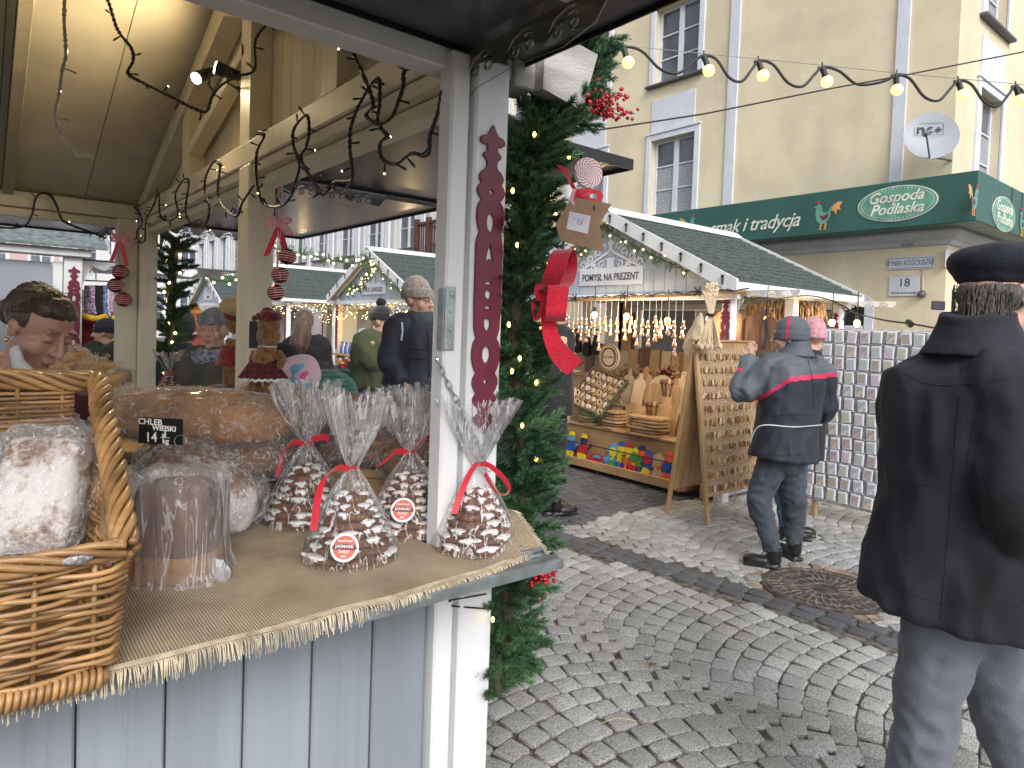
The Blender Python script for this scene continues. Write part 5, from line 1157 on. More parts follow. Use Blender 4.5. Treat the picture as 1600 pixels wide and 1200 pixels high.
def garland(name, lab, pts, rad_, n, sc=1.0, meshes=SPR, up=.55, grp=None, bulbs=0, stuff=False, br=.006, extra=0):
    P_ = bez(pts, 8); e = empty(name, P_[0], lab, 'garland', grp); o0 = P_[0]
    m = M(); m.tube([p-o0 for p in P_], (.006 if stuff else .020)*sc, 8); m.obj('stem', twig, e)
    cum = [0]
    for a, b in zip(P_, P_[1:]): cum.append(cum[-1]+(b-a).length)
    def at(s):
        s *= cum[-1]; i = 0
        while i < len(cum)-2 and cum[i+1] < s: i += 1
        return P_[i].lerp(P_[i+1], (s-cum[i])/max(1e-6, cum[i+1]-cum[i])), (P_[i+1]-P_[i]).normalized()
    V = []; Fc = []; n0 = n; n += extra; order = list(range(n)); R.shuffle(order)
    for j_, i in enumerate(order):
        stuff_ = stuff or j_ >= n0
        p, t = at((i+.5)/n); a_, b_ = frame(t); w = R.uniform(0, 6.283); d = (a_*math.cos(w)+b_*math.sin(w)+Vector((0, 0, up))*R.uniform(.1, 1.3)).normalized()
        q = d.to_track_quat('Z', 'Y').to_matrix().to_4x4()@Matrix.Rotation(R.uniform(0, 6), 4, 'Z')
        k = sc*R.uniform(.75, 1.1)*(rad_/.1); me = R.choice(meshes); pp = p-o0+d*R.uniform(-.01, .012)*sc
        if stuff_:
            M4 = Matrix.Translation(pp)@q@Matrix.Scale(k, 4); o = len(V); V += [tuple(M4@v.co) for v in me.vertices]; Fc += [[o+x for x in f.vertices] for f in me.polygons]
        else:
            c = link('fir_sprig', me, e); c.matrix_local = Matrix.Translation(pp)@q@Matrix.Scale(k, 4)
    if V:
        me = bpy.data.meshes.new('fir_needles'); me.from_pydata(V, [], Fc); me.materials.append(needle); link('fir_needles', me, e, kind='stuff')
    for i in range(bulbs):
        p, t = at((i+.5)/bulbs); a_, b_ = frame(t); w = R.uniform(0, 6.283); m = M(); m.ell((0, 0, 0), br, 8, 6); o = m.obj('led_bulb', litw, e, smooth=True); o.location = p-o0+(a_*math.cos(w)+b_*math.sin(w))*rad_*.5
    return e
YG = 1.40
gp = [onY(x, y, YG+.09*max(0, min(1, (230-y)/100))) for x, y in ((918, 40), (905, 110), (880, 175), (836, 230), (822, 300), (814, 370), (806, 450), (804, 530), (808, 620), (816, 700), (818, 770), (804, 850), (792, 920), (790, 990), (778, 1040), (772, 1085))]
gp = [Vector((max(p.x, 1.090), p.y, p.z)) for p in gp]
garland('fir_garland', 'thick green fir garland with warm fairy lights tied to the white corner post', gp, .112, 298, 1.0, extra=420)
def seen(px, py, y): return onY(px, py, y)
FL = {(835, 210): 'topmost one beside the beam end', (889, 247): 'just left of the lollipop', (801, 298): 'at the left edge below the hatch', (868, 336): 'left of the brown tag', (808, 383): 'at the left over the maroon ornament', (857, 413): 'against the red bow', (795, 507): 'left one below the wire knot', (845, 512): 'beside the red bow tail', (800, 580): 'left one level with the bow tail tips', (838, 598): 'right one over the gingerbread film', (838, 717): 'bottom right one above the burlap', (770, 968): 'lowest one below the counter', (816, 665): 'behind the film of the right gingerbread tree', (860, 310): 'close under the red ribbon end', (812, 560): 'in the middle of the needles', (826, 848): 'shining through the raised burlap'}
for (x, y) in ((835, 210), (889, 247), (801, 298), (868, 336), (808, 383), (857, 413), (795, 507), (845, 512), (800, 580), (838, 598), (838, 717), (770, 968), (816, 665), (860, 310), (812, 560), (826, 848)):
    p = seen(x, y, 1.345 if y < 800 else 1.33); e = empty('fairy_light', p, 'x', 'fairy light', 'fairy lights in the post garland'); e['label'] = 'warm lit fairy light in the post garland, %s' % FL[(x, y)]
    m = M(); m.ell((0, 0, 0), (.0042, .0042, .007), 10, 8); m.obj('bulb', lit, e, smooth=True)
    d = Vector((R.uniform(-1, 1), .6, R.uniform(-.5, 1))).normalized(); m = M(); m.tube([d*.004, d*.022], .0026, 6); m.tube([d*.02, d*.06+Vector((0, .02, 0))], .0012, 5); m.obj('socket', mat('dark green wire', (.012, .03, .03), .4), e)
m = M(); wp = [seen(x, y, 1.35) for x, y in ((776, 462), (800, 460), (820, 463), (812, 480), (795, 505))]; m.tube(bez(wp, 8), .0013, 5)
m.tube(bez([seen(x, y, 1.35) for x, y in ((805, 300), (830, 305), (862, 318), (870, 335))], 8), .0013, 5); m.tube(bez([seen(x, y, 1.35) for x, y in ((785, 690), (800, 712), (825, 722), (838, 717))], 8), .0013, 5)
m.tube(bez([seen(x, y, 1.35) for x, y in ((800, 460), (820, 485), (835, 505), (845, 512))], 8), .0013, 5); m.tube(bez([seen(x, y, 1.35) for x, y in ((868, 185), (868, 230), (889, 247))], 8), .0013, 5)
tag(m.obj('garland_wire', MATS['dark green wire']), 'thin dark wires of the fairy lights looped over the post garland', 'wire')
m = M(); a = onY(703, 938, 1.372); m.tube([a, seen(760, 928, 1.34)], .0022, 6); m.tube([a+Vector((.006, 0, -.012)), onY(706, 947, 1.372), seen(760, 951, 1.34)], .0022, 6); m.ell(a, .005, 8, 6); tag(m.obj('cable_tie', black), 'black cable tie holding the lower garland to the white post', 'cable tie')
# berries
berry = mat('glossy red berries', (.50, .008, .025), .25, ns=30, na=.2, coat=.6); MB_ = M(); MB_.ell((0, 0, 0), 1, 10, 8)
def berries(c, tips, lab, big, small):
    e = empty('berry_sprig', c, lab, 'berries'); first = None
    for k, (q, n, r0) in enumerate(tips):
        q = q-c; m = M(); m.tube([(0, 0, 0), q*.5+Vector((0, 0, .01)), q], .0015, 5); m.obj('stalk', twig, e)
        for i in range(n):
            t = .35+.65*R.random(); p = q*t+Vector((R.gauss(0, 1), R.gauss(0, 1), R.gauss(0, 1)))*(.011 if r0 < .007 else .016)
            if first is None: first = MB_.obj('berry', berry, e, smooth=True); o = first
            else: o = link('berry', first.data, e)
            o.location = p; o.scale = (r0*R.uniform(.85, 1.1),)*3
    return e
B = onY(895, 165, 1.40)
berries(B, [(onY(910, 150, 1.36), 8, .0085), (onY(947, 126, 1.36), 3, .0082), (onY(930, 170, 1.35), 18, .0054), (onY(950, 165, 1.34), 40, .0054), (onY(978, 150, 1.33), 36, .0054), (onY(975, 182, 1.33), 34, .0054), (onY(992, 178, 1.33), 22, .0054), (onY(925, 145, 1.36), 8, .0085)], 'bright red berry sprig at the top of the post garland', 0, 0)
B = onY(838, 900, 1.40)
berries(B, [(onY(868, 890, 1.33), 40, .0054), (onY(850, 905, 1.33), 36, .0054), (onY(838, 935, 1.33), 5, .0072), (onY(815, 950, 1.33), 5, .0072), (onY(855, 925, 1.33), 6, .0065)], 'red berry sprig hanging below the counter end', 0, 0)
# lollipop
lc = far(918, 272, 1.73); lol = empty('lollipop', lc, 'round pink and white striped spiral lollipop decoration on the garland', 'lollipop')
whitec = mat('candy white rope', (.78, .70, .70), .6); pinkc = mat('candy crimson thread', (.42, .02, .09), .6)
lf_ = Matrix((CR, CU, -CF)).transposed().to_4x4()@Matrix.Rotation(rad(20), 4, 'Y')
m = M(); m.ell((0, 0, 0), (.038, .038, .007), 32, 10, 0, lf_); m.obj('disc', whitec, lol, smooth=True)
pts = []; n = 430
for i in range(n):
    a = i*.095; r_ = .003+.036*(i/n); pts.append(lf_@Vector((r_*math.cos(a), r_*math.sin(a), .0055+.002*(1-i/n))))
m = M(); m.tube(pts, .0031, 8); m.m = [1 if (q//8+q % 8) % 4 == 0 and q < (n-1)*8 else 0 for q in range(len(m.f))]; m.obj('striped_rope', [whitec, pinkc], lol, smooth=True)
m = M(); m.tube([lf_@Vector((0, -.037, 0)), lf_@Vector((-.004, -.075, -.01)), lf_@Vector((-.02, -.10, -.02))], .003, 8); m.obj('stick', whitec, lol)
ribbon('ribbon', [far(872, 258, 1.74)-lc, far(885, 270, 1.73)-lc, far(893, 288, 1.73)-lc, far(908, 305, 1.72)-lc, far(925, 300, 1.72)-lc], [CR, CR+CU, CR+CU, CU], .010, red, lol)
ribbon('ribbon', [far(898, 295, 1.72)-lc, far(893, 312, 1.72)-lc, far(900, 322, 1.72)-lc], [CR, CR], .010, mat('striped cord', (.6, .3, .34), .7), lol)
# cardboard tag (back of a sign)
card = mat('brown hardboard back', (.30, .195, .115), .8, ns=60, na=.06)
tm_ = Matrix((CR, CU, -CF)).transposed().to_4x4(); tc_ = far(905, 350, 1.72); tm_ = Matrix.Translation(tc_)@tm_@Matrix.Rotation(rad(-6), 4, 'Y')
def tp_(x, y): return ((x-905)/FPX*1.72, -(y-350)/FPX*1.72)
tg_ = plate('wooden_tag', [[tp_(*p) for p in ((893, 308), (955, 320), (936, 352), (944, 395), (876, 376), (868, 350))]], .004, tm_, card); tag(tg_, 'brown hardboard tag hanging back to front with a white CE label', 'tag')
plate('paper_label', [[tp_(*p) for p in ((890, 330), (923, 338), (918, 366), (885, 357))]], .0004, tm_@Matrix.Translation((0, 0, .0024)), mat('label paper', (.62, .62, .70), .6), tg_)
text('CE', .012, tm_@Matrix.Translation((*tp_(906, 349), .0028))@Matrix.Rotation(rad(-12), 4, 'Z'), blk, tg_, ext=.0002)
for k in range(3): text('|||||||||', .004, tm_@Matrix.Translation((*tp_(897+k*7, 341+k*1.5), .0028))@Matrix.Rotation(rad(-12), 4, 'Z'), blk, tg_, ext=.0001, sx=.6)
plate('red_loop', [[tp_(*p) for p in ((892, 308), (896, 297), (908, 294), (925, 295), (938, 298), (943, 306), (938, 318))], [tp_(*p) for p in ((920, 301), (932, 303), (933, 311), (922, 309))]], .005, tm_@Matrix.Translation((0, 0, -.006)), red, tg_)
m = M(); m.tube([tm_@Vector((*tp_(928, 322), .0025)), tm_@Vector((*tp_(928, 329), .0028))], .0022, 8); m.obj('keyhole', black, tg_)
# big red bow
bw = empty('red_bow', far(868, 470, 1.72), 'big red ribbon bow with forked tail on the right of the garland', 'bow'); bo = Vector(bw.location)
felt = mat('red felt ribbon', (.60, .008, .035), .85, ns=7, na=.12, sheen=.3, bump=.5, bs=130)
def F_(x, y, d): return far(x, y, d)-bo
wv = (CR*.9-CF*.45).normalized()
def band(pts, wv_, w, n): return ribbon(n, pts, wv_, w, felt, bw, t=.0012, n=10)
band([F_(856, 455, 1.73), F_(866, 425, 1.67), F_(876, 396, 1.68), F_(884, 392, 1.74), F_(888, 415, 1.77), F_(882, 440, 1.72), F_(868, 452, 1.68), F_(856, 456, 1.72)], [CR-CF*.2, CR-CF*.4, CR-CF*.4, CR], .050, 'loop')
band([F_(858, 456, 1.74), F_(862, 452, 1.68), F_(872, 448, 1.655), F_(870, 475, 1.655), F_(868, 495, 1.665), F_(866, 500, 1.73), F_(864, 470, 1.76), F_(858, 456, 1.74)], [CR+CF*.15, CR+CF*.3, CR+CF*.1], .054, 'loop')
band([F_(846, 440, 1.72), F_(842, 455, 1.70), F_(846, 470, 1.70)], [CR, CR], .024, 'knot')
band([F_(852, 460, 1.70), F_(846, 480, 1.70), F_(838, 500, 1.71), F_(832, 472, 1.72)], [CR, CR, CR+CU], .012, 'tail_end')
tl = M(); L1 = [(844, 476), (846, 508), (851, 536), (862, 562), (876, 578), (889, 587)]; L2 = [(864, 490), (870, 512), (877, 529), (888, 543), (900, 554), (912, 566)]
vs = []
for (a, b), dz in zip(zip(L1, L2), (0, .01, .0, -.012, -.01, 0)): vs += [F_(*a, 1.70+dz), F_(*b, 1.70+dz)]
pa = bez(vs[0::2], 6); pb_ = bez(vs[1::2], 6); k = len(pa); V = []
mid = F_(888, 567, 1.70)
for i in range(k): V += [pa[i], (pa[i]+pb_[i])/2 if i < k-1 else mid, pb_[i]]
V += [v+CF*.002 for v in V]; o = 3*k
fs_ = [(i*3+j, i*3+j+1, i*3+4+j, i*3+3+j) for i in range(k-1) for j in (0, 1)]; fs_ += [tuple(q+o for q in f[::-1]) for f in fs_]
tl.add(V, fs_); tl.obj('tail', felt, bw, smooth=40, fix=False)
# ------------------------------------------------------------------ black led wires in the bakery stall
ledw = mat('black rubber wire', (.012, .012, .013), .5)
def led_wire(pts, lab, every=.09, wr=.0068, bulbm=litw, wm=ledw, litf=.2, twist=True):
    P_ = bez(pts, 7); e = empty('led_string', P_[0], lab, 'string lights', 'black led strings hung inside the bakery stall'); o0 = P_[0]; Q = [p-o0 for p in P_]
    m = M()
    for s in (0, 1):
        out = []; acc = 0
        for i, p in enumerate(Q):
            if i: acc += (p-Q[i-1]).length
            w = acc*170+math.pi*s; out.append(p+Vector((math.cos(w), math.sin(w), math.cos(w)))*wr*.45)
        m.tube(out, wr*.62, 5)
    m.obj('wire', wm, e, smooth=True, kind='stuff'); acc = 0; nx = every*.5
    for i in range(1, len(Q)):
        acc += (Q[i]-Q[i-1]).length
        if acc > nx:
            nx += every*R.uniform(.8, 1.2); d = Vector((R.uniform(-1, 1), R.uniform(-.6, .6), R.uniform(-1, .7))); t = (Q[i]-Q[i-1]).normalized(); d = (d-t*d.dot(t)).normalized()
            m = M(); m.tube([Q[i], Q[i]+d*.022, Q[i]+d*.032], [wr*.35, wr*.5, wr*.6], 6); s_ = m.obj('led_holder', wm, e)
            m = M(); m.ell(Q[i]+d*.035, wr*.46, 8, 6); m.obj('led', bulbm if R.random() < litf else mat('unlit led', (.5, .48, .42), .2), s_, smooth=True)
    return e
def wp2(l, X): return [onX(x, y, X) for x, y in l]
led_wire([far(x, y, 2.5) for x, y in ((135, -12), (165, -5), (183, 45), (205, 75), (208, 95), (200, 115), (225, 130), (265, 150), (300, 168), (323, 174), (332, 150), (350, 130), (375, 118), (398, 108), (400, 60), (432, 24))], 'black led string looping under the ceiling from the top edge to the spotlights')
led_wire(wp2([(540, 62), (560, 100), (583, 160), (572, 180), (590, 195), (606, 212)], .90), 'short black led drop from the front beam joining the knot', .07)
led_wire(wp2([(663, 105), (633, 110), (630, 135), (620, 165), (610, 185), (590, 193), (593, 160), (590, 122), (563, 160), (548, 200), (547, 235), (551, 278), (540, 284), (522, 285), (505, 302), (482, 272), (470, 245), (478, 230), (483, 205), (479, 180), (460, 200), (458, 225), (468, 258), (460, 290), (456, 305)], .90), 'tangled black led string along the front half of the side beam', .07)
led_wire(wp2([(606, 212), (594, 225), (597, 248), (618, 256), (642, 240), (668, 242), (672, 212), (685, 172), (690, 142)], .90), 'black led loop hanging from the knot to the corner bracket', .07)
led_wire(wp2([(456, 305), (440, 322), (415, 320), (404, 300), (400, 262), (402, 235), (413, 212), (404, 205)], .89), 'black led loop in front of the middle post', .07)
led_wire([onX(x, y, .90) for x, y in ((396, 290), (378, 318), (370, 338), (350, 325), (340, 300), (344, 258), (335, 252), (322, 275), (320, 300), (327, 322), (322, 350), (303, 355), (290, 330), (295, 285), (286, 282), (274, 305), (278, 335), (262, 345), (250, 335), (248, 303), (238, 325), (228, 345), (226, 375), (217, 378), (214, 362), (222, 348), (219, 335), (208, 323), (193, 322), (182, 335), (178, 355), (165, 372))], 'black led string swagged along the far half of the side beam to the back corner', .08)
led_wire([onY(x, y, 5.33) for x, y in ((165, 372), (140, 362), (115, 353), (97, 343), (88, 320), (78, 305), (64, 302), (55, 312), (50, 335), (38, 353), (10, 356), (-20, 352))], 'black led string draped along the back beam', .14, wr=.0085)
clear = mat('clear icicle wire', (.45, .43, .38), .25, coat=.5)
led_wire([far(x, y, 2.0) for x, y in ((102, -15), (100, 30), (103, 85), (97, 110), (92, 150), (86, 180), (95, 210), (110, 232), (122, 244), (142, 244))], 'clear twisted icicle light cord hanging at the top left', .14, wr=.0062, wm=clear, litf=0)['group'] = 'clear light cord'
# festoon with big bulbs across the square
fes = empty('festoon_lights', far(980, 75, 7.2), 'festoon string of seven yellow bulbs on a wavy black cable against the yellow building', 'festoon lights'); fo = Vector(fes.location)
rub = mat('festoon rubber', (.02, .022, .024), .5); bulbm = mat('lit yellow bulb', (1, .85, .3), .35, emit=(1, .78, .22), es=1.25)
bs_ = [(975, 78), (1101, 91), (1186, 99), (1286, 109), (1400, 121), (1498, 130), (1588, 138)]; dd = lambda x: 7.4+(x-975)*.0012
cab = [(890, 60), (925, 97), (950, 92)]
for i, (x, y) in enumerate(bs_):
    cab.append((x, y-4))
    if i < 6: nx_, ny = bs_[i+1]; w = nx_-x; cab += [(x+w*.22, y+2), (x+w*.45, y+30 if i != 3 else y+22), (x+w*.68, y+36 if i != 3 else y+22), (x+w*.88, y+16)]
cab += [(1612, 160)]
m = M(); m.tube(bez([far(x, y, dd(x))-fo for x, y in cab], 6), .016, 8); m.obj('cable', rub, fes, smooth=True)
m = M(); m.tube([far(x, y, dd(x))-fo for x, y in [(860, 60)]+[(x, y-7) for x, y in bs_]+[(1612, 134)]], .004, 5); m.obj('steel_wire', mat('thin steel wire', (.18, .18, .18), .4, metal=.6), fes)
for i, (x, y) in enumerate(bs_):
    p = far(x, y, dd(x))-fo; dn = (-CU*1.0+CR*(.34 if i not in (4,) else .08)).normalized(); s0 = p+dn*.02
    m = M(); m.tube([s0-dn*.05, s0-dn*.02, s0+dn*.02, s0+dn*.075], [.03, .034, .03, .036], 12); m.tube([s0-dn*.04-CR*.05, s0-dn*.035+CR*.03], .02, 8); m.tube([s0-dn*.05, s0-dn*.11+CR*.02], .008, 6); so_ = m.obj('lamp_holder', rub, fes, smooth=40)
    m = M(); mt = Matrix.Translation(s0+dn*.125)@dn.to_track_quat('Z', 'Y').to_matrix().to_4x4(); m.ell((0, 0, 0), (.066, .066, .066), 18, 12, 0, mt); m.obj('bulb', bulbm, so_, smooth=True)
m = M(); m.tube([far(930, 204, 6.6), far(1100, 178, 7.0), far(1300, 138, 7.6), far(1400, 120, 7.8), far(1615, 78, 8.3)], .009, 6); tag(m.obj('overhead_cable', rub), 'thin black cable rising to the right across the yellow building', 'cable')
# jingle bell strings
bell = mat('dark red metal bell', (.26, .03, .04), .3, metal=.6, ns=10, na=.1); bstr = mat('silver pink stripe', (.62, .42, .40), .35, metal=.5); ging = mat('gingham ribbon', (.55, .12, .18), .7, ns=120, na=.6, col2=(.7, .55, .56))
def bells(top, bx, rad_, lab, bow, sc=1):
    e = empty('jingle_bells', top[0], lab, 'bells', 'strings of striped jingle bells'); o0 = Vector(top[0])
    for k, c in enumerate(bx):
        m = M(); c = Vector(c)-o0; rt_ = Matrix.Translation(c)@Matrix.Rotation(R.uniform(-.2, .2), 4, 'Y'); m.ell((0, 0, 0), (rad_, rad_, rad_*.93), 20, 14, 0, rt_); b = m.obj('bell', bell, e, smooth=True)
        m = M()
        for z in (-.55, -.3, .0, .3, .55): q = math.sqrt(1-z*z)*rad_*1.01; m.lathe([(q, z*rad_*.93-.0016*sc), (q*1.012, z*rad_*.93), (q, z*rad_*.93+.0016*sc)], 24, (0, 0, 0), 0, rt_, cap=False)
        m.obj('stripe', bstr, b, smooth=True)
    m = M(); 
    for j in (-1, 1): m.tube([p+CR*j*.005*sc for p in [Vector(t)-o0 for t in top]]+[Vector(bx[-1])-o0+Vector((0, 0, rad_*.5))], .0022*sc, 5)
    m.obj('cord', ging, e)
    c = Vector(bow)-o0
    for k, (dx, dz) in enumerate(((-.05, .035), (-.055, .0), (.05, .02), (.045, -.02), (-.03, .05), (.055, -.035), (.02, .03))):
        q = c+(CR*dx+CU*dz)*sc; ribbon('bow_loop', [c, c.lerp(q, .6)+(CU*.008-CF*.01)*sc, q, c.lerp(q, .5)-(CU*.008+CF*.004)*sc, c], [CU, CU-CF*.4], .014*sc, ging, e)
    for dx, L_ in ((-.05, -.12), (.035, -.14)): ribbon('bow_tail', [c, c+(CR*dx*.5+CU*L_*.5)*sc, c+(CR*dx+CU*L_)*sc], [CR, CR+CU*.2], .024*sc, red, e)
    return e
D1 = 2.62
bells([far(438, 290, D1), far(438, 345, D1)], [far(449, 401, D1), far(438, 430, D1), far(431, 457, D1)], .034, 'three striped red jingle bells under a gingham bow near the middle post', far(436, 352, D1))
bells([far(188, 352, 4.62), far(188, 375, 4.62)], [far(188, 425, 4.62), far(181, 446, 4.62), far(193, 468, 4.62)], .054, 'three striped red jingle bells hanging left of the back post', far(188, 374, 4.62), 1.3)
# gingerbread dolls
knit = mat('brown knit wool', (.27, .13, .045), .95, ns=60, na=.25, bump=.9, bs=160, sheen=.4); rosew = mat('dark red rose felt', (.17, .008, .02), .9, ns=30, na=.3, sheen=.5, bump=.6, bs=60)
def plaid():
    m = mat('dark red plaid', (.12, .012, .02), .9, ns=20, na=.2); nt = m.node_tree; n = nt.nodes; b = n['Principled BSDF']; tc = n.new('ShaderNodeTexCoord'); l = None
    for ax, s_ in (('X', 14), ('Z', 14)):
        w = n.new('ShaderNodeTexWave'); w.bands_direction = ax; w.inputs['Scale'].default_value = s_; lnk(nt, tc.outputs['Object'], w.inputs[0]); rp = n.new('ShaderNodeValToRGB'); rp.color_ramp.elements[0].position = .55; rp.color_ramp.elements[1].position = .7; rp.color_ramp.elements[0].color = (.13, .012, .02, 1); rp.color_ramp.elements[1].color = (.02, .015, .014, 1); lnk(nt, w.outputs[1], rp.inputs[0])
        if l is None: l = rp.outputs[0]
        else: mx = n.new('ShaderNodeMixRGB'); mx.inputs[0].default_value = .5; lnk(nt, l, mx.inputs[1]); lnk(nt, rp.outputs[0], mx.inputs[2]); l = mx.outputs[0]
    lnk(nt, l, b.inputs['Base Color']); return m
pld = plaid()
dl = far(408, 600, 2.62); dl.z = far(408, 612, 2.62).z; S = 2.62/FPX
doll = empty('gingerbread_doll', dl, 'brown knitted gingerbread doll with dark red hat and plaid skirt by the middle post', 'doll')
G = Matrix((R0, F0, U0)).transposed().to_4x4()
def gp_(x, y, d=0): return Vector(((x-408)*S, d, (612-y)*S))
m = M(); m.ell(gp_(418, 525), (.048, .03, .045), 16, 12, 0); m.ell(gp_(418, 507), (.045, .03, .04), 14, 10); m.tube([gp_(418, 540), gp_(412, 560), gp_(408, 585)], [.034, .044, .05], 14); m.tube([gp_(432, 548), gp_(440, 560), gp_(436, 575)], [.017, .018, .014], 10); m.tube([gp_(398, 548), gp_(394, 562), gp_(400, 575)], [.016, .017, .014], 10)
m.tube([gp_(400, 580), gp_(398, 614)], [.022, .026], 12); m.tube([gp_(420, 580), gp_(424, 614)], [.022, .026], 12)
b_ = fuse(m, 'body', knit, doll, .004, 3); b_.matrix_local = G
m = M()
for k in range(26): a = k*2.4; r_ = .006+.0016*k; m.ell(gp_(415, 492)+Vector((r_*math.cos(a), r_*.5*math.sin(a), .016-.0012*k+.006*math.sin(k))), (.016, .014, .012), 8, 6)
m.ell(gp_(418, 495), (.05, .034, .028), 14, 8); b_ = fuse(m, 'hat', rosew, doll, .0035, 1, disp=lumpy(.004, 60)); b_.matrix_local = G
m = M(); nn_ = 60
m.grid(lambda u, v: gp_(410, 556+v*34)+Vector(((.038+.052*v)*math.cos(u*6.2832)*(1+.10*v*math.sin(u*44)), (.03+.045*v)*math.sin(u*6.2832)*(1+.10*v*math.sin(u*44)), 0)), 88, 8); b_ = m.obj('skirt', pld, doll, smooth=True, fix=False); b_.matrix_local = G
m = M(); m.grid(lambda u, v: gp_(410, 590+v*4+1.2*math.sin(u*160))+Vector(((.091)*math.cos(u*6.2832)*(1+.11*math.sin(u*44)), (.076)*math.sin(u*6.2832)*(1+.11*math.sin(u*44)), 0)), 120, 2); b_ = m.obj('lace_hem', whitec, doll, fix=False); b_.matrix_local = G
m = M(); m.lathe([(.034, -.003), (.038, 0), (.034, .003)], 20, gp_(417, 541), cap=False); b_ = m.obj('collar', whitec, doll); b_.matrix_local = G
m = M(); m.box(-.02, .02, -.002, .002, -.055, .055, 0, None, .002); hk = m.obj('door_fitting', black); hk.matrix_world = Matrix.Translation(far(397, 523, 2.72))@G; tag(hk, 'small black metal plate with screws on the middle post behind the doll', 'plate')
# second doll mostly hidden behind the middle post
d2 = far(366, 600, 3.65); S2 = 3.65/FPX; doll2 = empty('gingerbread_doll', d2, 'tan doll with beige beret half hidden behind the middle post', 'doll')
def g2(x, y): return Vector(((x-366)*S2, 0, (600-y)*S2))
tan = mat('beige plush', (.50, .37, .20), .9, ns=20, na=.1, sheen=.5); m = M(); m.ell(g2(362, 480), (.075, .05, .055), 18, 12); b_ = m.obj('beret', tan, doll2, smooth=True); b_.matrix_local = G
m = M(); m.ell(g2(366, 505), (.05, .04, .06), 14, 10); m.tube([g2(366, 530), g2(364, 600)], [.05, .06], 12); m.tube([g2(360, 600), g2(360, 625)], .03, 10); b_ = fuse(m, 'body', knit, doll2, .006, 2); b_.matrix_local = G
m = M(); m.tube([g2(364, 492), g2(362, 500)], [.062, .05], 14); m.grid(lambda u, v: g2(362, 540+30*v)+Vector(((.055+.03*v)*math.cos(6.2832*u), (.055+.03*v)*math.sin(6.2832*u), 0)), 30, 3); b_ = m.obj('dress', rosew, doll2, fix=False); b_.matrix_local = G
# far garlands
garland('fir_garland', 'dark fir garland with lights on the outer side of the back right post', [onX(x, y, 1.16) for x, y in ((275, 372), (270, 420), (268, 470), (266, 530), (268, 590))], .1, 110, 1.5, SPR, up=.5, bulbs=14, br=.011)
garland('fir_garland', 'fir garland with lights strung across from the candle stall gable to the left', [far(415, 387, 9.6), far(450, 392, 9.8), far(500, 402, 10), far(550, 412, 10.2), far(578, 404, 10.6)], .1, 130, 1.25, SPRL, up=.2, bulbs=20, br=.018, stuff=True)
garland('fir_garland', 'far fir garland with lights between the back post and the middle post', [far(285, 425, 9), far(320, 432, 9.2), (far(365, 437, 9.4)), far(415, 387, 9.6)], .1, 100, 1.2, SPRL, up=.2, bulbs=14, br=.018, stuff=True)
garland('fir_garland', 'lit fir garland on the left rake of the candle stall gable', [far(586, 412, 10.9), far(568, 440, 10.95), far(541, 458, 11.1)], .1, 120, 1.3, SPRL, up=.1, bulbs=26, br=.016, stuff=True)
garland('fir_garland', 'sparse fir garland on the right rake of the candle stall gable', [far(592, 420, 10.6), far(612, 445, 10.4), far(634, 462, 10.2)], .1, 50, .8, SPRL, up=.1, bulbs=6, br=.012, stuff=True)
XG = 5.33
garland('fir_garland', 'lit fir garland along the right rake of the POMYSŁ NA PREZENT gable', [onX(x, y, XG) for x, y in ((942, 350), (970, 372), (1000, 388), (1040, 408), (1075, 424))], .1, 90, .8, SPRL, up=-.1, bulbs=10, br=.011, stuff=True)
garland('fir_garland', 'lit fir garland along the left rake of the POMYSŁ NA PREZENT gable', [onX(x, y, XG) for x, y in ((940, 352), (915, 385), (890, 402))], .1, 70, .9, SPRL, up=-.1, bulbs=8, br=.011, stuff=True)
# ------------------------------------------------------------------ people
skin = mat('skin', (.60, .36, .27), .5, ns=14, na=.07, sub=.12, bump=.08, bs=120); lipm = mat('lips', (.44, .20, .165), .45); browm = mat('brow hair', (.10, .055, .035), .7)
eyew = mat('eye white', (.7, .68, .66), .2); eyed = mat('eye iris', (.03, .025, .02), .15)
def cloth(name, c, rough=.85, na=.15, ns=6, sheen=.06, bump=.25, bs=140, **k): return mat(name, c, rough, ns=ns, na=na, sheen=sheen, bump=bump, bs=bs, **k)
denim = cloth('dark denim', (.045, .055, .075)); bluej = cloth('blue denim', (.05, .15, .30)); lightj = cloth('pale denim', (.22, .32, .46)); blackc = cloth('black cloth', (.014, .015, .018)); shoem = mat('black leather', (.012, .012, .013), .35)
def knitm(name, c, c2, s=26): return mat(name, c, .95, ns=s, na=.1, col2=c2, bump=1.0, bs=120, sheen=.4, sc=(1, 1, .6))
def headshape(m, mt, ear=True, sc=1.0):
    T = mt@Matrix.Scale(sc, 4)
    def E(c, r, n=14, k=10): m.ell(c, r, n, k, 0, T)
    E((0, -.012, .035), (.076, .096, .092), 20, 14); E((0, .018, -.03), (.062, .070, .085), 16, 12); E((0, .045, -.085), (.036, .036, .035)); E((0, .066, -.103), (.020, .018, .017))
    for s in (-1, 1):
        E((s*.036, .052, -.028), (.028, .030, .034)); E((s*.030, .080, .034), (.027, .013, .010)); E((s*.031, .076, .008), (.018, .013, .011)); E((s*.010, .098, -.032), (.009, .010, .008))
        if ear: E((s*.077, -.008, -.005), (.009, .019, .031)); E((s*.083, -.014, .008), (.007, .013, .016)); E((s*.040, .0, -.07), (.022, .035, .03))
    for k in range(5): t = k/4; E((0, .088+.026*t, .018-.048*t), (.0085+.0035*t, .010, .012), 10, 8)
    E((0, .087, -.060), (.021, .010, .005), 12, 8); E((0, .084, -.070), (.018, .011, .006), 12, 8)
    return T
LAST = {}
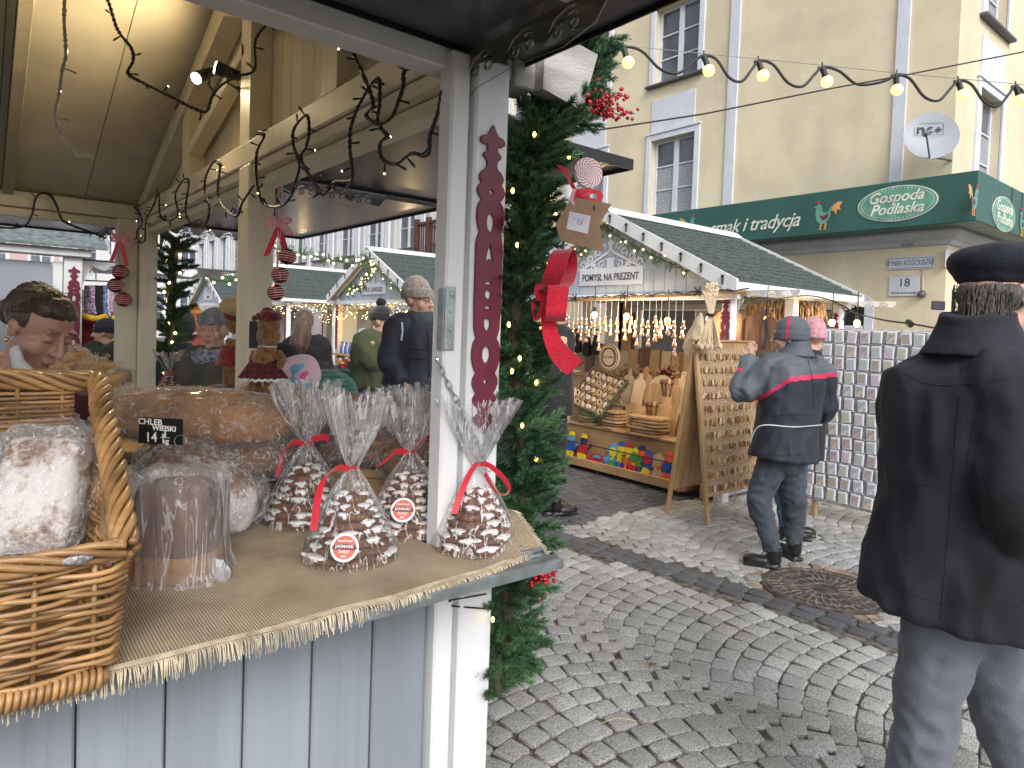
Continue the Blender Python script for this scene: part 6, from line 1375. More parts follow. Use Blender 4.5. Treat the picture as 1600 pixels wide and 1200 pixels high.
def person(lab, d, J, hd, fac, mats_, tilt=0, up=None, coat_k=1.0, hem=None, vox=.016, group=None, coat_paint=None, coat_mats=None, headvox=None, legs=True, hat=None, feet_z=True, arms=True, sleeve=1.0, hfac=None, nod=0, roll=0, fold=.008, hsc=1.0, tors=(.20, .15), skirt=0, sc_=1.0):
    "joints are (sight x, sight y, depth offset); real sizes in metres"
    def P(k, o=0): q = J[k]; return far(q[0], q[1], d+q[2]+o)
    hp = far(hd[0], hd[1], d+(hd[2] if len(hd) > 2 else 0))
    a = rad(fac); fv = R0*math.cos(a)+F0*math.sin(a)   # facing in plan: 0 = to the right, 90 = away
    yv = fv; xv = yv.cross(U0); B = Matrix((xv, yv, U0)).transposed().to_4x4()
    hb = B
    if hfac is not None: a2 = rad(hfac); y2 = R0*math.cos(a2)+F0*math.sin(a2); hb = Matrix((y2.cross(U0), y2, U0)).transposed().to_4x4()
    hm = Matrix.Translation(hp)@hb@Matrix.Rotation(rad(-nod), 4, 'X')@Matrix.Rotation(rad(roll), 4, 'Y')
    # continuous body
    m = M(); T = headshape(m, hm, sc=hsc); base = hm@Vector((0, -.02, -.07))
    nk, ch, wa, hi = P('neck'), P('chest'), P('waist'), P('hip'); s_ = sc_
    m.tube([base, nk, nk.lerp(ch, .2)], [.052, .056, .07], 14)
    m.tube([nk.lerp(ch, .15), nk.lerp(ch, .5), ch, wa, hi, hi-U0*.1], [(.10*s_, .08*s_), (.15*s_, .10*s_), (.16*s_, .11*s_), (.14*s_, .10*s_), (.15*s_, .11*s_), (.14*s_, .10*s_)], 16, ref=xv)
    if arms:
        for s in 'lr':
            S, E_, H = P('s'+s), P('e'+s), P('h'+s); m.tube([nk.lerp(S, .5), S, E_, H], [.055*s_, .048*s_, .036*s_, .024*s_], 10)
            hd_ = (H-E_).normalized(); a_, b_ = frame(hd_); m.ell((0, 0, 0), (.018, .038, .045), 10, 8, 0, Matrix.Translation(H+hd_*.04)@hd_.to_track_quat('Z', 'Y').to_matrix().to_4x4())
            for k in range(4): o = a_*(.028-.018*k); L_ = (.07, .082, .076, .06)[k]; c_ = H+hd_*.07+o; m.tube([c_, c_+hd_*L_*.5, c_+hd_*L_*.8+b_*.02], [.0095, .009, .0075], 8)
            m.tube([H+hd_*.02+a_*.03, H+hd_*.05+a_*.055, H+hd_*.08+a_*.06+b_*.008], [.013, .011, .009], 8)
    if legs:
        for s in 'lr': m.tube([hi+(P('k'+s)-hi)*.05+(P('a'+s)-P('al'))*.15, P('k'+s), P('a'+s)], [.075*s_, .052*s_, .038*s_], 12)
    hv = headvox or vox*.5
    def pt(c):
        q = T.inverted()@c
        if q.y > .085 and -.077 < q.z < -.056 and abs(q.x) < .020: return 1
        if q.y > .068 and .033 < q.z < .041 and .010 < abs(q.x) < .048: return 2
        return 0
    body = fuse(m, 'person', [skin, lipm, browm], None, max(hv, .006), 2, paint=pt, loc=hi); tag(body, lab, 'person', group)
    def ch_(o): o.parent = body; o.matrix_parent_inverse = Matrix.Translation(-hi); return o
    # eyes
    for s in (-1, 1):
        e = M(); e.ell((s*.031, .079, .006), (.0125, .0098, .0075), 12, 8, 0, T); e.ell((s*.031, .0868, .005), (.0052, .0028, .0052), 10, 6, 1, T); ch_(e.obj('eye', [eyew, eyed], smooth=True))
    # coat
    c = M(); k = coat_k; tx, ty = tors; hz = P('hem') if 'hem' in J else hi-U0*.12
    c.tube([nk+U0*.03, nk.lerp(ch, .22), nk.lerp(ch, .55), ch, wa, hi, hz], [(.075*k, .075*k), (.13*k, .10*k), (tx*.93*k, ty*.9*k), (tx*k, ty*k), (tx*.93*k, ty*.97*k), (tx*(1.0+skirt*.4)*k, ty*(1.05+skirt*.4)*k), (tx*(1.02+skirt)*k, ty*(1.08+skirt)*k)], 22, ref=xv)
    if arms:
        for s in 'lr':
            S, E_, H = P('s'+s), P('e'+s), P('h'+s); w = sleeve
            c.tube(bez([nk.lerp(S, .45)+(S-nk)*.05-U0*.03, S, S.lerp(E_, .55), E_, E_.lerp(H, .5), H], 3), [.085*w, .086*w, .088*w, .088*w, .082*w, .078*w, .074*w, .072*w, .070*w, .068*w, .066*w, .062*w, .060*w, .057*w, .052*w, .047*w][:16], 12)
            c.ell(S-U0*.01, .085*w, 12, 8)
    cm_ = coat_mats or [mats_['coat']]
    ct = ch_(fuse(c, 'coat', cm_, None, vox, 3, paint=coat_paint, disp=folds(fold, 8, seed=d))); LAST['coat'] = ct
    if legs:
        t = M(); kr = mats_.get('legw', 1.0)
        for s in 'lr':
            hp_ = hi.lerp(P('k'+s), .06)+(P('k'+s)-hi.lerp(P('kl'), .5).lerp(P('kr'), .5))*.25; K, A_ = P('k'+s), P('a'+s)
            t.tube(bez([hp_+U0*.04, hp_.lerp(K, .5), K, K.lerp(A_, .5), A_], 3), [(.105-.0045*i)*kr for i in range(13)], 14)
        t.ell(hi-U0*.06, (.155*kr, .125*kr, .13), 16, 10)
        ch_(fuse(t, 'trousers', mats_['legs'], None, vox, 2, disp=folds(.010, 9, (1, 1, 1.2), seed=d+3)))
        for s in 'lr':
            A_ = P('a'+s); g = Vector((A_.x, A_.y, 0)); fd = (P('t'+s)-A_) if 't'+s in J else fv; fd = Vector((fd.x, fd.y, 0)).normalized(); sd = fd.cross(U0); mt = Matrix((sd, fd, U0)).transposed().to_4x4(); mt.translation = g
            f = M(); f.ell((0, .09, .04), (.048, .10, .038), 14, 8, 0, mt, pw=.8); f.ell((0, .0, .055), (.042, .06, .05), 12, 8, 0, mt); f.tube([mt@Vector((0, -.01, .05)), mt@Vector((0, -.015, .14))], .048, 12); f.box(-.046, .046, -.06, .18, 0, .025, 0, mt, .012)
            ch_(fuse(f, 'shoe', mats_.get('shoes', shoem), None, .008, 2))
    return body, ch_, hm@Matrix.Scale(hsc, 4), P, fv
def beanie(ch_, hm, m_, name='beanie', top=.115, pom=None, low=.03, fat=1.0, stripe=None, back=0):
    c = M(); c.ell((0, -.014-back, .045), (.087*fat, .106*fat, top*.98), 24, 16, 0, hm); c.lathe([(.086*fat, low-.01), (.092*fat, low), (.093*fat, low+.045), (.086*fat, low+.055)], 26, (0, 0, 0), 0, hm@Matrix.Translation((0, -.012, 0))@Matrix.Diagonal((1, 1.2, 1, 1)))
    vs = [Vector(v) for v in c.v]; inv = hm.inverted(); 
    kp = M(); 
    o = fuse(c, name, m_ if isinstance(m_, list) else [m_], None, .007, 2, paint=stripe, disp=lumpy(.002, 40)); me = o.data
    b = bmesh.new(); b.from_mesh(me); bmesh.ops.delete(b, geom=[v for v in b.verts if (inv@v.co).z < low-.012 + (.0 if True else 0)], context='VERTS'); b.to_mesh(me); b.free(); ch_(o)
    if pom: p = M(); p.ell((0, -.02, .045+top+.02), (.04, .04, .038), 16, 12, 0, hm); ch_(fuse(p, 'pompom', pom, None, .005, 0, disp=lumpy(.008, 90)))
    return o
def hairshape(ch_, hm, tubes, m_, vox=.006, dispf=None, name='hair'):
    c = M()
    for kind, a, b in tubes:
        if kind == 'e': c.ell(a, b, 18, 12, 0, hm)
        else: c.tube([hm@Vector(p) for p in a], b, 12)
    return ch_(fuse(c, name, m_, None, vox, 1, disp=dispf))
def hair_m(name, c, c2): return mat(name, c, .5, ns=26, na=.15, col2=c2, sc=(1, 1, .12), bump=.8, bs=70, sheen=.2, detail=6)
brown = hair_m('brown hair', (.050, .026, .015), (.018, .009, .006)); dkhair = hair_m('dark grey hair', (.06, .048, .042), (.02, .016, .015)); longb = hair_m('long brown hair', (.13, .07, .045), (.045, .022, .015)); blonde = hair_m('blonde grey hair', (.50, .40, .28), (.28, .2, .13))
# --- man in navy coat and cap, close on the right
coatn = cloth('navy black wool coat', (.017, .018, .028), .9, ns=3, na=.3, sheen=.03, bump=.25, bs=220); greyt = cloth('slate grey trousers', (.12, .13, .165), .75, ns=2, na=.1, sheen=.2); capm = cloth('navy felt cap', (.008, .010, .020), .95, ns=8, sheen=.05, bump=.4, bs=200)
J = dict(neck=(1528, 528, 0), chest=(1518, 645, 0), waist=(1514, 780, 0), hip=(1506, 880, 0), hem=(1500, 958, 0), sl=(1478, 622, .16), el=(1500, 790, .22), hl=(1560, 900, .20), sr=(1572, 612, -.13), er=(1590, 800, -.20), hr=(1640, 930, -.12),
         kl=(1440, 1150, .0), al=(1390, 1400, .05), kr=(1568, 1120, .06), ar=(1650, 1385, .1), tl=(1500, 1400, .2), tr=(1750, 1390, .2))
body, ch_, hm, P, fv = person('man in long navy wool coat, dark cap and grey trousers close on the right', 1.87, J, (1562, 462), 38, dict(coat=coatn, legs=greyt, legw=1.0), vox=.012, headvox=.006, tors=(.245, .175), skirt=.10, fold=.013, hfac=18, sleeve=1.12, hsc=1.04)
seam = cloth('dark seam thread', (.006, .006, .010)); sm_ = drape(LAST['coat'], [[(1505, 560), (1492, 700), (1480, 850), (1470, 965)], [(1562, 575), (1530, 640), (1512, 720), (1518, 790)], [(1400, 575), (1450, 600), (1520, 600), (1580, 590)], [(1372, 905), (1440, 935), (1520, 950), (1600, 948)], [(1385, 745), (1420, 752), (1465, 762), (1500, 775)]], .0017, 'seam', seam, -.0004)
if sm_: ch_(sm_)
c = M(); c.ell((0, .005, .085), (.110, .140, .056), 30, 18, 0, hm, pw=.9); c.ell((0, -.01, .055), (.092, .112, .045), 26, 14, 0, hm); c.ell((0, .10, .052), (.075, .055, .014), 20, 8, 0, hm)
ch_(fuse(c, 'cap', capm, None, .006, 3, disp=folds(.004, 12, seed=2)))
hairshape(ch_, hm, [('e', (0, -.03, .0), (.081, .083, .058)), ('e', (0, -.06, -.035), (.062, .048, .048)), ('e', (.074, .022, .0), (.010, .02, .03)), ('e', (-.074, .022, .0), (.010, .02, .03))], dkhair, .005, lumpy(.002, 120))
c = M(); nk = P('neck'); c.tube([nk-U0*.05, nk+U0*.0, nk+U0*.045-fv*.008, nk+U0*.07-fv*.012], [(.14, .145), (.115, .12), (.094, .10), (.090, .096)], 24, ref=fv.cross(U0)); ch_(fuse(c, 'coat_collar', coatn, None, .008, 2, disp=folds(.004, 10)))
m = M(); q = P('neck')-fv*.106+U0*.03; m.box(-.018, .018, -.003, .003, -.011, .013, 0, Matrix.Translation(far(1466, 478, 1.80))@Matrix((R0, F0, U0)).transposed().to_4x4(), .002); ch_(m.obj('collar_tab', cloth('grey tab', (.06, .06, .07))))
hh = M()
for k in range(240):
    a = R.uniform(1.2, 5.1)+math.pi/2*0; a = -math.pi/2+R.uniform(-1.25, 1.25); z_ = R.uniform(-.055, .03); q = Vector((.083*math.cos(a), -.03+.086*math.sin(a), z_)); hh.tube([hm@q, hm@(q*1.03+Vector((0, -.001, -.018))), hm@(q*1.0+Vector((0, -.002, -.036)))], .0011, 4, cap=False)
ch_(hh.obj('hair_strands', hair_m('grey strands', (.11, .09, .08), (.03, .025, .022)), kind='stuff', fix=False))
# --- man in grey and navy jacket with pink stripe
gre = cloth('grey softshell', (.105, .12, .145), .7, ns=3, sheen=.03); nav = cloth('dark navy softshell', (.014, .019, .032), .7, ns=3, sheen=.03); pnk = cloth('raspberry stripe', (.60, .015, .09), .6); piping = mat('reflective piping', (.5, .52, .55), .4)
def bnd(px): return 592 if px > 1236 else 592+(1236-px)*.62
def pa(c):
    px, py, dd = tpix(c.x, c.y, c.z); b = bnd(px)-((px-1236)*.10 if px > 1236 else 0)
    if px < 1180 and py > 575 and py < 600 and px < 1160: return 2 if 572 < py < 580 else 0
    if py < b-3: return 0
    return 2 if py < b+4 else 1
J = dict(neck=(1243, 548, 0), chest=(1240, 595, 0), waist=(1232, 655, 0), hip=(1226, 700, 0), hem=(1224, 716, 0), sl=(1206, 582, -.02), el=(1160, 612, .02), hl=(1172, 560, .16), sr=(1280, 585, .03), er=(1288, 640, .10), hr=(1255, 600, .30),
         kl=(1186, 778, -.02), al=(1207, 860, -.05), kr=(1240, 790, .10), ar=(1240, 848, .14), tl=(1160, 862, .02), tr=(1215, 850, .3))
body, ch_, hm, P, fv = person('man in grey and navy jacket with raspberry stripe raising his hand before the keyring board', 4.56, J, (1234, 527), 125, dict(coat=gre, legs=denim, legw=1.05), coat_mats=[gre, nav, pnk], coat_paint=pa, vox=.0095, tors=(.255, .19), fold=.010, sleeve=1.28, hfac=150, hsc=1.03)
sm_ = drape(LAST['coat'], [[(1175, 690), (1172, 660), (1185, 640)], [(1165, 705), (1220, 712), (1280, 708)], [(1262, 560), (1270, 600), (1272, 640)], [(1170, 655), (1230, 648), (1290, 650)]], .0025, 'seam', seam, 0)
if sm_: ch_(sm_)
def st_(c): return 1 if abs(tpix(c.x, c.y, c.z)[0]-(1233+(tpix(c.x, c.y, c.z)[1]-500)*-.12)) < 2.0 and tpix(c.x, c.y, c.z)[2] < 4.6 else 0
beanie(ch_, hm, [gre, pnk], stripe=st_, low=-.012, top=.10, fat=1.02)
c = M(); nk = P('neck'); c.tube([nk-U0*.04, nk+U0*.02, nk+U0*.07], [(.13, .13), (.10, .105), (.092, .098)], 20, ref=R0); ch_(fuse(c, 'jacket_collar', gre, None, .01, 2))
m = M(); m.tube(bez([far(1172, 692, 4.36), far(1180, 672, 4.31), far(1196, 664, 4.27), far(1240, 667, 4.28), far(1284, 664, 4.42)], 6), .004, 6); ch_(m.obj('reflective_piping', piping))
# --- woman in pink hat behind him
pkh = knitm('pink knit', (.60, .30, .34), (.45, .2, .25)); 
J = dict(neck=(1262, 552, 0), chest=(1258, 600, 0), waist=(1250, 650, 0), hip=(1245, 690, 0), sl=(1232, 575, 0), el=(1226, 630, 0), hl=(1236, 680, 0), sr=(1276, 575, 0), er=(1280, 630, 0), hr=(1274, 670, .05), kl=(1226, 765, 0), al=(1230, 828, 0), kr=(1240, 765, .15), ar=(1236, 822, .12), tl=(1262, 832, 0), tr=(1262, 826, .1))
body, ch_, hm, P, fv = person('woman in pink knitted hat and blue jeans standing behind the man in the striped jacket', 5.15, J, (1272, 527), 60, dict(coat=blackc, legs=bluej), vox=.016, hfac=60)
beanie(ch_, hm, pkh, low=.0, top=.12)
# --- man in navy parka, grey hat and glasses
navp = cloth('navy parka', (.022, .026, .048), .65, ns=4, sheen=.1, na=.2); hatb = knitm('beige marl knit', (.40, .34, .30), (.20, .17, .15), 70); scg = cloth('charcoal scarf', (.06, .075, .085), .95)
J = dict(neck=(656, 500, 0), chest=(656, 535, 0), waist=(652, 585, 0), hip=(650, 630, 0), hem=(650, 648, 0), sl=(622, 512, -.06), el=(608, 562, -.08), hl=(628, 598, -.14), sr=(688, 512, .1), er=(695, 565, .1), hr=(690, 610, 0), kl=(640, 730, 0), al=(640, 835, 0), kr=(668, 730, 0), ar=(668, 835, 0))
body, ch_, hm, P, fv = person('man in navy parka, beige knitted hat and glasses beside the white post', 4.45, J, (654, 470), -10, dict(coat=navp, legs=denim), vox=.013, headvox=.007, tors=(.17, .235), fold=.012, sleeve=1.15, hfac=-30, hsc=1.02)
sm_ = drape(LAST['coat'], [[(636, 545), (650, 547), (668, 546)], [(668, 515), (670, 560), (670, 620)], [(636, 600), (652, 602), (668, 600)], [(638, 548), (638, 560), (652, 562), (666, 560)]], .003, 'seam', seam, 0)
if sm_: ch_(sm_)
beanie(ch_, hm, hatb, low=.022, top=.125, back=.01)
c = M(); nk = P('neck'); c.lathe([(.07, -.05), (.105, -.04), (.112, -.01), (.10, .025), (.075, .045)], 22, nk+U0*.01); ch_(fuse(c, 'scarf', scg, None, .009, 2, disp=folds(.010, 16)))
g = M()
for s in (-1, 1): g.tube([hm@Vector((s*.031+.021*math.cos(a), .094, .008+.015*math.sin(a))) for a in [q*math.pi/7 for q in range(14)]], .0022, 6, closed=True); g.tube([hm@Vector((s*.052, .092, .012)), hm@Vector((s*.078, .0, .012))], .0022, 6)
g.tube([hm@Vector((-.010, .098, .01)), hm@Vector((.010, .098, .01))], .002, 6); ch_(g.obj('glasses', black))
c = M(); c.tube([P('neck')-fv*.12-U0*.03, P('neck')-fv*.17-U0*.07, P('neck')-fv*.15-U0*.12], [(.10, .05), (.13, .06), (.09, .03)], 14, ref=fv.cross(U0)); ch_(fuse(c, 'hood', navp, None, .011, 2, disp=folds(.01, 12)))
m = M(); m.tube([far(628, 504, 4.22), far(629, 518, 4.2), far(627, 532, 4.2)], .006, 6); ch_(m.obj('drawcord', trimw))
m = M(); hp = P('hl'); m.ell(hp+Vector((0, 0, -.04)), (.045, .04, .06), 14, 10); m.ell(hp+Vector((.02, 0, -.09)), (.035, .03, .045), 12, 8); m.tube([hp-U0*.03+R0*.03, hp-U0*.07+R0*.055, hp-U0*.09+R0*.05], [.018, .016, .012], 8)
for k in range(4): q = hp-U0*.10+R0*(.03-.02*k); m.tube([q, q-U0*.03, q-U0*.045-F0*.01], [.013, .012, .010], 8)
ch_(fuse(m, 'glove', blackc, None, .007, 2))
# --- man in olive jacket with black pompom hat
oliv = cloth('olive jacket', (.085, .10, .045), .8, ns=4, na=.2)
J = dict(neck=(590, 522, 0), chest=(588, 548, 0), waist=(588, 580, 0), hip=(590, 600, 0), hem=(590, 608, 0), sl=(570, 532, -.05), el=(580, 570, -.12), hl=(602, 562, -.05), sr=(612, 534, .1), er=(618, 570, .1), hr=(612, 580, .05), kl=(586, 680, 0), al=(586, 745, 0), kr=(600, 680, 0), ar=(600, 745, 0))
body, ch_, hm, P, fv = person('man in olive green jacket and black pompom hat laughing at the candle stall', 5.7, J, (598, 503), 0, dict(coat=oliv, legs=lightj), vox=.015, headvox=.008, tors=(.17, .22), fold=.014, sleeve=1.15, hfac=-12)
beanie(ch_, hm, knitm('black knit', (.016, .016, .018), (.008, .008, .009)), pom=blackc, low=.025, top=.10)
hb_ = plate('hat_badge', [[(-.03, -.012), (-.01, .018), (0, .004), (.012, .02), (.03, .012), (.018, .0), (.03, -.012), (.008, -.006)]], .004, planeY(hm@Vector((.02, .06, .055)))@Matrix.Translation((0, 0, .055)), trimw); ch_(hb_)
c = M(); c.tube([P('neck')-fv*.05-U0*.03, P('neck')-fv*.14+U0*.0, P('neck')-fv*.15-U0*.05], [(.09, .05), (.10, .05), (.06, .03)], 14, ref=fv.cross(U0)); ch_(fuse(c, 'grey_hood', cloth('pale grey jersey', (.42, .44, .48)), None, .011, 2, disp=folds(.01, 12)))
# --- woman with long brown hair from behind
J = dict(neck=(480, 528, 0), chest=(478, 555, 0), waist=(478, 590, 0), hip=(478, 615, 0), sl=(455, 540, 0), el=(443, 575, 0), hl=(455, 600, 0), sr=(501, 540, 0), er=(510, 575, 0), hr=(500, 600, .1), kl=(470, 675, 0), al=(470, 735, 0), kr=(486, 675, 0), ar=(486, 735, 0))
body, ch_, hm, P, fv = person('woman with long brown hair in black jacket seen from behind at the far stall', 6.3, J, (476, 505), 70, dict(coat=blackc, legs=blackc), vox=.018, hfac=100, tors=(.20, .15), sleeve=1.1)
hairshape(ch_, hm, [('e', (0, -.02, .04), (.088, .10, .092)), ('t', [(0, -.08, .03), (.0, -.13, -.10), (-.03, -.16, -.22), (-.05, -.18, -.32)], [.07, .085, .09, .05])], longb, .011, lumpy(.004, 60))
# --- woman in grey hat, fur collar
olg = cloth('grey olive coat', (.085, .09, .075), .85); fur = mat('tan fur', (.42, .30, .19), .95, ns=40, na=.3, bump=1, bs=120, sheen=.6); scn = mat('navy white scarf', (.03, .04, .09), .9, ns=45, na=.2, col2=(.40, .42, .50), bump=.5, bs=60, detail=2)
J = dict(neck=(336, 548, 0), chest=(333, 580, 0), waist=(333, 630, 0), hip=(333, 670, 0), sl=(298, 565, 0), el=(288, 620, 0), hl=(300, 660, -.05), sr=(370, 565, 0), er=(378, 620, 0), hr=(368, 660, -.05), kl=(322, 770, 0), al=(322, 860, 0), kr=(344, 770, 0), ar=(344, 860, 0))
body, ch_, hm, P, fv = person('woman in grey knitted hat, fur collar and navy scarf looking at the camera', 4.15, J, (335, 516), -92, dict(coat=olg, legs=blackc), vox=.015, headvox=.0065, tors=(.215, .155), sleeve=1.1)
beanie(ch_, hm, knitm('grey fuzzy knit', (.25, .29, .34), (.14, .17, .2)), low=.045, top=.10, fat=1.12)
hairshape(ch_, hm, [('e', (.066, .03, .0), (.022, .035, .055)), ('e', (-.066, .03, .0), (.022, .035, .055)), ('e', (0, .055, .052), (.06, .025, .018))], blonde, .007, lumpy(.003, 90))
c = M()
for i in range(18): a = math.pi*(.02+.96*i/17); c.ell(P('neck')+R0*(.17*math.cos(a))+F0*(-.05+.08*math.sin(a))+U0*(-.005-.05*abs(math.cos(a))), (.05, .05, .055), 10, 8)
ch_(fuse(c, 'fur_collar', fur, None, .009, 0, disp=lumpy(.016, 70)))
c = M(); c.lathe([(.06, -.07), (.11, -.06), (.12, -.02), (.105, .015), (.075, .03)], 22, P('neck')-F0*.03-U0*.02); ch_(fuse(c, 'scarf', scn, None, .009, 1, disp=folds(.012, 18)))
# --- seller inside the stall, looking down
selc = cloth('black waistcoat', (.012, .011, .014), .8); mar = cloth('maroon sweater', (.06, .01, .018), .85)
hp = far(62, 516, 1.98); fvh = (R0*.86-F0*.26-U0*.46).normalized(); upv = (U0+R0*.34); upv = (upv-fvh*upv.dot(fvh)).normalized(); xh = fvh.cross(upv)
HM = Matrix((xh, fvh, upv)).transposed().to_4x4(); HM.translation = hp; HM = HM@Matrix.Scale(.96, 4)
m = M(); T = headshape(m, HM); nb = far(18, 592, 2.0); ch = far(-15, 650, 2.08); m.tube([HM@Vector((0, -.02, -.07)), far(38, 575, 1.97), nb], [.05, .053, .06], 14)
m.tube([nb+U0*.02, ch, far(-20, 760, 2.2), far(-20, 860, 2.3), far(-20, 1000, 2.4)], [(.09, .07), (.17, .11), (.16, .11), (.17, .12), (.16, .11)], 16, ref=R0)
for s in (-1, 1):
    S = nb+R0*s*.17-U0*.07; m.tube([nb+R0*s*.08-U0*.02, S, S-U0*.22-F0*.06+R0*s*.03, S-U0*.26-F0*.26], [.05, .05, .036, .026], 10)
    H = S-U0*.26-F0*.30; m.ell(H, (.038, .045, .018), 10, 8)
    for k in range(4): q = H-F0*.035+R0*(-.027+.018*k); m.tube([q, q-F0*.03-U0*.004, q-F0*.055-U0*.02], [.009, .0085, .007], 8)
    m.tube([H+R0*.03*-s, H+R0*.05*-s-F0*.03], [.012, .010], 8)
for s in (-1, 1): m.tube([far(-20, 1000, 2.4)+R0*s*.09, Vector((far(-20, 1000, 2.4)+R0*s*.10).to_tuple())-U0*.4+U0*0, (far(-20, 1000, 2.4)+R0*s*.10)*1-U0*(far(-20, 1000, 2.4).z-.08)], [.08, .055, .04], 12)
def pts(c):
    q = T.inverted()@c
    if q.y > .088 and -.076 < q.z < -.057 and abs(q.x) < .019: return 1
    if q.y > .066 and .0345 < q.z-.12*max(0, .03-abs(q.x)) < .0395 and .012 < abs(q.x) < .044: return 2
    return 0
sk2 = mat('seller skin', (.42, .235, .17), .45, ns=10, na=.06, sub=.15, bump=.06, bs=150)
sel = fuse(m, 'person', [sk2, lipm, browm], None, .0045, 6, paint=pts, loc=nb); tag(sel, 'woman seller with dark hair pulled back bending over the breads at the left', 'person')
def cs(o): o.parent = sel; o.matrix_parent_inverse = Matrix.Translation(-nb); return o
for s in (-1, 1):
    e = M(); e.ell((s*.031, .078, .002), (.0125, .0098, .0035), 12, 8, 0, T); cs(e.obj('eyelashes', browm, smooth=True))
hairshape(cs, HM, [('e', (0, -.042, .046), (.083, .090, .085)), ('e', (0, .008, .078), (.069, .068, .050)), ('e', (.062, -.018, .034), (.022, .048, .045)), ('e', (-.062, -.018, .034), (.022, .048, .045)), ('e', (0, -.125, .0), (.045, .04, .045))], brown, .0045, folds(.0025, 26, (1, 1, 1)))
sh = M(); bun = Vector((0, -.13, .0))
for k in range(260):
    th = R.uniform(-1.35, 1.35); st_v = Vector((.080*math.sin(th), .050*math.cos(th), .058+.055*math.cos(th)*math.cos(th))); out_ = []
    for j in range(9):
        t = j/8; q = st_v.lerp(bun, t); d_ = Vector((q.x/.092, (q.y+.032)/.104, (q.z-.045)/.094)); 
        if d_.length > 1e-3 and t < .93: d_.normalize(); q = Vector((d_.x*.092, d_.y*.104-.032, d_.z*.094+.045))*1.0+Vector((R.uniform(-.001, .001), 0, R.uniform(-.001, .002)))
        out_.append(HM@q)
    sh.tube(out_, .0010, 4, cap=False)
cs(sh.obj('hair_strands', hair_m('hair strands', (.07, .036, .02), (.025, .012, .008)), kind='stuff', fix=False))
st2 = M()
for k in range(26): a = R.uniform(-1.2, 1.2); p = HM@Vector((.08*math.sin(a), .02+.05*math.cos(a)*R.uniform(-1, 1), .125)); st2.tube([p-U0*.01, p+U0*.012+R0*R.uniform(-.01, .03), p+R0*R.uniform(.0, .05)+U0*R.uniform(-.005, .02)], .0006, 4)
cs(st2.obj('stray_hair', brown, kind='stuff'))
c = M(); c.tube([nb+U0*.01, nb-U0*.03, ch, far(-20, 760, 2.2), far(-20, 900, 2.3)], [(.085, .085), (.15, .11), (.20, .15), (.20, .15), (.21, .16)], 22, ref=R0)
for s in (-1, 1): S = nb+R0*s*.17-U0*.07; c.tube([nb+R0*s*.09-U0*.04, S, S-U0*.22-F0*.06+R0*s*.03, S-U0*.26-F0*.24], [.075, .078, .062, .045], 12)
cs(fuse(c, 'waistcoat', [selc, mar], None, .009, 2, disp=folds(.006, 12), paint=lambda q: 1 if abs((q-nb).dot(R0)) > .15 else 0))
c = M(); c.tube([far(22, 545, 1.90), far(30, 572, 1.88), far(50, 588, 1.86), far(62, 586, 1.85)], [(.012, .022), (.016, .026), (.014, .024), (.008, .014)], 10); cs(fuse(c, 'white_collar', cloth('white blouse', (.6, .6, .6)), None, .005, 1))
m = M(); m.ell(HM@Vector((.078, -.01, -.045)), .007, 10, 8); cs(m.obj('earring', mat('gold', (.7, .45, .15), .3, metal=1), smooth=True))
# --- children and passers by
def simple_child(lab, px, py, d, hatm, coatm, hr=.095, fac=90, ribs=False, cat='person'):
    z = far(px, py, d); hs = z.z-.02; g = Vector((z.x, z.y, 0)); m = M(); mt = Matrix.Translation((z.x, z.y, hs-.03)); T = headshape(m, Matrix.Translation((z.x, z.y, hs-.03))@Matrix((R0*math.cos(rad(fac))+F0*math.sin(rad(fac)),)*3).to_4x4() if 0 else Matrix.Translation((z.x, z.y, hs-.03))@Matrix.Rotation(rad(fac)-rad(129), 4, 'Z'), sc=.92)
    b0 = Vector((z.x, z.y, hs-.20)); m.tube([b0+U0*.12, b0-U0*.05, b0-U0*.35, b0-U0*.45], [.045, .11, .10, .10], 12)
    for s in (-1, 1): m.tube([b0+R0*s*.06-U0*.42, b0+R0*s*.07-U0*(hs-.28)], [.06, .035], 10); m.tube([b0+R0*s*.10-U0*.05, b0+R0*s*.17-U0*.22, b0+R0*s*.13-U0*.38], [.04, .035, .025], 8)
    body = fuse(m, 'person', skin, None, .011, 2, loc=b0); tag(body, lab, 'person')
    def c_(o): o.parent = body; o.matrix_parent_inverse = Matrix.Translation(-b0); return o
    c = M(); c.tube([b0+U0*.06, b0-U0*.05, b0-U0*.3, b0-U0*.55], [(.07, .07), (.16, .12), (.17, .14), (.18, .15)], 18, ref=R0)
    for s in (-1, 1): c.tube([b0+R0*s*.11-U0*.05, b0+R0*s*.19-U0*.22, b0+R0*s*.15-U0*.38], [.06, .055, .045], 10); c.tube([b0+R0*s*.06-U0*.5, b0+R0*s*.07-U0*(hs-.26)], [.08, .055], 10)
    c_(fuse(c, 'coat', coatm, None, .014, 2, disp=folds(.008, 10)))
    for s in (-1, 1): f = M(); q = b0+R0*s*.07-U0*(b0.z-.035); f.ell(q+F0*.03, (.045, .09, .035), 12, 8); f.tube([q, q+U0*.08], .045, 10); c_(f.obj('shoe', shoem, smooth=True))
    return body, c_, Vector((z.x, z.y, hs))
pkf = mat('pale pink fleece', (.68, .42, .50), .95, ns=8, na=.1, sheen=.5, col2=(.6, .5, .62)); teal = knitm('teal rib knit', (.03, .20, .15), (.015, .12, .09)); 
body, c_, hc = simple_child('child in pink fleece hat with a light blue patch just behind the breads', 463, 582, 3.05, pkf, cloth('mauve coat', (.25, .12, .2)))
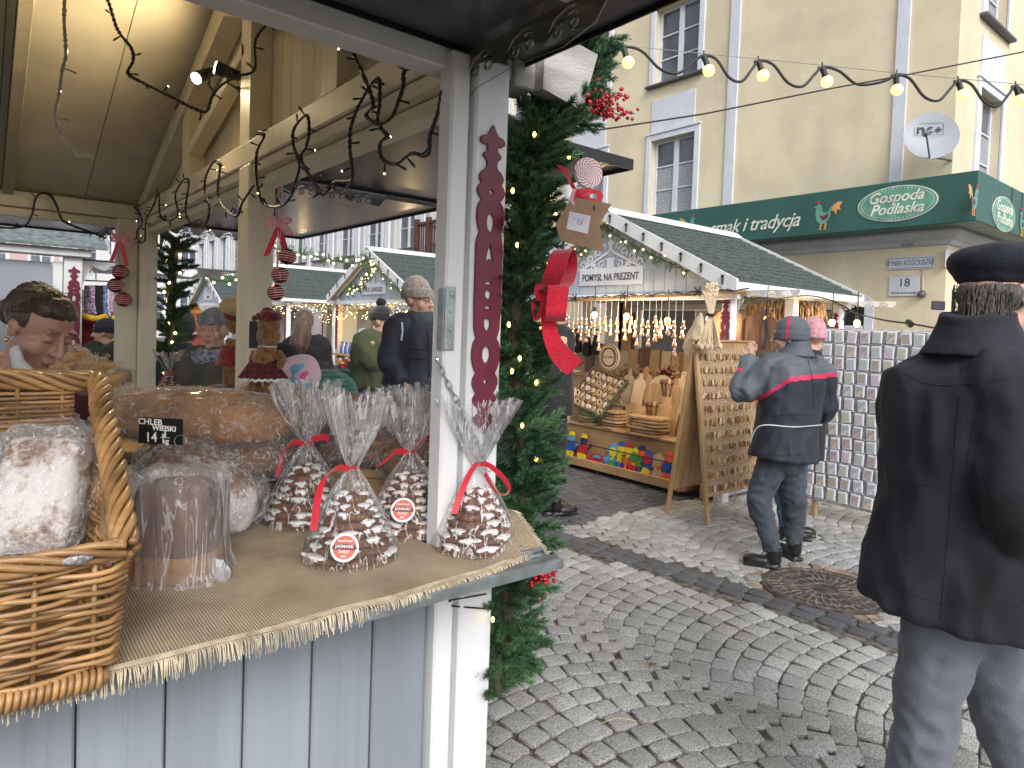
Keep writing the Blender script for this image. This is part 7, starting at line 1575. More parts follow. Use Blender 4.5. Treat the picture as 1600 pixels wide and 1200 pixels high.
c = M(); rt_ = Matrix.Translation(hc+U0*.01)@Matrix((R0, F0, U0)).transposed().to_4x4()@Matrix.Rotation(rad(-22), 4, 'Y'); c.ell((0, 0, 0), (.105, .10, .085), 24, 14, 0, rt_, pw=.75)
bluep = cloth('light blue patch', (.20, .45, .66)); hot = cloth('hot pink patch', (.75, .15, .35))
def pp(q):
    l = rt_.inverted()@q
    if l.y < -.03:
        n1 = noise.noise(Vector((l.x*22, 3, l.z*22)))
        if n1 > .12 and abs(l.x) < .075 and l.z < .06: return 1
        if n1 < -.42: return 2
    return 0
c_(fuse(c, 'hat', [pkf, bluep, hot], None, .0045, 2, paint=pp))
body, c_, hc = simple_child('person in teal ribbed knitted hood behind the gingerbread trees', 512, 603, 3.35, teal, cloth('dark green coat', (.02, .06, .05)))
c = M(); c.ell(hc-U0*.02, (.15, .13, .12), 28, 18); o = fuse(c, 'hood', teal, None, .005, 0, disp=lambda q: .006*abs(math.sin((q-hc).z*150))); c_(o)
body, c_, hc = simple_child('person in maroon and dark grey hat behind the teal hood', 493, 585, 3.9, mar, blackc)
c = M(); c.ell(hc-U0*.0, (.13, .12, .10), 24, 14); c_(fuse(c, 'hat', [scg, cloth('wine knit', (.20, .012, .05))], None, .007, 2, paint=lambda q: 1 if (q-hc).z+.25*(q-hc).dot(R0) < .04 else 0))
body, c_, hc = simple_child('person in black padded jacket half hidden behind the gingerbread doll', 442, 560, 4.6, blackc, blackc)
c = M(); c.ell(hc+U0*.0, (.13, .12, .13), 20, 14); c_(fuse(c, 'hood', blackc, None, .01, 2))
body, c_, hc = simple_child('passer-by in dark blue jacket and dark hat beside the far garland', 284, 505, 5.6, blackc, cloth('dark blue jacket', (.02, .03, .06))); c = M(); c.ell(hc+U0*.01, (.11, .11, .13), 20, 14); c_(fuse(c, 'hat', cloth('slate hat', (.05, .05, .06)), None, .01, 2))
body, c_, hc = simple_child('passer-by in bright orange striped hat at the far stalls', 302, 500, 7.5, blackc, cloth('rust jacket', (.25, .05, .03))); c = M(); c.ell(hc+U0*.02, (.13, .13, .15), 20, 14); c.ell(hc+U0*.17, .05, 10, 8); c_(fuse(c, 'hat', [cloth('orange knit', (.80, .13, .03)), cloth('yellow knit', (.75, .45, .08))], None, .012, 1, paint=lambda q: 1 if int((q.z-hc.z)*30) % 3 == 0 else 0))
# shopper at the sock stall
J = dict(neck=(165, 545, 0), chest=(165, 575, 0), waist=(165, 610, 0), hip=(165, 640, 0), sl=(150, 548, 0), el=(146, 580, 0), hl=(150, 610, 0), sr=(190, 548, 0), er=(160, 560, -.1), hr=(140, 552, -.1), kl=(158, 700, 0), al=(158, 760, 0), kr=(174, 700, 0), ar=(174, 760, 0))
body, ch_, hm, P, fv = person('shopper in dark green coat and navy cap reaching left at the sock stall', 6.0, J, (165, 520), 190, dict(coat=cloth('dark green wool', (.03, .035, .02)), legs=blackc), vox=.018, sleeve=1.25)
beanie(ch_, hm, cloth('navy cap cloth', (.02, .025, .045)), low=.01, top=.09)
# woman in black behind the red bow
J = dict(neck=(868, 512, 0), chest=(868, 545, 0), waist=(866, 590, 0), hip=(866, 625, 0), sl=(850, 525, 0), el=(846, 570, 0), hl=(852, 600, 0), sr=(884, 525, 0), er=(884, 572, 0), hr=(874, 600, .0), kl=(860, 690, 0), al=(860, 745, 0), kr=(872, 690, 0), ar=(872, 745, 0))
body, ch_, hm, P, fv = person('woman in black coat and black hat half hidden behind the garland and red bow', 5.6, J, (868, 487), 20, dict(coat=blackc, legs=blackc), vox=.018, tors=(.15, .16), sleeve=.9)
beanie(ch_, hm, cloth('black felt hat', (.012, .012, .014)), low=.03, top=.10)
# ------------------------------------------------------------------ wooden goods of the POMYSŁ NA PREZENT stall
rk = empty('display_rack', (5.25, 4.7, 0), 'stepped pale wood display rack under the gift stall, toys along its lowest lip', 'rack')
RO = Vector((5.25, 4.7, 0))
def rp(mb, n, m_, **k): o = mb.obj(n, m_, rk, loc=RO, **k); o.location = (0, 0, 0); return o
Y0, Y1 = 3.88, 6.3
for nm, b in (('front_lip', (5.25, 5.275, Y0, Y1, .05, .14)), ('lower_tray', (5.276, 5.42, Y0, Y1, .05, .075)), ('riser_board', (5.42, 5.445, Y0, Y1, .05, .47)), ('middle_shelf', (5.40, 5.74, Y0, Y1, .471, .495)), ('riser_board', (5.74, 5.765, Y0, Y1, .3, .70)), ('upper_shelf', (5.72, 6.02, Y0, Y1, .701, .725)), ('riser_board', (6.02, 6.045, Y0, Y1, .5, .98)), ('top_shelf', (6.0, 6.45, Y0, Y1, .981, 1.005)),
              ('side_lip', (5.276, 6.5, Y0-.022, Y0-.001, .05, .2)), ('side_shelf', (5.3, 6.5, 3.70, Y0-.024, .16, .18)), ('side_board', (5.30, 6.5, 3.66, 3.699, .02, .16)), ('side_board', (5.45, 6.45, Y0-.02, Y0-.0015, .201, .46))):
    m = M(); m.box(*b); rp(m, nm, wood2)
for x, y in ((5.3, 3.95), (5.3, 5.0), (5.3, 6.1), (6.3, 3.75)): m = M(); m.box(x, x+.05, y, y+.05, 0, .049); rp(m, 'foot', wood3)
cols = [mat('toy ' + n, c, .45) for n, c in (('blue', (.02, .10, .45)), ('red', (.50, .02, .03)), ('yellow', (.75, .60, .03)), ('green', (.05, .30, .08)), ('orange', (.75, .12, .03)), ('sky', (.10, .35, .60)), ('tan', (.52, .34, .19)), ('navy', (.02, .03, .10)), ('white', (.7, .7, .7)))]
cn = ['blue', 'red', 'yellow', 'green', 'orange', 'sky', 'tan', 'navy', 'white']
def toy(kind, px, py, c1, c2, c3, lab, h=.26):
    p = onX(px, py, 5.335); p.z = .078; e = empty('painted_toy', p, lab, 'toy', 'painted wooden toys along the bottom of the rack'); mt = planeX((0, 0, 0))@Matrix.Rotation(rad(-10), 4, 'X')
    def P_(poly, c, t=.012, z=0, n='body'): o = plate(n, [[(x*h, y*h) for x, y in poly]], t, mt@Matrix.Translation((0, 0, z)), cols[cn.index(c)], e)
    if kind == 'fig':
        P_([(-.22, .3), (-.28, .6), (-.1, .68), (.12, .68), (.28, .58), (.2, .3)], c1); P_(ell_loop(.17, .17, 16) and [(x, y+.82) for x, y in ell_loop(.16, .17, 16)], c3, .014, .002, 'head'); P_([(-.2, 0), (-.22, .32), (-.02, .32), (-.03, 0)], c2, .012, .001, 'leg'); P_([(.02, 0), (.01, .32), (.2, .32), (.18, 0)], c2, .012, .001, 'leg'); P_([(-.28, .6), (-.45, .35), (-.38, .32), (-.2, .52)], c3, .010, .003, 'arm'); P_([(.26, .58), (.42, .75), (.47, .7), (.3, .48)], c3, .010, .003, 'arm')
        P_([(-.15, .9), (-.1, 1.05), (.12, 1.04), (.16, .9)], c2, .012, .009, 'hat')
    elif kind == 'car':
        P_([(-.85, .1), (-.9, .3), (-.6, .42), (-.35, .62), (.15, .64), (.5, .42), (.85, .34), (.9, .1)], c1); P_([(-.35, .42), (-.28, .56), (.1, .58), (.3, .42)], c2, .012, .006, 'windscreen')
        for x in (-.5, .5): P_([(x+a, .12+b) for a, b in ell_loop(.16, .16, 14)], 'navy', .014, .008, 'wheel'); P_([(x+a, .12+b) for a, b in ell_loop(.07, .07, 10)], 'white', .006, .02, 'hub')
    else:
        P_([(-.4, 0), (-.45, .3), (-.2, .5), (-.3, .75), (0, .95), (.28, .72), (.2, .5), (.42, .3), (.38, 0)], c1); P_([(x*.6, y*.6+.62) for x, y in ell_loop(.3, .28, 14)], c2, .012, .006, 'face'); P_([(-.2, .1), (-.1, .35), (.15, .3), (.2, .08)], c3, .012, .006, 'belly')
    return e
for a in (('fig', 888, 722, 'blue', 'yellow', 'sky', 'blue and yellow painted figure at the left end of the toy row'), ('fig', 907, 727, 'red', 'yellow', 'navy', 'red and navy painted figure with yellow feet beside the red car'), ('car', 932, 734, 'red', 'sky', 'red', 'red painted wooden car in the toy row'), ('duck', 954, 738, 'sky', 'yellow', 'green', 'sky blue and yellow painted bird in the toy row'),
          ('fig', 966, 741, 'yellow', 'blue', 'yellow', 'yellow figure with blue legs in the toy row'), ('fig', 976, 743, 'orange', 'red', 'yellow', 'orange figure with red legs in the toy row'), ('duck', 987, 745, 'yellow', 'green', 'red', 'yellow animal with green face in the toy row'), ('fig', 997, 747, 'green', 'navy', 'orange', 'green figure with navy legs in the toy row'), ('duck', 1007, 750, 'blue', 'red', 'yellow', 'blue animal with red face in the toy row'),
          ('duck', 1024, 753, 'tan', 'tan', 'tan', 'plain tan wooden animal between blue toys, second from right'), ('fig', 1040, 757, 'blue', 'orange', 'orange', 'blue figure with orange legs near the right end of the toy row'), ('fig', 1055, 762, 'red', 'orange', 'navy', 'red figure at the right end of the toy row')):
    toy(*a, h=.30 if a[0] != 'car' else .20)
m = M(); m.tube([(5.285, Y0, .30), (5.285, Y1, .30)], .006, 6); rp(m, 'retaining_cord', black)
wm_ = [wood, wood2, wood4, wood3]
def boardshape(kind, w, h):
    if kind == 'round': return [ell_loop(w/2, w/2, 26)], w/2
    if kind == 'handle':
        o = [(-w/2, 0), (-w/2, h*.68), (-w*.36, h*.78), (-w*.13, h*.82), (-w*.13, h*.95), (-w*.06, h), (w*.06, h), (w*.13, h*.95), (w*.13, h*.82), (w*.36, h*.78), (w/2, h*.68), (w/2, 0)]; return [o, [(x*1, y+h*.93) for x, y in ell_loop(w*.045, w*.045, 10)]], 0
    if kind == 'heart': return [[(0, 0), (-w*.42, h*.4), (-w*.5, h*.7), (-w*.38, h*.92), (-w*.18, h), (0, h*.85), (w*.18, h), (w*.38, h*.92), (w*.5, h*.7), (w*.42, h*.4)], [(x, y+h*.6) for x, y in ell_loop(w*.2, h*.14, 14)]], 0
    if kind == 'arch': return [[(-w/2, 0)]+[(-w/2*math.cos(a), h-w/2+w/2*math.sin(a)) for a in [q*math.pi/12 for q in range(13)]]+[(w/2, 0)]], 0
    return [[(-w/2, 0), (-w/2, h-.01), (-w/2+.01, h), (w/2-.01, h), (w/2, h-.01), (w/2, 0)]], 0
def upright(kind, px, X, z, w, h, m_, lab, lean=12, t=.016, grp='wooden boards standing on the rack', name='wooden_board', cat='board', py=600):
    p = onX(px, py, X); p.z = z; lp, off = boardshape(kind, w, h); o = plate(name, lp, t, planeX((0, 0, 0))@Matrix.Rotation(rad(-lean), 4, 'X')@Matrix.Translation((0, off+.002, t/2)), m_); o.location = p; tag(o, lab, cat, grp); return o
Z1, Z2, Z3 = .496, .727, 1.007
for a in (('handle', 978, 5.95, Z2, .16, .40, wood4, 'pale handled board at the left of the upright boards'), ('handle', 1002, 5.96, Z2, .22, .44, wood, 'broad handled board behind the white printed one'), ('handle', 996, 5.90, Z2, .17, .36, wood4, 'white faced handled board with small print'), ('round', 1030, 5.95, Z2, .36, .4, wood4, 'large round board with pale printed face'),
          ('round', 1020, 5.88, Z2, .27, .3, wood, 'smaller round board leaning before the large round one'), ('handle', 1062, 5.95, Z2, .26, .42, wood4, 'handled board at the right with a round hole on top'), ('handle', 1050, 5.90, Z2, .18, .34, wood, 'narrow handled board beside the large round one'),
          ('heart', 938, 5.68, Z1, .14, .22, wood2, 'heart shaped holder with cut out, left one'), ('heart', 950, 5.72, Z1, .15, .26, wood, 'heart shaped holder with cut out, right one'), ('arch', 962, 5.70, Z1, .16, .29, wood4, 'pale arched board with burnt picture'), ('arch', 985, 5.66, Z1, .16, .28, wood, 'arched golden board in the middle of the lower shelf'), ('rect', 1000, 5.66, Z1, .13, .26, wood2, 'plain golden board beside the arched one'),
          ('rect', 1032, 5.60, Z1, .22, .31, wood2, 'wide striped golden board on the right of the middle shelf'), ('rect', 1052, 5.62, Z1, .10, .30, wood, 'narrow dark edged board at the right end')):
    upright(*a)
for i, (px, ph, c) in enumerate(((908, .36, wood2), (922, .30, wood3), (938, .38, wood2), (956, .34, wood), (972, .30, wood4), (990, .33, wood2), (1006, .35, wood3), (1024, .34, wood2), (1040, .33, wood4), (1058, .32, wood), (1072, .33, wood2), (1088, .36, wood3))):
    upright('rect', px, 6.40, Z3, .19, ph, c, 'upright wooden plank at the back of the stall, %s' % ('leftmost by the red bow;dark, second from the bow;golden, tallest on the left;behind the round plaque;pale, right of the plaque;golden, left of centre;dark, in the centre;golden, right of centre;pale, right of the centre;brown, over the reeds;golden, beside the cloth bag;dark, behind the easel top'.split(';')[i]), lean=4, grp='planks lined up at the back of the stall', py=560)
    pass
def stackb(px, X, z0, n, w, dp, lab, mm):
    p = onX(px, 690, X); e = empty('board_stack', (X, p.y, z0), lab, 'board stack', 'stacks of flat boards on the middle shelf'); z = 0
    for i in range(n):
        t = .020; k = R.uniform(.9, 1.05); lp = [(x*w/2*k*(1+.05*noise.noise(Vector((x*2, y*2, i+px)))), y*dp/2*k) for x, y in [(math.copysign(abs(math.cos(a))**.6, math.cos(a)), math.copysign(abs(math.sin(a))**.6, math.sin(a))) for a in [q*math.pi/12 for q in range(24)]]]
        o = plate('board', [lp], t, Matrix.Translation((R.uniform(-.015, .015), R.uniform(-.02, .02), z+t/2))@Matrix.Rotation(rad(90)+R.uniform(-.1, .1), 4, 'Z'), mm[i % len(mm)], e); z += t+.014
        if i < n-1: q = plate('bark_edge', [[(x*.93, y*.93) for x, y in lp]], .0135, Matrix.Translation((0, 0, z-.007))@Matrix.Rotation(rad(90), 4, 'Z'), wood3, o)
stackb(922, 5.50, Z1, 4, .22, .2, 'short stack of bark edged boards at the left of the middle shelf', [wood4, wood]); stackb(958, 5.50, Z1, 6, .26, .22, 'taller stack of bark edged boards in the middle of the shelf', [wood, wood2]); stackb(1012, 5.47, Z1, 6, .44, .26, 'wide stack of long bark edged boards on the right', [wood2, wood])
# rolled reed basket, carved cups, spatula, hanging loofah etc
m = M(); p = onX(915, 660, 5.62)
for i in range(13): m.lathe([(.095, i*.021), (.101, i*.021+.010), (.095, i*.021+.02)], 18, (5.62, p.y, Z1), cap=False)
tag(m.obj('coiled_basket', wood, smooth=40), 'round coiled wicker pot left of the heart holders', 'basket')
for i, (px, z, lb) in enumerate(((905, 1.0, 'small carved stamp box on the coiled pot, left'), (917, 1.0, 'pile of little carved blocks beside the stamp box'))):
    p = onX(px, 640, 5.62); e = empty('carved_block', (5.62, p.y, Z1+.275), lb, 'carved block')
    for k in range(1 if i == 0 else 4): m = M(); m.box(-.03, .03, -.035-.01*i, .035+.01*i, k*.022, k*.022+(.075 if i == 0 else .02), c=.003); m.obj('block', wood4 if k % 2 else wood, e)
m = M(); m.prism([(-.05, 0), (-.09, .35), (-.07, .5), (.07, .5), (.09, .3), (.03, -.15), (-.03, -.45), (-.06, -.45)], onX(877, 672, 5.1), Vector((0, -1, 0)), Vector((0, -.25, 1)).normalized(), (.02, 0, 0)); tag(m.obj('wooden_paddle', wood4), 'large pale wooden paddle beside the garland at the left of the gift stall', 'paddle')
m = M()
for i in range(9): p = onX(868+R.uniform(-6, 8), 690+i*6, 5.15); m.ell(p, (.05, .07, .05), 12, 8)
tag(fuse(m, 'hanging_loofah', mat('loofah', (.55, .42, .26), .95, ns=40, na=.3, bump=1), None, .01, 1, disp=lumpy(.01, 60)), 'knobbly beige loofah string hanging below the paddle', 'loofah')
for px, X, lb in ((1018, 5.55, 'ribbed wooden cup of sticks before the round board'), (1040, 5.72, 'wooden cup with dark spoons before the handled board')):
    p = onX(px, 640, X); e = empty('utensil_cup', (X, p.y, Z1 if X < 5.7 else Z2), lb, 'utensil cup'); m = M(); m.lathe([(.055, 0), (.06, .16), (.052, .16), (.048, .01)], 18); m.obj('cup', wood, e, smooth=40)
    for k in range(9): a = k*.7; m = M(); m.tube([(.02*math.cos(a), .02*math.sin(a), .02), (.06*math.cos(a), .06*math.sin(a), .30+.02*math.sin(k*3))], .007, 6); m.ell((.062*math.cos(a), .062*math.sin(a), .31), (.02, .02, .03), 8, 6); m.obj('spoon', wood3 if k % 3 else wood, e)
# ornament box
obx = onX(932, 612, 5.55); e = empty('ornament_box', obx, 'tilted open box of small carved wooden ornaments edged with dark fir tinsel', 'box')
bm_ = Matrix.Translation((0, 0, 0))@planeX((0, 0, 0))@Matrix.Rotation(rad(-38), 4, 'X')@Matrix.Rotation(rad(-12), 4, 'Z')
m = M(); W_, H_ = .62, .50; m.box(-W_/2, W_/2, -H_/2, H_/2, -.04, -.02, 0, bm_)
for s in (-1, 1): m.box(s*W_/2-.01, s*W_/2+.01, -H_/2-.01, H_/2+.01, -.04, .02, 0, bm_); m.box(-W_/2+.011, W_/2-.011, s*H_/2-.01, s*H_/2+.01, -.04, .02, 0, bm_)
m.obj('tray', wood3, e)
m = M()
for i in range(1, 6): m.box(-W_/2+W_*i/6-.003, -W_/2+W_*i/6+.003, -H_/2+.01, H_/2-.01, -.019, .012, 0, bm_, 0)
for i in range(1, 5): m.box(-W_/2+.01, W_/2-.01, -H_/2+H_*i/5-.003, -H_/2+H_*i/5+.003, -.019, .011, 0, bm_, 0)
m.obj('divider', wood2, e)
oc = 0
for i in range(6):
    for j in range(5):
        c = bm_@Vector((-W_/2+W_*(i+.5)/6, -H_/2+H_*(j+.5)/5, .012)); k = (i*5+j) % 4
        if k == 0: lp = [[(.038*math.cos(a)*(1 if q % 2 else .55), .038*math.sin(a)*(1 if q % 2 else .55)) for q, a in enumerate([w*math.pi/6 for w in range(12)])]]
        elif k == 1: lp = [ell_loop(.036, .036, 16), ell_loop(.022, .022, 12)]
        elif k == 2: lp = [[(0, .04), (-.03, -.015), (-.012, -.012), (-.015, -.035), (.015, -.035), (.012, -.012), (.03, -.015)]]
        else: lp = [ell_loop(.036, .028, 14), [(-.02, -.003), (.02, -.003), (.02, .004), (-.02, .004)]]
        o = plate('carved_ornament', lp, .008, Matrix.Translation(obx)@bm_@Matrix.Translation((-W_/2+W_*(i+.5)/6, -H_/2+H_*(j+.5)/5, .004))@Matrix.Rotation(R.uniform(-.5, .5), 4, 'Z')@Matrix.Rotation(.35, 4, 'X'), wood4 if (i+j) % 3 else whitec)
        tag(o, 'pale carved %s in the tilted box, %s column from the left, %s row from below' % (('snowflake', 'ring', 'tree', 'medallion')[k], ORD[i], ORD[j]), 'ornament', 'carved ornaments in the tilted box')
q = [Matrix.Translation(obx)@bm_@Vector(v) for v in ((W_/2+.02, H_/2+.02, .02), (W_/2+.03, 0, .02), (W_/2+.02, -H_/2-.02, .02), (0, -H_/2-.03, .02))]
garland('fir_tinsel', 'dark snowy fir tinsel along the right and lower edge of the ornament box', q, .1, 110, .62, SPRL, up=.1, stuff=True)
p = onX(952, 558, 5.75); o = plate('round_plaque', [ell_loop(.155, .155, 32)], .02, planeX(p), wood4); tag(o, 'round wooden plaque with burnt wreath and lettering above the ornament box', 'plaque')
plate('burnt_ring', [ell_loop(.145, .145, 32), ell_loop(.138, .138, 32)], .004, planeX(p+Vector((-.011, 0, 0))), wood3, o)
m = M()
for k in range(26): a = 2*math.pi*k/26; c = planeX(p+Vector((-.012, 0, 0)))@Vector((.105*math.cos(a), .105*math.sin(a), 0)); m.ell(c, (.003, .022, .010), 8, 6)
m.obj('burnt_wreath', wood3, o); text('DLA BABCI', .035, planeX(p+Vector((-.011, 0, .0))), wood3, o)
# dried flowers and reeds
m = M(); dry = mat('dried flowers', (.40, .26, .14), .9, ns=12, na=.4, col2=(.16, .07, .04))
for i in range(420):
    px = R.uniform(968, 1100); p = onX(px, 592, R.uniform(6.05, 6.35)); p.z = Z3+R.uniform(0, .09); d = Vector((R.gauss(0, 1), R.gauss(0, 1), R.gauss(.3, .6))).normalized(); m.tube([p, p+d*R.uniform(.03, .10)], .004, 4); m.ell(p+d*.06, R.uniform(.006, .016), 6, 4)
tag(m.obj('dried_flowers', dry, kind='stuff'), 'heap of dried flowers and seed heads on the top shelf of the gift stall', 'dried flowers')
m = M(); c = onX(1045, 585, 6.15)
for i in range(160): d = Vector((R.gauss(0, 1), R.gauss(0, 1.4), R.gauss(0, .8))).normalized(); m.tube([c, c+d*R.uniform(.05, .13)], .004, 4)
tag(m.obj('dried_bouquet', mat('wine dried flowers', (.10, .015, .015), .9), kind='stuff'), 'dark wine red dried bouquet on the top shelf', 'dried flowers')
m = M()
for i in range(120): y = onX(975, 600, 6.01).y-i*.0075; m.tube([(6.008, y, .74), (6.008, y, .97+R.uniform(-.01, .01))], .0032, 5)
tag(m.obj('reed_bundle', wood, kind='stuff'), 'row of upright dry reeds along the back of the upper shelf', 'reeds')
m = M(); p = onX(1075, 597, 6.0); m.lathe([(.05, 0), (.09, .03), (.10, .10), (.085, .10), (.075, .04)], 18, (6.1, p.y, Z3)); tag(m.obj('wooden_bowl', wood4, smooth=40), 'pale wooden bowl on the top shelf beside the easel', 'bowl')
# pole with hanging glass bottles
pa_, pb2 = onX(868, 470, 5.22), onX(1168, 456, 5.22); m = M(); m.tube([pa_, pb2], .016, 8); m.tube([pa_-Vector((0, 0, .02)), pa_+Vector((0, .5, .0))], .014, 6); tag(m.obj('hanging_pole', wood2), 'wooden pole under the gift stall gable from which the glass bottles hang', 'pole')
m = M(); n = 40; m.tube([pa_.lerp(pb2, i/n)+Vector((.0+.02*math.sin(i*1.3), 0, .022+.012*math.sin(i*2.1))) for i in range(n+1)], .006, 6); m.tube([pa_.lerp(pb2, i/n)+Vector((-.02*math.sin(i*.9), 0, .03-.035*abs(math.sin(i*.35)))) for i in range(n+1)], .005, 6)
for f in (.14, .43, .80):
    c = pa_.lerp(pb2, f)+Vector((-.02, 0, .02))
    for a in range(6): m.tube([c, c+Vector((-.02, .07*math.cos(a*1.05), .05*math.sin(a*1.05)))], .007, 5)
tag(m.obj('black_cable', rub), 'black lamp cable tied with three black knots along the pole', 'cable')
gl2 = mat('amber glass bottle', (.40, .25, .15), .12, ns=60, na=.5, col2=(.08, .045, .03), coat=1, alpha=.8); cap = mat('silver cap', (.6, .6, .6), .3, metal=.8); lamp = mat('lit filament bulb', (1, .8, .4), .3, emit=(1, .62, .20), es=5)
G0 = None
hx = [882, 890, 898, 907, 914, 921, 930, 938, 946, 955, 965, 975, 986, 998, 1008, 1018, 1027, 1037, 1047, 1055, 1066, 1076, 1086]
for i, px in enumerate(hx):
    p = pa_.lerp(pb2, (px-868)/300); L_ = R.uniform(.17, .24); e = empty('hanging_glass', p-Vector((0, 0, .016)), 'little glass bottle hanging on a cord, %s from the left along the pole' % ORD[i], 'hanging glass', 'little glass bottles hanging from the pole')
    m = M(); m.tube([(0, 0, 0), (0, 0, -L_-.2*(i % 3 == 0))], .0022, 5); m.obj('cord', whitec, e)
    z = -L_
    for k in range(2+(i % 3 == 0)+(i % 4 == 1)):
        m = M(); mt = Matrix.Translation((R.uniform(-.01, .01), R.uniform(-.012, .012), z)); m.lathe([(.007, 0), (.009, -.018), (.020, -.045), (.026, -.066), (.025, -.078), (.012, -.084)], 12, (0, 0, 0), 0, mt); b = m.obj('bottle', gl2, e, smooth=True); m = M(); m.lathe([(.011, .004), (.013, -.018)], 10, (0, 0, 0), 0, mt); m.obj('bottle_cap', cap, b); z -= .088
def filament(px, py, d, lab, grp='lit filament bulbs at the gift stall', top=.3):
    p = far(px, py, d); e = empty('filament_bulb', p, lab, 'bulb', grp); m = M(); m.ell((0, 0, 0), (.03, .03, .036), 12, 8); m.obj('bulb', lamp, e, smooth=True); m = M(); m.tube([(0, 0, .03), (0, 0, .085)], [.02, .016], 10); m.tube([(0, 0, .08), (0, 0, top)], .005, 5); m.obj('lamp_holder', rub, e)
    l = bpy.data.lights.new('filament_light', 'POINT'); l.energy = 7; l.color = (1, .74, .42); l.shadow_soft_size = .04; lo = bpy.data.objects.new('filament_light', l); COL.objects.link(lo); lo.parent = e; lo.location = (0, 0, -.06)
for a in ((929, 492, 6.9, 'lit filament bulb left of the middle among the hanging glasses'), (979, 494, 6.7, 'lit filament bulb in the middle of the hanging glasses'), (1043, 501, 6.5, 'brightest lit filament bulb among the hanging glasses'), (1108, 499, 6.3, 'lit filament bulb behind the spoon bundle'), (1198, 498, 6.1, 'lit filament bulb before the dark walnut board'), (1300, 504, 6.6, 'lit filament bulb hanging above the magnet board, left one'), (1339, 505, 6.4, 'lit filament bulb hanging above the magnet board, right one')): filament(*a)
m = M(); m.tube(bez([far(1150, 462, 6.4), far(1200, 468, 6.3), far(1260, 462, 6.5), far(1300, 470, 6.6), far(1340, 490, 6.4), far(1380, 500, 6.2), far(1430, 507, 6.0), far(1500, 520, 5.8)], 6), .008, 6); m.tube(bez([far(1300, 470, 6.6), far(1320, 485, 6.6), far(1318, 500, 6.5)], 4), .008, 6); m.tube([far(1418, 503, 6.05), far(1424, 508, 6.0)], .03, 6)
tag(m.obj('black_cable', rub), 'black lamp cable running from the gift stall eave to the right past the number plate', 'cable')
# walnut boards hanging on the right
for px, y0, y1, w, X, lb in ((1137, 476, 540, .30, 5.6, 'large walnut board with dark bark stripe hanging left of the bulb'), (1186, 483, 548, .34, 5.62, 'dark walnut board hanging behind the lit bulb')):
    a = onX(px, y1, X); b = onX(px, y0, X); o = plate('walnut_board', boardshape('handle', w, b.z-a.z+.02)[0], .025, planeX((X, a.y, a.z)), mat('walnut red', (.22, .105, .055), .5, ns=4, na=.25, sc=(8, 8, 1), col2=(.10, .05, .03))); tag(o, lb, 'board')
    plate('bark_stripe', [[(w*.1, .02), (w*.18, (b.z-a.z)*.4), (w*.12, (b.z-a.z)*.8), (w*.22, (b.z-a.z)*.8), (w*.26, (b.z-a.z)*.4), (w*.2, .02)]], .004, planeX((X-.0145, a.y, a.z)), mat('slate bark', (.05, .055, .07), .6), o)
m = M()
for i in range(260): p = far(R.uniform(1165, 1290), R.uniform(468, 490), R.uniform(6.9, 7.3)); m.tube([p, p+Vector((R.gauss(0, .02), R.gauss(0, .02), -R.uniform(.08, .25)))], .006, 4)
tag(m.obj('dried_herbs', dry, kind='stuff'), 'dried herbs hanging under the right eave of the gift stall', 'dried herbs')
hatsm = mat('dark crochet', (.025, .02, .018), .95)
for i, (px, py) in enumerate(((903, 530), (918, 535), (932, 532))):
    p = onX(px, py, 6.2); m = M(); m.tube([p+Vector((0, .05*math.cos(a), .10+.04*math.sin(a))) for a in [q*math.pi/6 for q in range(12)]], .012, 6, closed=True); m.lathe([(.03, .06), (.06, -.05), (.065, -.16), (.02, -.18)], 12, p); tag(m.obj('dark_bag', hatsm, smooth=40), 'dark crocheted bag hanging at the back of the gift stall, %s one' % ('left', 'middle', 'right')[i], 'bag', 'dark crocheted bags')
for px, w_ in ((958, .16), (975, .10)):
    p = onX(px, 520, 6.9); m = M(); m.box(6.9, 6.93, p.y-w_, p.y+w_, 1.0, 1.95); tag(m.obj('inner_partition', white if w_ > .12 else wood2), '%s upright partition inside the gift stall' % ('broad white' if w_ > .12 else 'narrow brown'), 'partition')
# spoon bundle and cloth bag at the easel top
e = empty('spoon_bundle', far(1113, 545, 5.5), 'fan of pale wooden spoons tied together above the easel', 'spoons'); eo = Vector(e.location)
for i in range(26):
    t = i/25; a = far(1090+36*t, 540+R.uniform(-3, 3), 5.5+R.uniform(-.05, .05))-eo; b = far(1108+6*t, 490, 5.5)-eo; c = far(1100+22*t+R.uniform(-2, 2), 452+R.uniform(-8, 12), 5.5)-eo
    m = M(); m.tube([a, b, c], .0055, 6); m.ell(a, (.016, .012, .024), 8, 6); m.ell(c, (.013, .012, .018), 8, 6); m.obj('spoon', wood4, e)
m = M(); m.tube([far(1110, 492, 5.5)-eo-U0*.01, far(1110, 492, 5.5)-eo+U0*.01], .035, 10); m.obj('tie', hatsm, e)
m = M(); m.tube([far(1095, 488, 5.9), far(1090, 520, 5.9), far(1082, 545, 5.9), far(1082, 565, 5.9)], [(.012, .01), (.09, .05), (.12, .07), (.06, .05)], 18); tag(fuse(m, 'cloth_bag', mat('natural cotton', (.58, .47, .32), .95), None, .012, 2, disp=folds(.016, 9, (1, 1, .4))), 'natural cotton bag hanging beside the spoon bundle', 'bag')
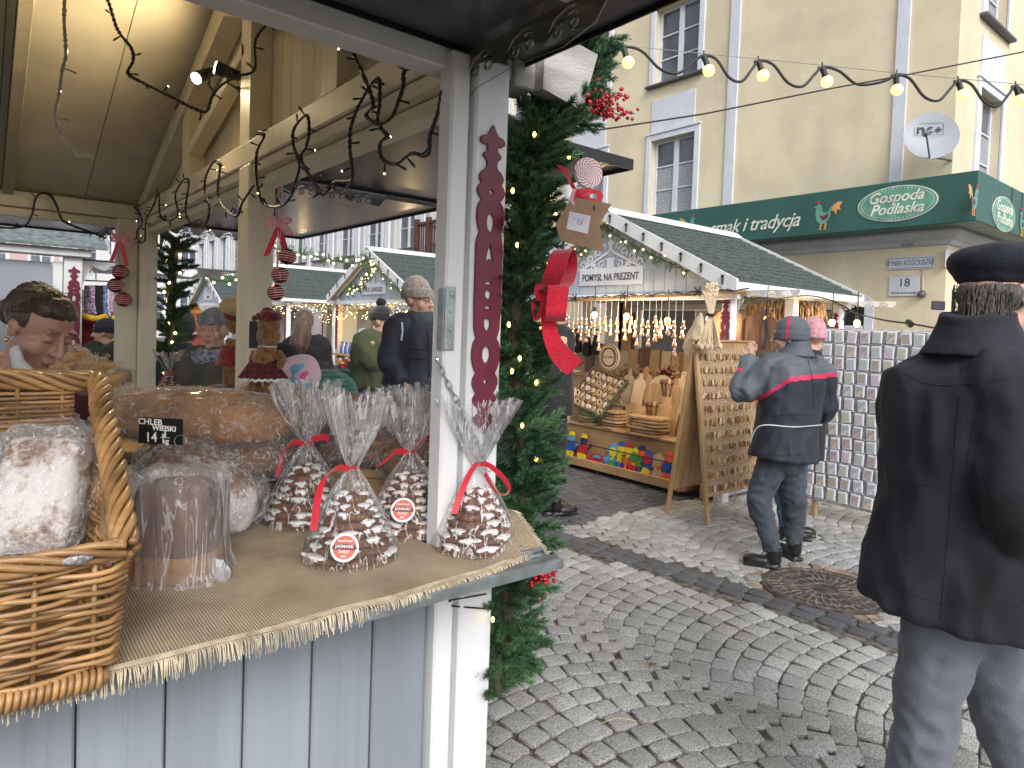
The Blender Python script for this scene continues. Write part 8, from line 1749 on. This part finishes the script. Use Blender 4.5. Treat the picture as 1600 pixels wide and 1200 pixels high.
# easel with keyrings
osb = mat('chipboard', (.44, .31, .18), .8, ns=70, na=.35, bump=.4, bs=90, col2=(.26, .17, .09)); EX0, EX1 = 4.70, 5.52
es = empty('keyring_easel', (4.7, 3.38, 0), 'tall wooden A frame easel hung with rows of wooden keyrings', 'easel'); EO = Vector((4.7, 3.38, 0))
def ep(mb, n, m_): o = mb.obj(n, m_, es, loc=EO); o.location = (0, 0, 0); return o
ZT = 1.49
def ef(x, z, s=1, o=0): return Vector((x, 3.38-s*(.20*(ZT-z)/ZT)-o, z))
for s, n in ((1, 'front_panel'), (-1, 'rear_panel')):
    m = M(); a, b, c, d = ef(EX0, .22, s), ef(EX1, .22, s), ef(EX1, ZT, s), ef(EX0, ZT, s); w = Vector((0, .016*s, 0)); m.add([a, b, c, d, a+w, b+w, c+w, d+w], [(0, 1, 2, 3), (7, 6, 5, 4), (0, 4, 5, 1), (1, 5, 6, 2), (2, 6, 7, 3), (3, 7, 4, 0)]); ep(m, n, osb if s > 0 else wood2)
    for x in (EX0-.02, EX1+.02): m = M(); m.bar(ef(x, 0, s, .005*s), ef(x, ZT-.02, s, .005*s), .035, .03); ep(m, 'leg', wood2)
m = M(); m.box(EX0-.04, EX1+.04, 3.35, 3.41, ZT+.001, ZT+.02); ep(m, 'top_rail', wood)
kt = [M() for _ in range(4)]
kw = [wood4, wood, wood2, mat('walnut tag', (.20, .10, .05), .5)]
kmesh = []
for i, mb in enumerate(kt):
    w = (.011, .009, .012, .010)[i]; mb.box(-w, w, -.0025, .0025, -.072, -.022, c=.002); o = mb.obj('keyring_tag', kw[i]); kmesh.append(o.data); bpy.data.objects.remove(o)
rg = M(); rg.tube([(.009*math.cos(a), 0, -.012+.011*math.sin(a)) for a in [q*math.pi/5 for q in range(10)]], .0012, 5, closed=True); rg.tube([(0, -.0, .0), (0, .03, .002)], .0014, 5); o = rg.obj('ring', steel); rgm = o.data; bpy.data.objects.remove(o)
for r_ in range(11):
    z = 1.42-r_*.108
    for c_ in range(15):
        x = EX0+.05+c_*.047+R.uniform(-.006, .006)
        if x > EX1-.03: continue
        e = empty('keyring', ef(x, z, 1, .02), 'pale wooden keyring, %s from left in the %s row of the easel' % (ORD[c_], ORD[r_]), 'keyring', 'wooden keyrings in rows on the easel')
        o = link('ring', rgm, e)
        for k in range(2): o = link('wooden_tag', R.choice(kmesh), e); o.location = (R.uniform(-.008, .008), -.004-.008*k, -.008); o.rotation_euler = (R.uniform(-.1, .1), R.uniform(-.45, .45), R.uniform(-.8, .8))
# magnet board
MX = 5.72; my1 = onX(1255, 700, MX).y; my0 = onX(1392, 700, MX).y-.35
mb_ = empty('magnet_board', (MX, my0, 0), 'tall white lattice board covered with rows of picture magnets', 'display board'); MO = Vector((MX, my0, 0))
m = M(); m.box(MX+.02, MX+.035, my0, my1, .14, 1.64); o = m.obj('panel', mat('pale wire board', (.50, .49, .47), .7, ns=30, na=.2), mb_, loc=MO); o.location = (0, 0, 0)
for y in (onX(1380, 830, MX).y, my1-.1): m = M(); m.box(MX+.036, MX+.08, y-.02, y+.02, 0, 1.6); o = m.obj('leg', wood, mb_, loc=MO); o.location = (0, 0, 0)
vcol = [((.05, .22, .32), (.45, .42, .25)), ((.30, .10, .05), (.10, .12, .25)), ((.12, .22, .05), (.5, .45, .3)), ((.35, .15, .30), (.5, .5, .55)), ((.02, .03, .06), (.35, .22, .08)), ((.40, .42, .46), (.12, .18, .28)), ((.45, .25, .06), (.08, .15, .2))]
pm_ = [mat('magnet picture %d' % i, a, .3, ns=28, na=.2, col2=b, coat=.6, detail=6, coord='Object') for i, (a, b) in enumerate([(tuple(.28+.6*q for q in a_), tuple(.16+.7*q for q in b_)) for a_, b_ in vcol])]
mm0 = M(); mm0.box(-.008, .006, -.038, .038, -.05, .05, c=.006); o = mm0.obj('magnet', trimw); fm = o.data; bpy.data.objects.remove(o)
mps = []
for i in range(7): q = M(); q.box(-.0105, -.0085, -.026, .026, -.037, .037, c=.001); o = q.obj('picture', pm_[i]); mps.append(o.data); bpy.data.objects.remove(o)
rows_ = 13
for r_ in range(rows_):
    z = 1.57-r_*.112; y = my1-.05-R.uniform(0, .03); c_ = 0
    while y > my0+.04:
        o = link('magnet', fm, None, (MX, y, z+R.uniform(-.006, .006))); o.rotation_euler = (R.uniform(-.09, .09), 0, 0); tag(o, 'picture magnet, %s from the left in the %s row of the board' % (ORD[c_], ORD[r_]), 'magnet', 'picture magnets in rows on the board'); c_ += 1; link('picture', R.choice(mps), o); y -= .093+R.uniform(0, .016)
m = M()
for r_ in range(rows_+1): m.tube([(MX-.004+.014, my0, 1.625-r_*.112), (MX+.01, my1, 1.625-r_*.112)], .004, 5)
o = m.obj('wire_rail', whitec, mb_, loc=MO, kind='stuff'); o.location = (0, 0, 0)
# ------------------------------------------------------------------ candle stall front
tbl = empty('market_table', (4.2, 9.6, 0), 'long table under dark green cloth before the candle stall', 'table'); gcl = mat('dark green cloth', (.012, .045, .038), .9, ns=3, na=.3)
ta, tb = far(480, 568, 8.2), far(655, 562, 6.6); d_ = (tb-ta); d_.z = 0; L_ = d_.length; tm = Matrix.Translation((ta.x, ta.y, 0))@Matrix.Rotation(math.atan2(d_.y, d_.x), 4, 'Z'); zt_ = 1.0
m = M(); m.box(0, L_, 0, .6, zt_-.03, zt_, 0, tm); o = m.obj('tabletop', wood2, tbl); o.matrix_world = Matrix()
m = M(); m.grid(lambda u, v: tm@Vector((L_*u, -.012+.012*math.sin(u*60)*(1-v), zt_*v+.004*v)), 120, 4); m.grid(lambda u, v: tm@Vector((L_*u, .61*v-.01, zt_+.004)), 4, 2); m.grid(lambda u, v: tm@Vector((L_+.01+.01*math.sin(u*40)*(1-v), .6*u, zt_*v+.004*v)), 40, 4); o = m.obj('table_cloth', gcl, tbl, fix=False, smooth=True)
for o in tbl.children: o.parent = tbl; o.matrix_parent_inverse = Matrix.Translation(-Vector(tbl.location))
jc = [mat('candle jar ' + n, c, .25, coat=.6) for n, c in (('dark', (.03, .025, .03)), ('blue', (.05, .10, .35)), ('amber', (.4, .2, .06)), ('white', (.6, .6, .58)), ('wine', (.25, .03, .04)))]
for i in range(34):
    u = .25+(i+R.random()*.6)/34*(L_-.5); v = .08+R.random()*.42; k = R.randrange(5); p = tm@Vector((u, v, zt_+.007)); m = M(); h = R.uniform(.07, .13); r_ = R.uniform(.028, .04); m.lathe([(r_*.9, 0), (r_, .01), (r_, h*.75), (r_*.8, h*.8)], 12); o = m.obj('candle_jar', jc[k], smooth=40); o.location = p; tag(o, '%s candle jar on the green cloth table, %s' % (('dark', 'blue', 'amber', 'white', 'wine red')[k], ORD[i]+' from the left' if i < 17 else ORD[33-i]+' from the right'), 'candle jar', 'candle jars on the green cloth table')
    m = M(); m.lathe([(r_*.85, h*.8), (r_*.85, h), (.001, h)], 12); m.obj('lid', cap if k % 2 else wood, o, smooth=40)
for i in range(14):
    p = onX(535+i*2.2, 558-(i % 2)*10, 5.6); m = M(); m.lathe([(.035, 0), (.035, .12), (.014, .17), (.014, .22)], 10); o = m.obj('bottle', jc[1] if i % 3 else jc[3], smooth=40); o.location = (5.55, p.y, .957); tag(o, 'small %s bottle on the candle stall counter, %s from the right' % ('blue' if i % 3 else 'white', ORD[i]), 'bottle', 'bottles on the candle stall counter')
p = onX(553, 528, 5.8); m = M(); m.lathe([(.0, 0), (.10, 0), (.12, .16), (.11, .16), (.09, .01)], 20); o = m.obj('lavender_tub', mat('lavender tub', (.50, .46, .60), .5), smooth=40); o.location = (5.72, p.y+.25, .957); tag(o, 'pale lavender tub on the candle stall counter', 'tub')
m = M(); m.ell((0, 0, .06), (.14, .18, .06), 14, 8); o = m.obj('red_bundle', mat('red orange cloth', (.55, .07, .04), .8), smooth=True); o.location = (5.70, p.y-.3, .957); tag(o, 'red orange cloth bundle beside the lavender tub', 'cloth')
def glow_net(lab, a, b, n, w):
    e = empty('fairy_curtain', a, lab, 'string lights', 'fairy lights under the stall eaves'); a = Vector(a); b = Vector(b); m = M(); g = M()
    for i in range(n): p = (b-a)*R.random()+Vector((R.uniform(-.05, .05), 0, -R.random()**1.5*w)); m.ell(p, .007, 6, 5)
    for k in range(3): g.tube([(b-a)*(i/30)+Vector((0, 0, -w*.5*abs(math.sin(i*.5+k)))) for i in range(31)], .004, 4)
    m.obj('lit_leds', litw, e, kind='stuff'); g.obj('wire', MATS['dark green wire'], e, kind='stuff')
glow_net('warm fairy lights under the eave of the candle stall', (5.45, 12.1, 1.88), (5.45, 9.3, 1.9), 90, .28); glow_net('warm fairy lights under the eave of the green roofed stall', (5.45, 15.6, 1.86), (5.6, 12.6, 1.9), 110, .40)
pl2 = bpy.data.lights.new('stall_lamp', 'POINT'); pl2.energy = 45; pl2.color = (1, .7, .35); pl2.shadow_soft_size = .08
for i, (loc, en) in enumerate((((6.3, 10.9, 1.75), 45), ((6.3, 16.0, 1.75), 30))):
    e = empty('stall_lamp', loc, ('warm lamp glowing under the candle stall roof', 'warm lamp glowing under the green roofed stall')[i], 'lamp', 'warm lamps inside the stalls'); m = M(); m.ell((0, 0, .0), .05, 12, 8); m.obj('bulb', lamp, e, smooth=True); l = pl2.copy(); l.energy = en; lo = bpy.data.objects.new('lamp_light', l); COL.objects.link(lo); lo.parent = e; lo.location = (0, 0, -.08)
# ------------------------------------------------------------------ sock stall behind the seller
rl = M(); z0 = far(150, 438, 6.3).z
rl.tube([far(128, 438, 6.3), far(175, 440, 6.3)], .008, 6); rl.tube([far(150, 438, 6.3), far(150, 415, 6.3)], .006, 6); tag(rl.obj('hanger_rail', steel), 'thin metal hanger rail holding socks at the stall behind the seller', 'rail')
for i, (px, cn_, w, h) in enumerate(((136, ('grey purple knit', (.25, .20, .26)), 9, 50), (144, ('lilac knit', (.50, .35, .52)), 9, 46), (154, ('black knit sock', (.01, .01, .014)), 14, 56), (164, ('blue check knit', (.15, .20, .38)), 8, 58), (168, ('white knit', (.65, .62, .7)), 6, 50), (174, ('pink check knit', (.55, .33, .48)), 9, 46))):
    s_ = 6.3/FPX; p = far(px, 446, 6.3+.02*i); m_ = mat(*cn_, .9, ns=60, na=.5); G6 = Matrix((R0, F0, U0)).transposed().to_4x4(); G6.translation = p
    m = M(); m.tube([G6@Vector((0, 0, 0)), G6@Vector((0, 0, -h*.55*s_)), G6@Vector((.006, 0, -h*.8*s_)), G6@Vector((.035, 0, -h*1.0*s_))], [(w*.5*s_, .012), (w*.52*s_, .016), (w*.56*s_, .02), (w*.4*s_, .014)], 12, ref=R0); o = m.obj('knitted_sock', m_, smooth=True); tag(o, '%s hanging from the rail behind the seller' % ('grey purple sock', 'lilac sock', 'large black sock', 'blue checked sock', 'narrow white sock', 'pink checked sock')[i], 'sock', 'socks on the hanger rail')
stripe = mat('maroon knit', (.20, .015, .03), .95); stripey = mat('mustard knit', (.75, .45, .03), .95)
m = M(); A_ = [far(177, 478, 6.5), far(182, 500, 6.45), far(180, 520, 6.4), far(176, 535, 6.4)]; m.tube(bez(A_, 10), [(.05, .06)]*8+[(.075, .06)]*20+[(.06, .05)]*3, 14, ref=R0); m.m = [int((q//14)/4) % 2 for q in range(len(m.f))]; tag(m.obj('striped_scarf', [stripey, stripe], smooth=True), 'mustard and maroon striped knitted scarf hanging beside the socks', 'scarf')
m = M(); m.tube([far(130, 500, 6.4), far(133, 530, 6.4), far(130, 562, 6.4)], [(.09, .05), (.07, .05), (.08, .05)], 14, ref=R0); m.tube(bez([far(128, 497, 6.35), far(150, 503, 6.3), far(166, 500, 6.3)], 4), .035, 10); tag(fuse(m, 'maroon_shawl', stripe, None, .014, 2, disp=folds(.012, 9)), 'maroon shawl with mustard edge hanging below the socks', 'shawl')
m = M(); m.tube(bez([far(128, 493, 6.28), far(150, 498, 6.24), far(167, 494, 6.24)], 4), .028, 10); o = m.obj('mustard_edge', stripey, bpy.data.objects['maroon_shawl']); 
m = M(); mt = Matrix.Translation(far(172, 600, 5.9)); m.box(-.35, .35, -.3, .3, -.9, 0, 0, mt@Matrix.Rotation(rad(-10), 4, 'Z')); tag(m.obj('yellow_cloth_table', stripey), 'yellow covered table at the sock stall behind the heap of cakes', 'table')
m = M(); m.ell(far(163, 585, 5.9), (.10, .08, .09), 14, 10); m.ell(far(178, 590, 5.9), (.08, .06, .06), 14, 10); tag(fuse(m, 'knitted_hat', stripey, None, .01, 2), 'mustard yellow knitted hat on the yellow covered table', 'hat')

bpy.data.scenes.remove(TS)
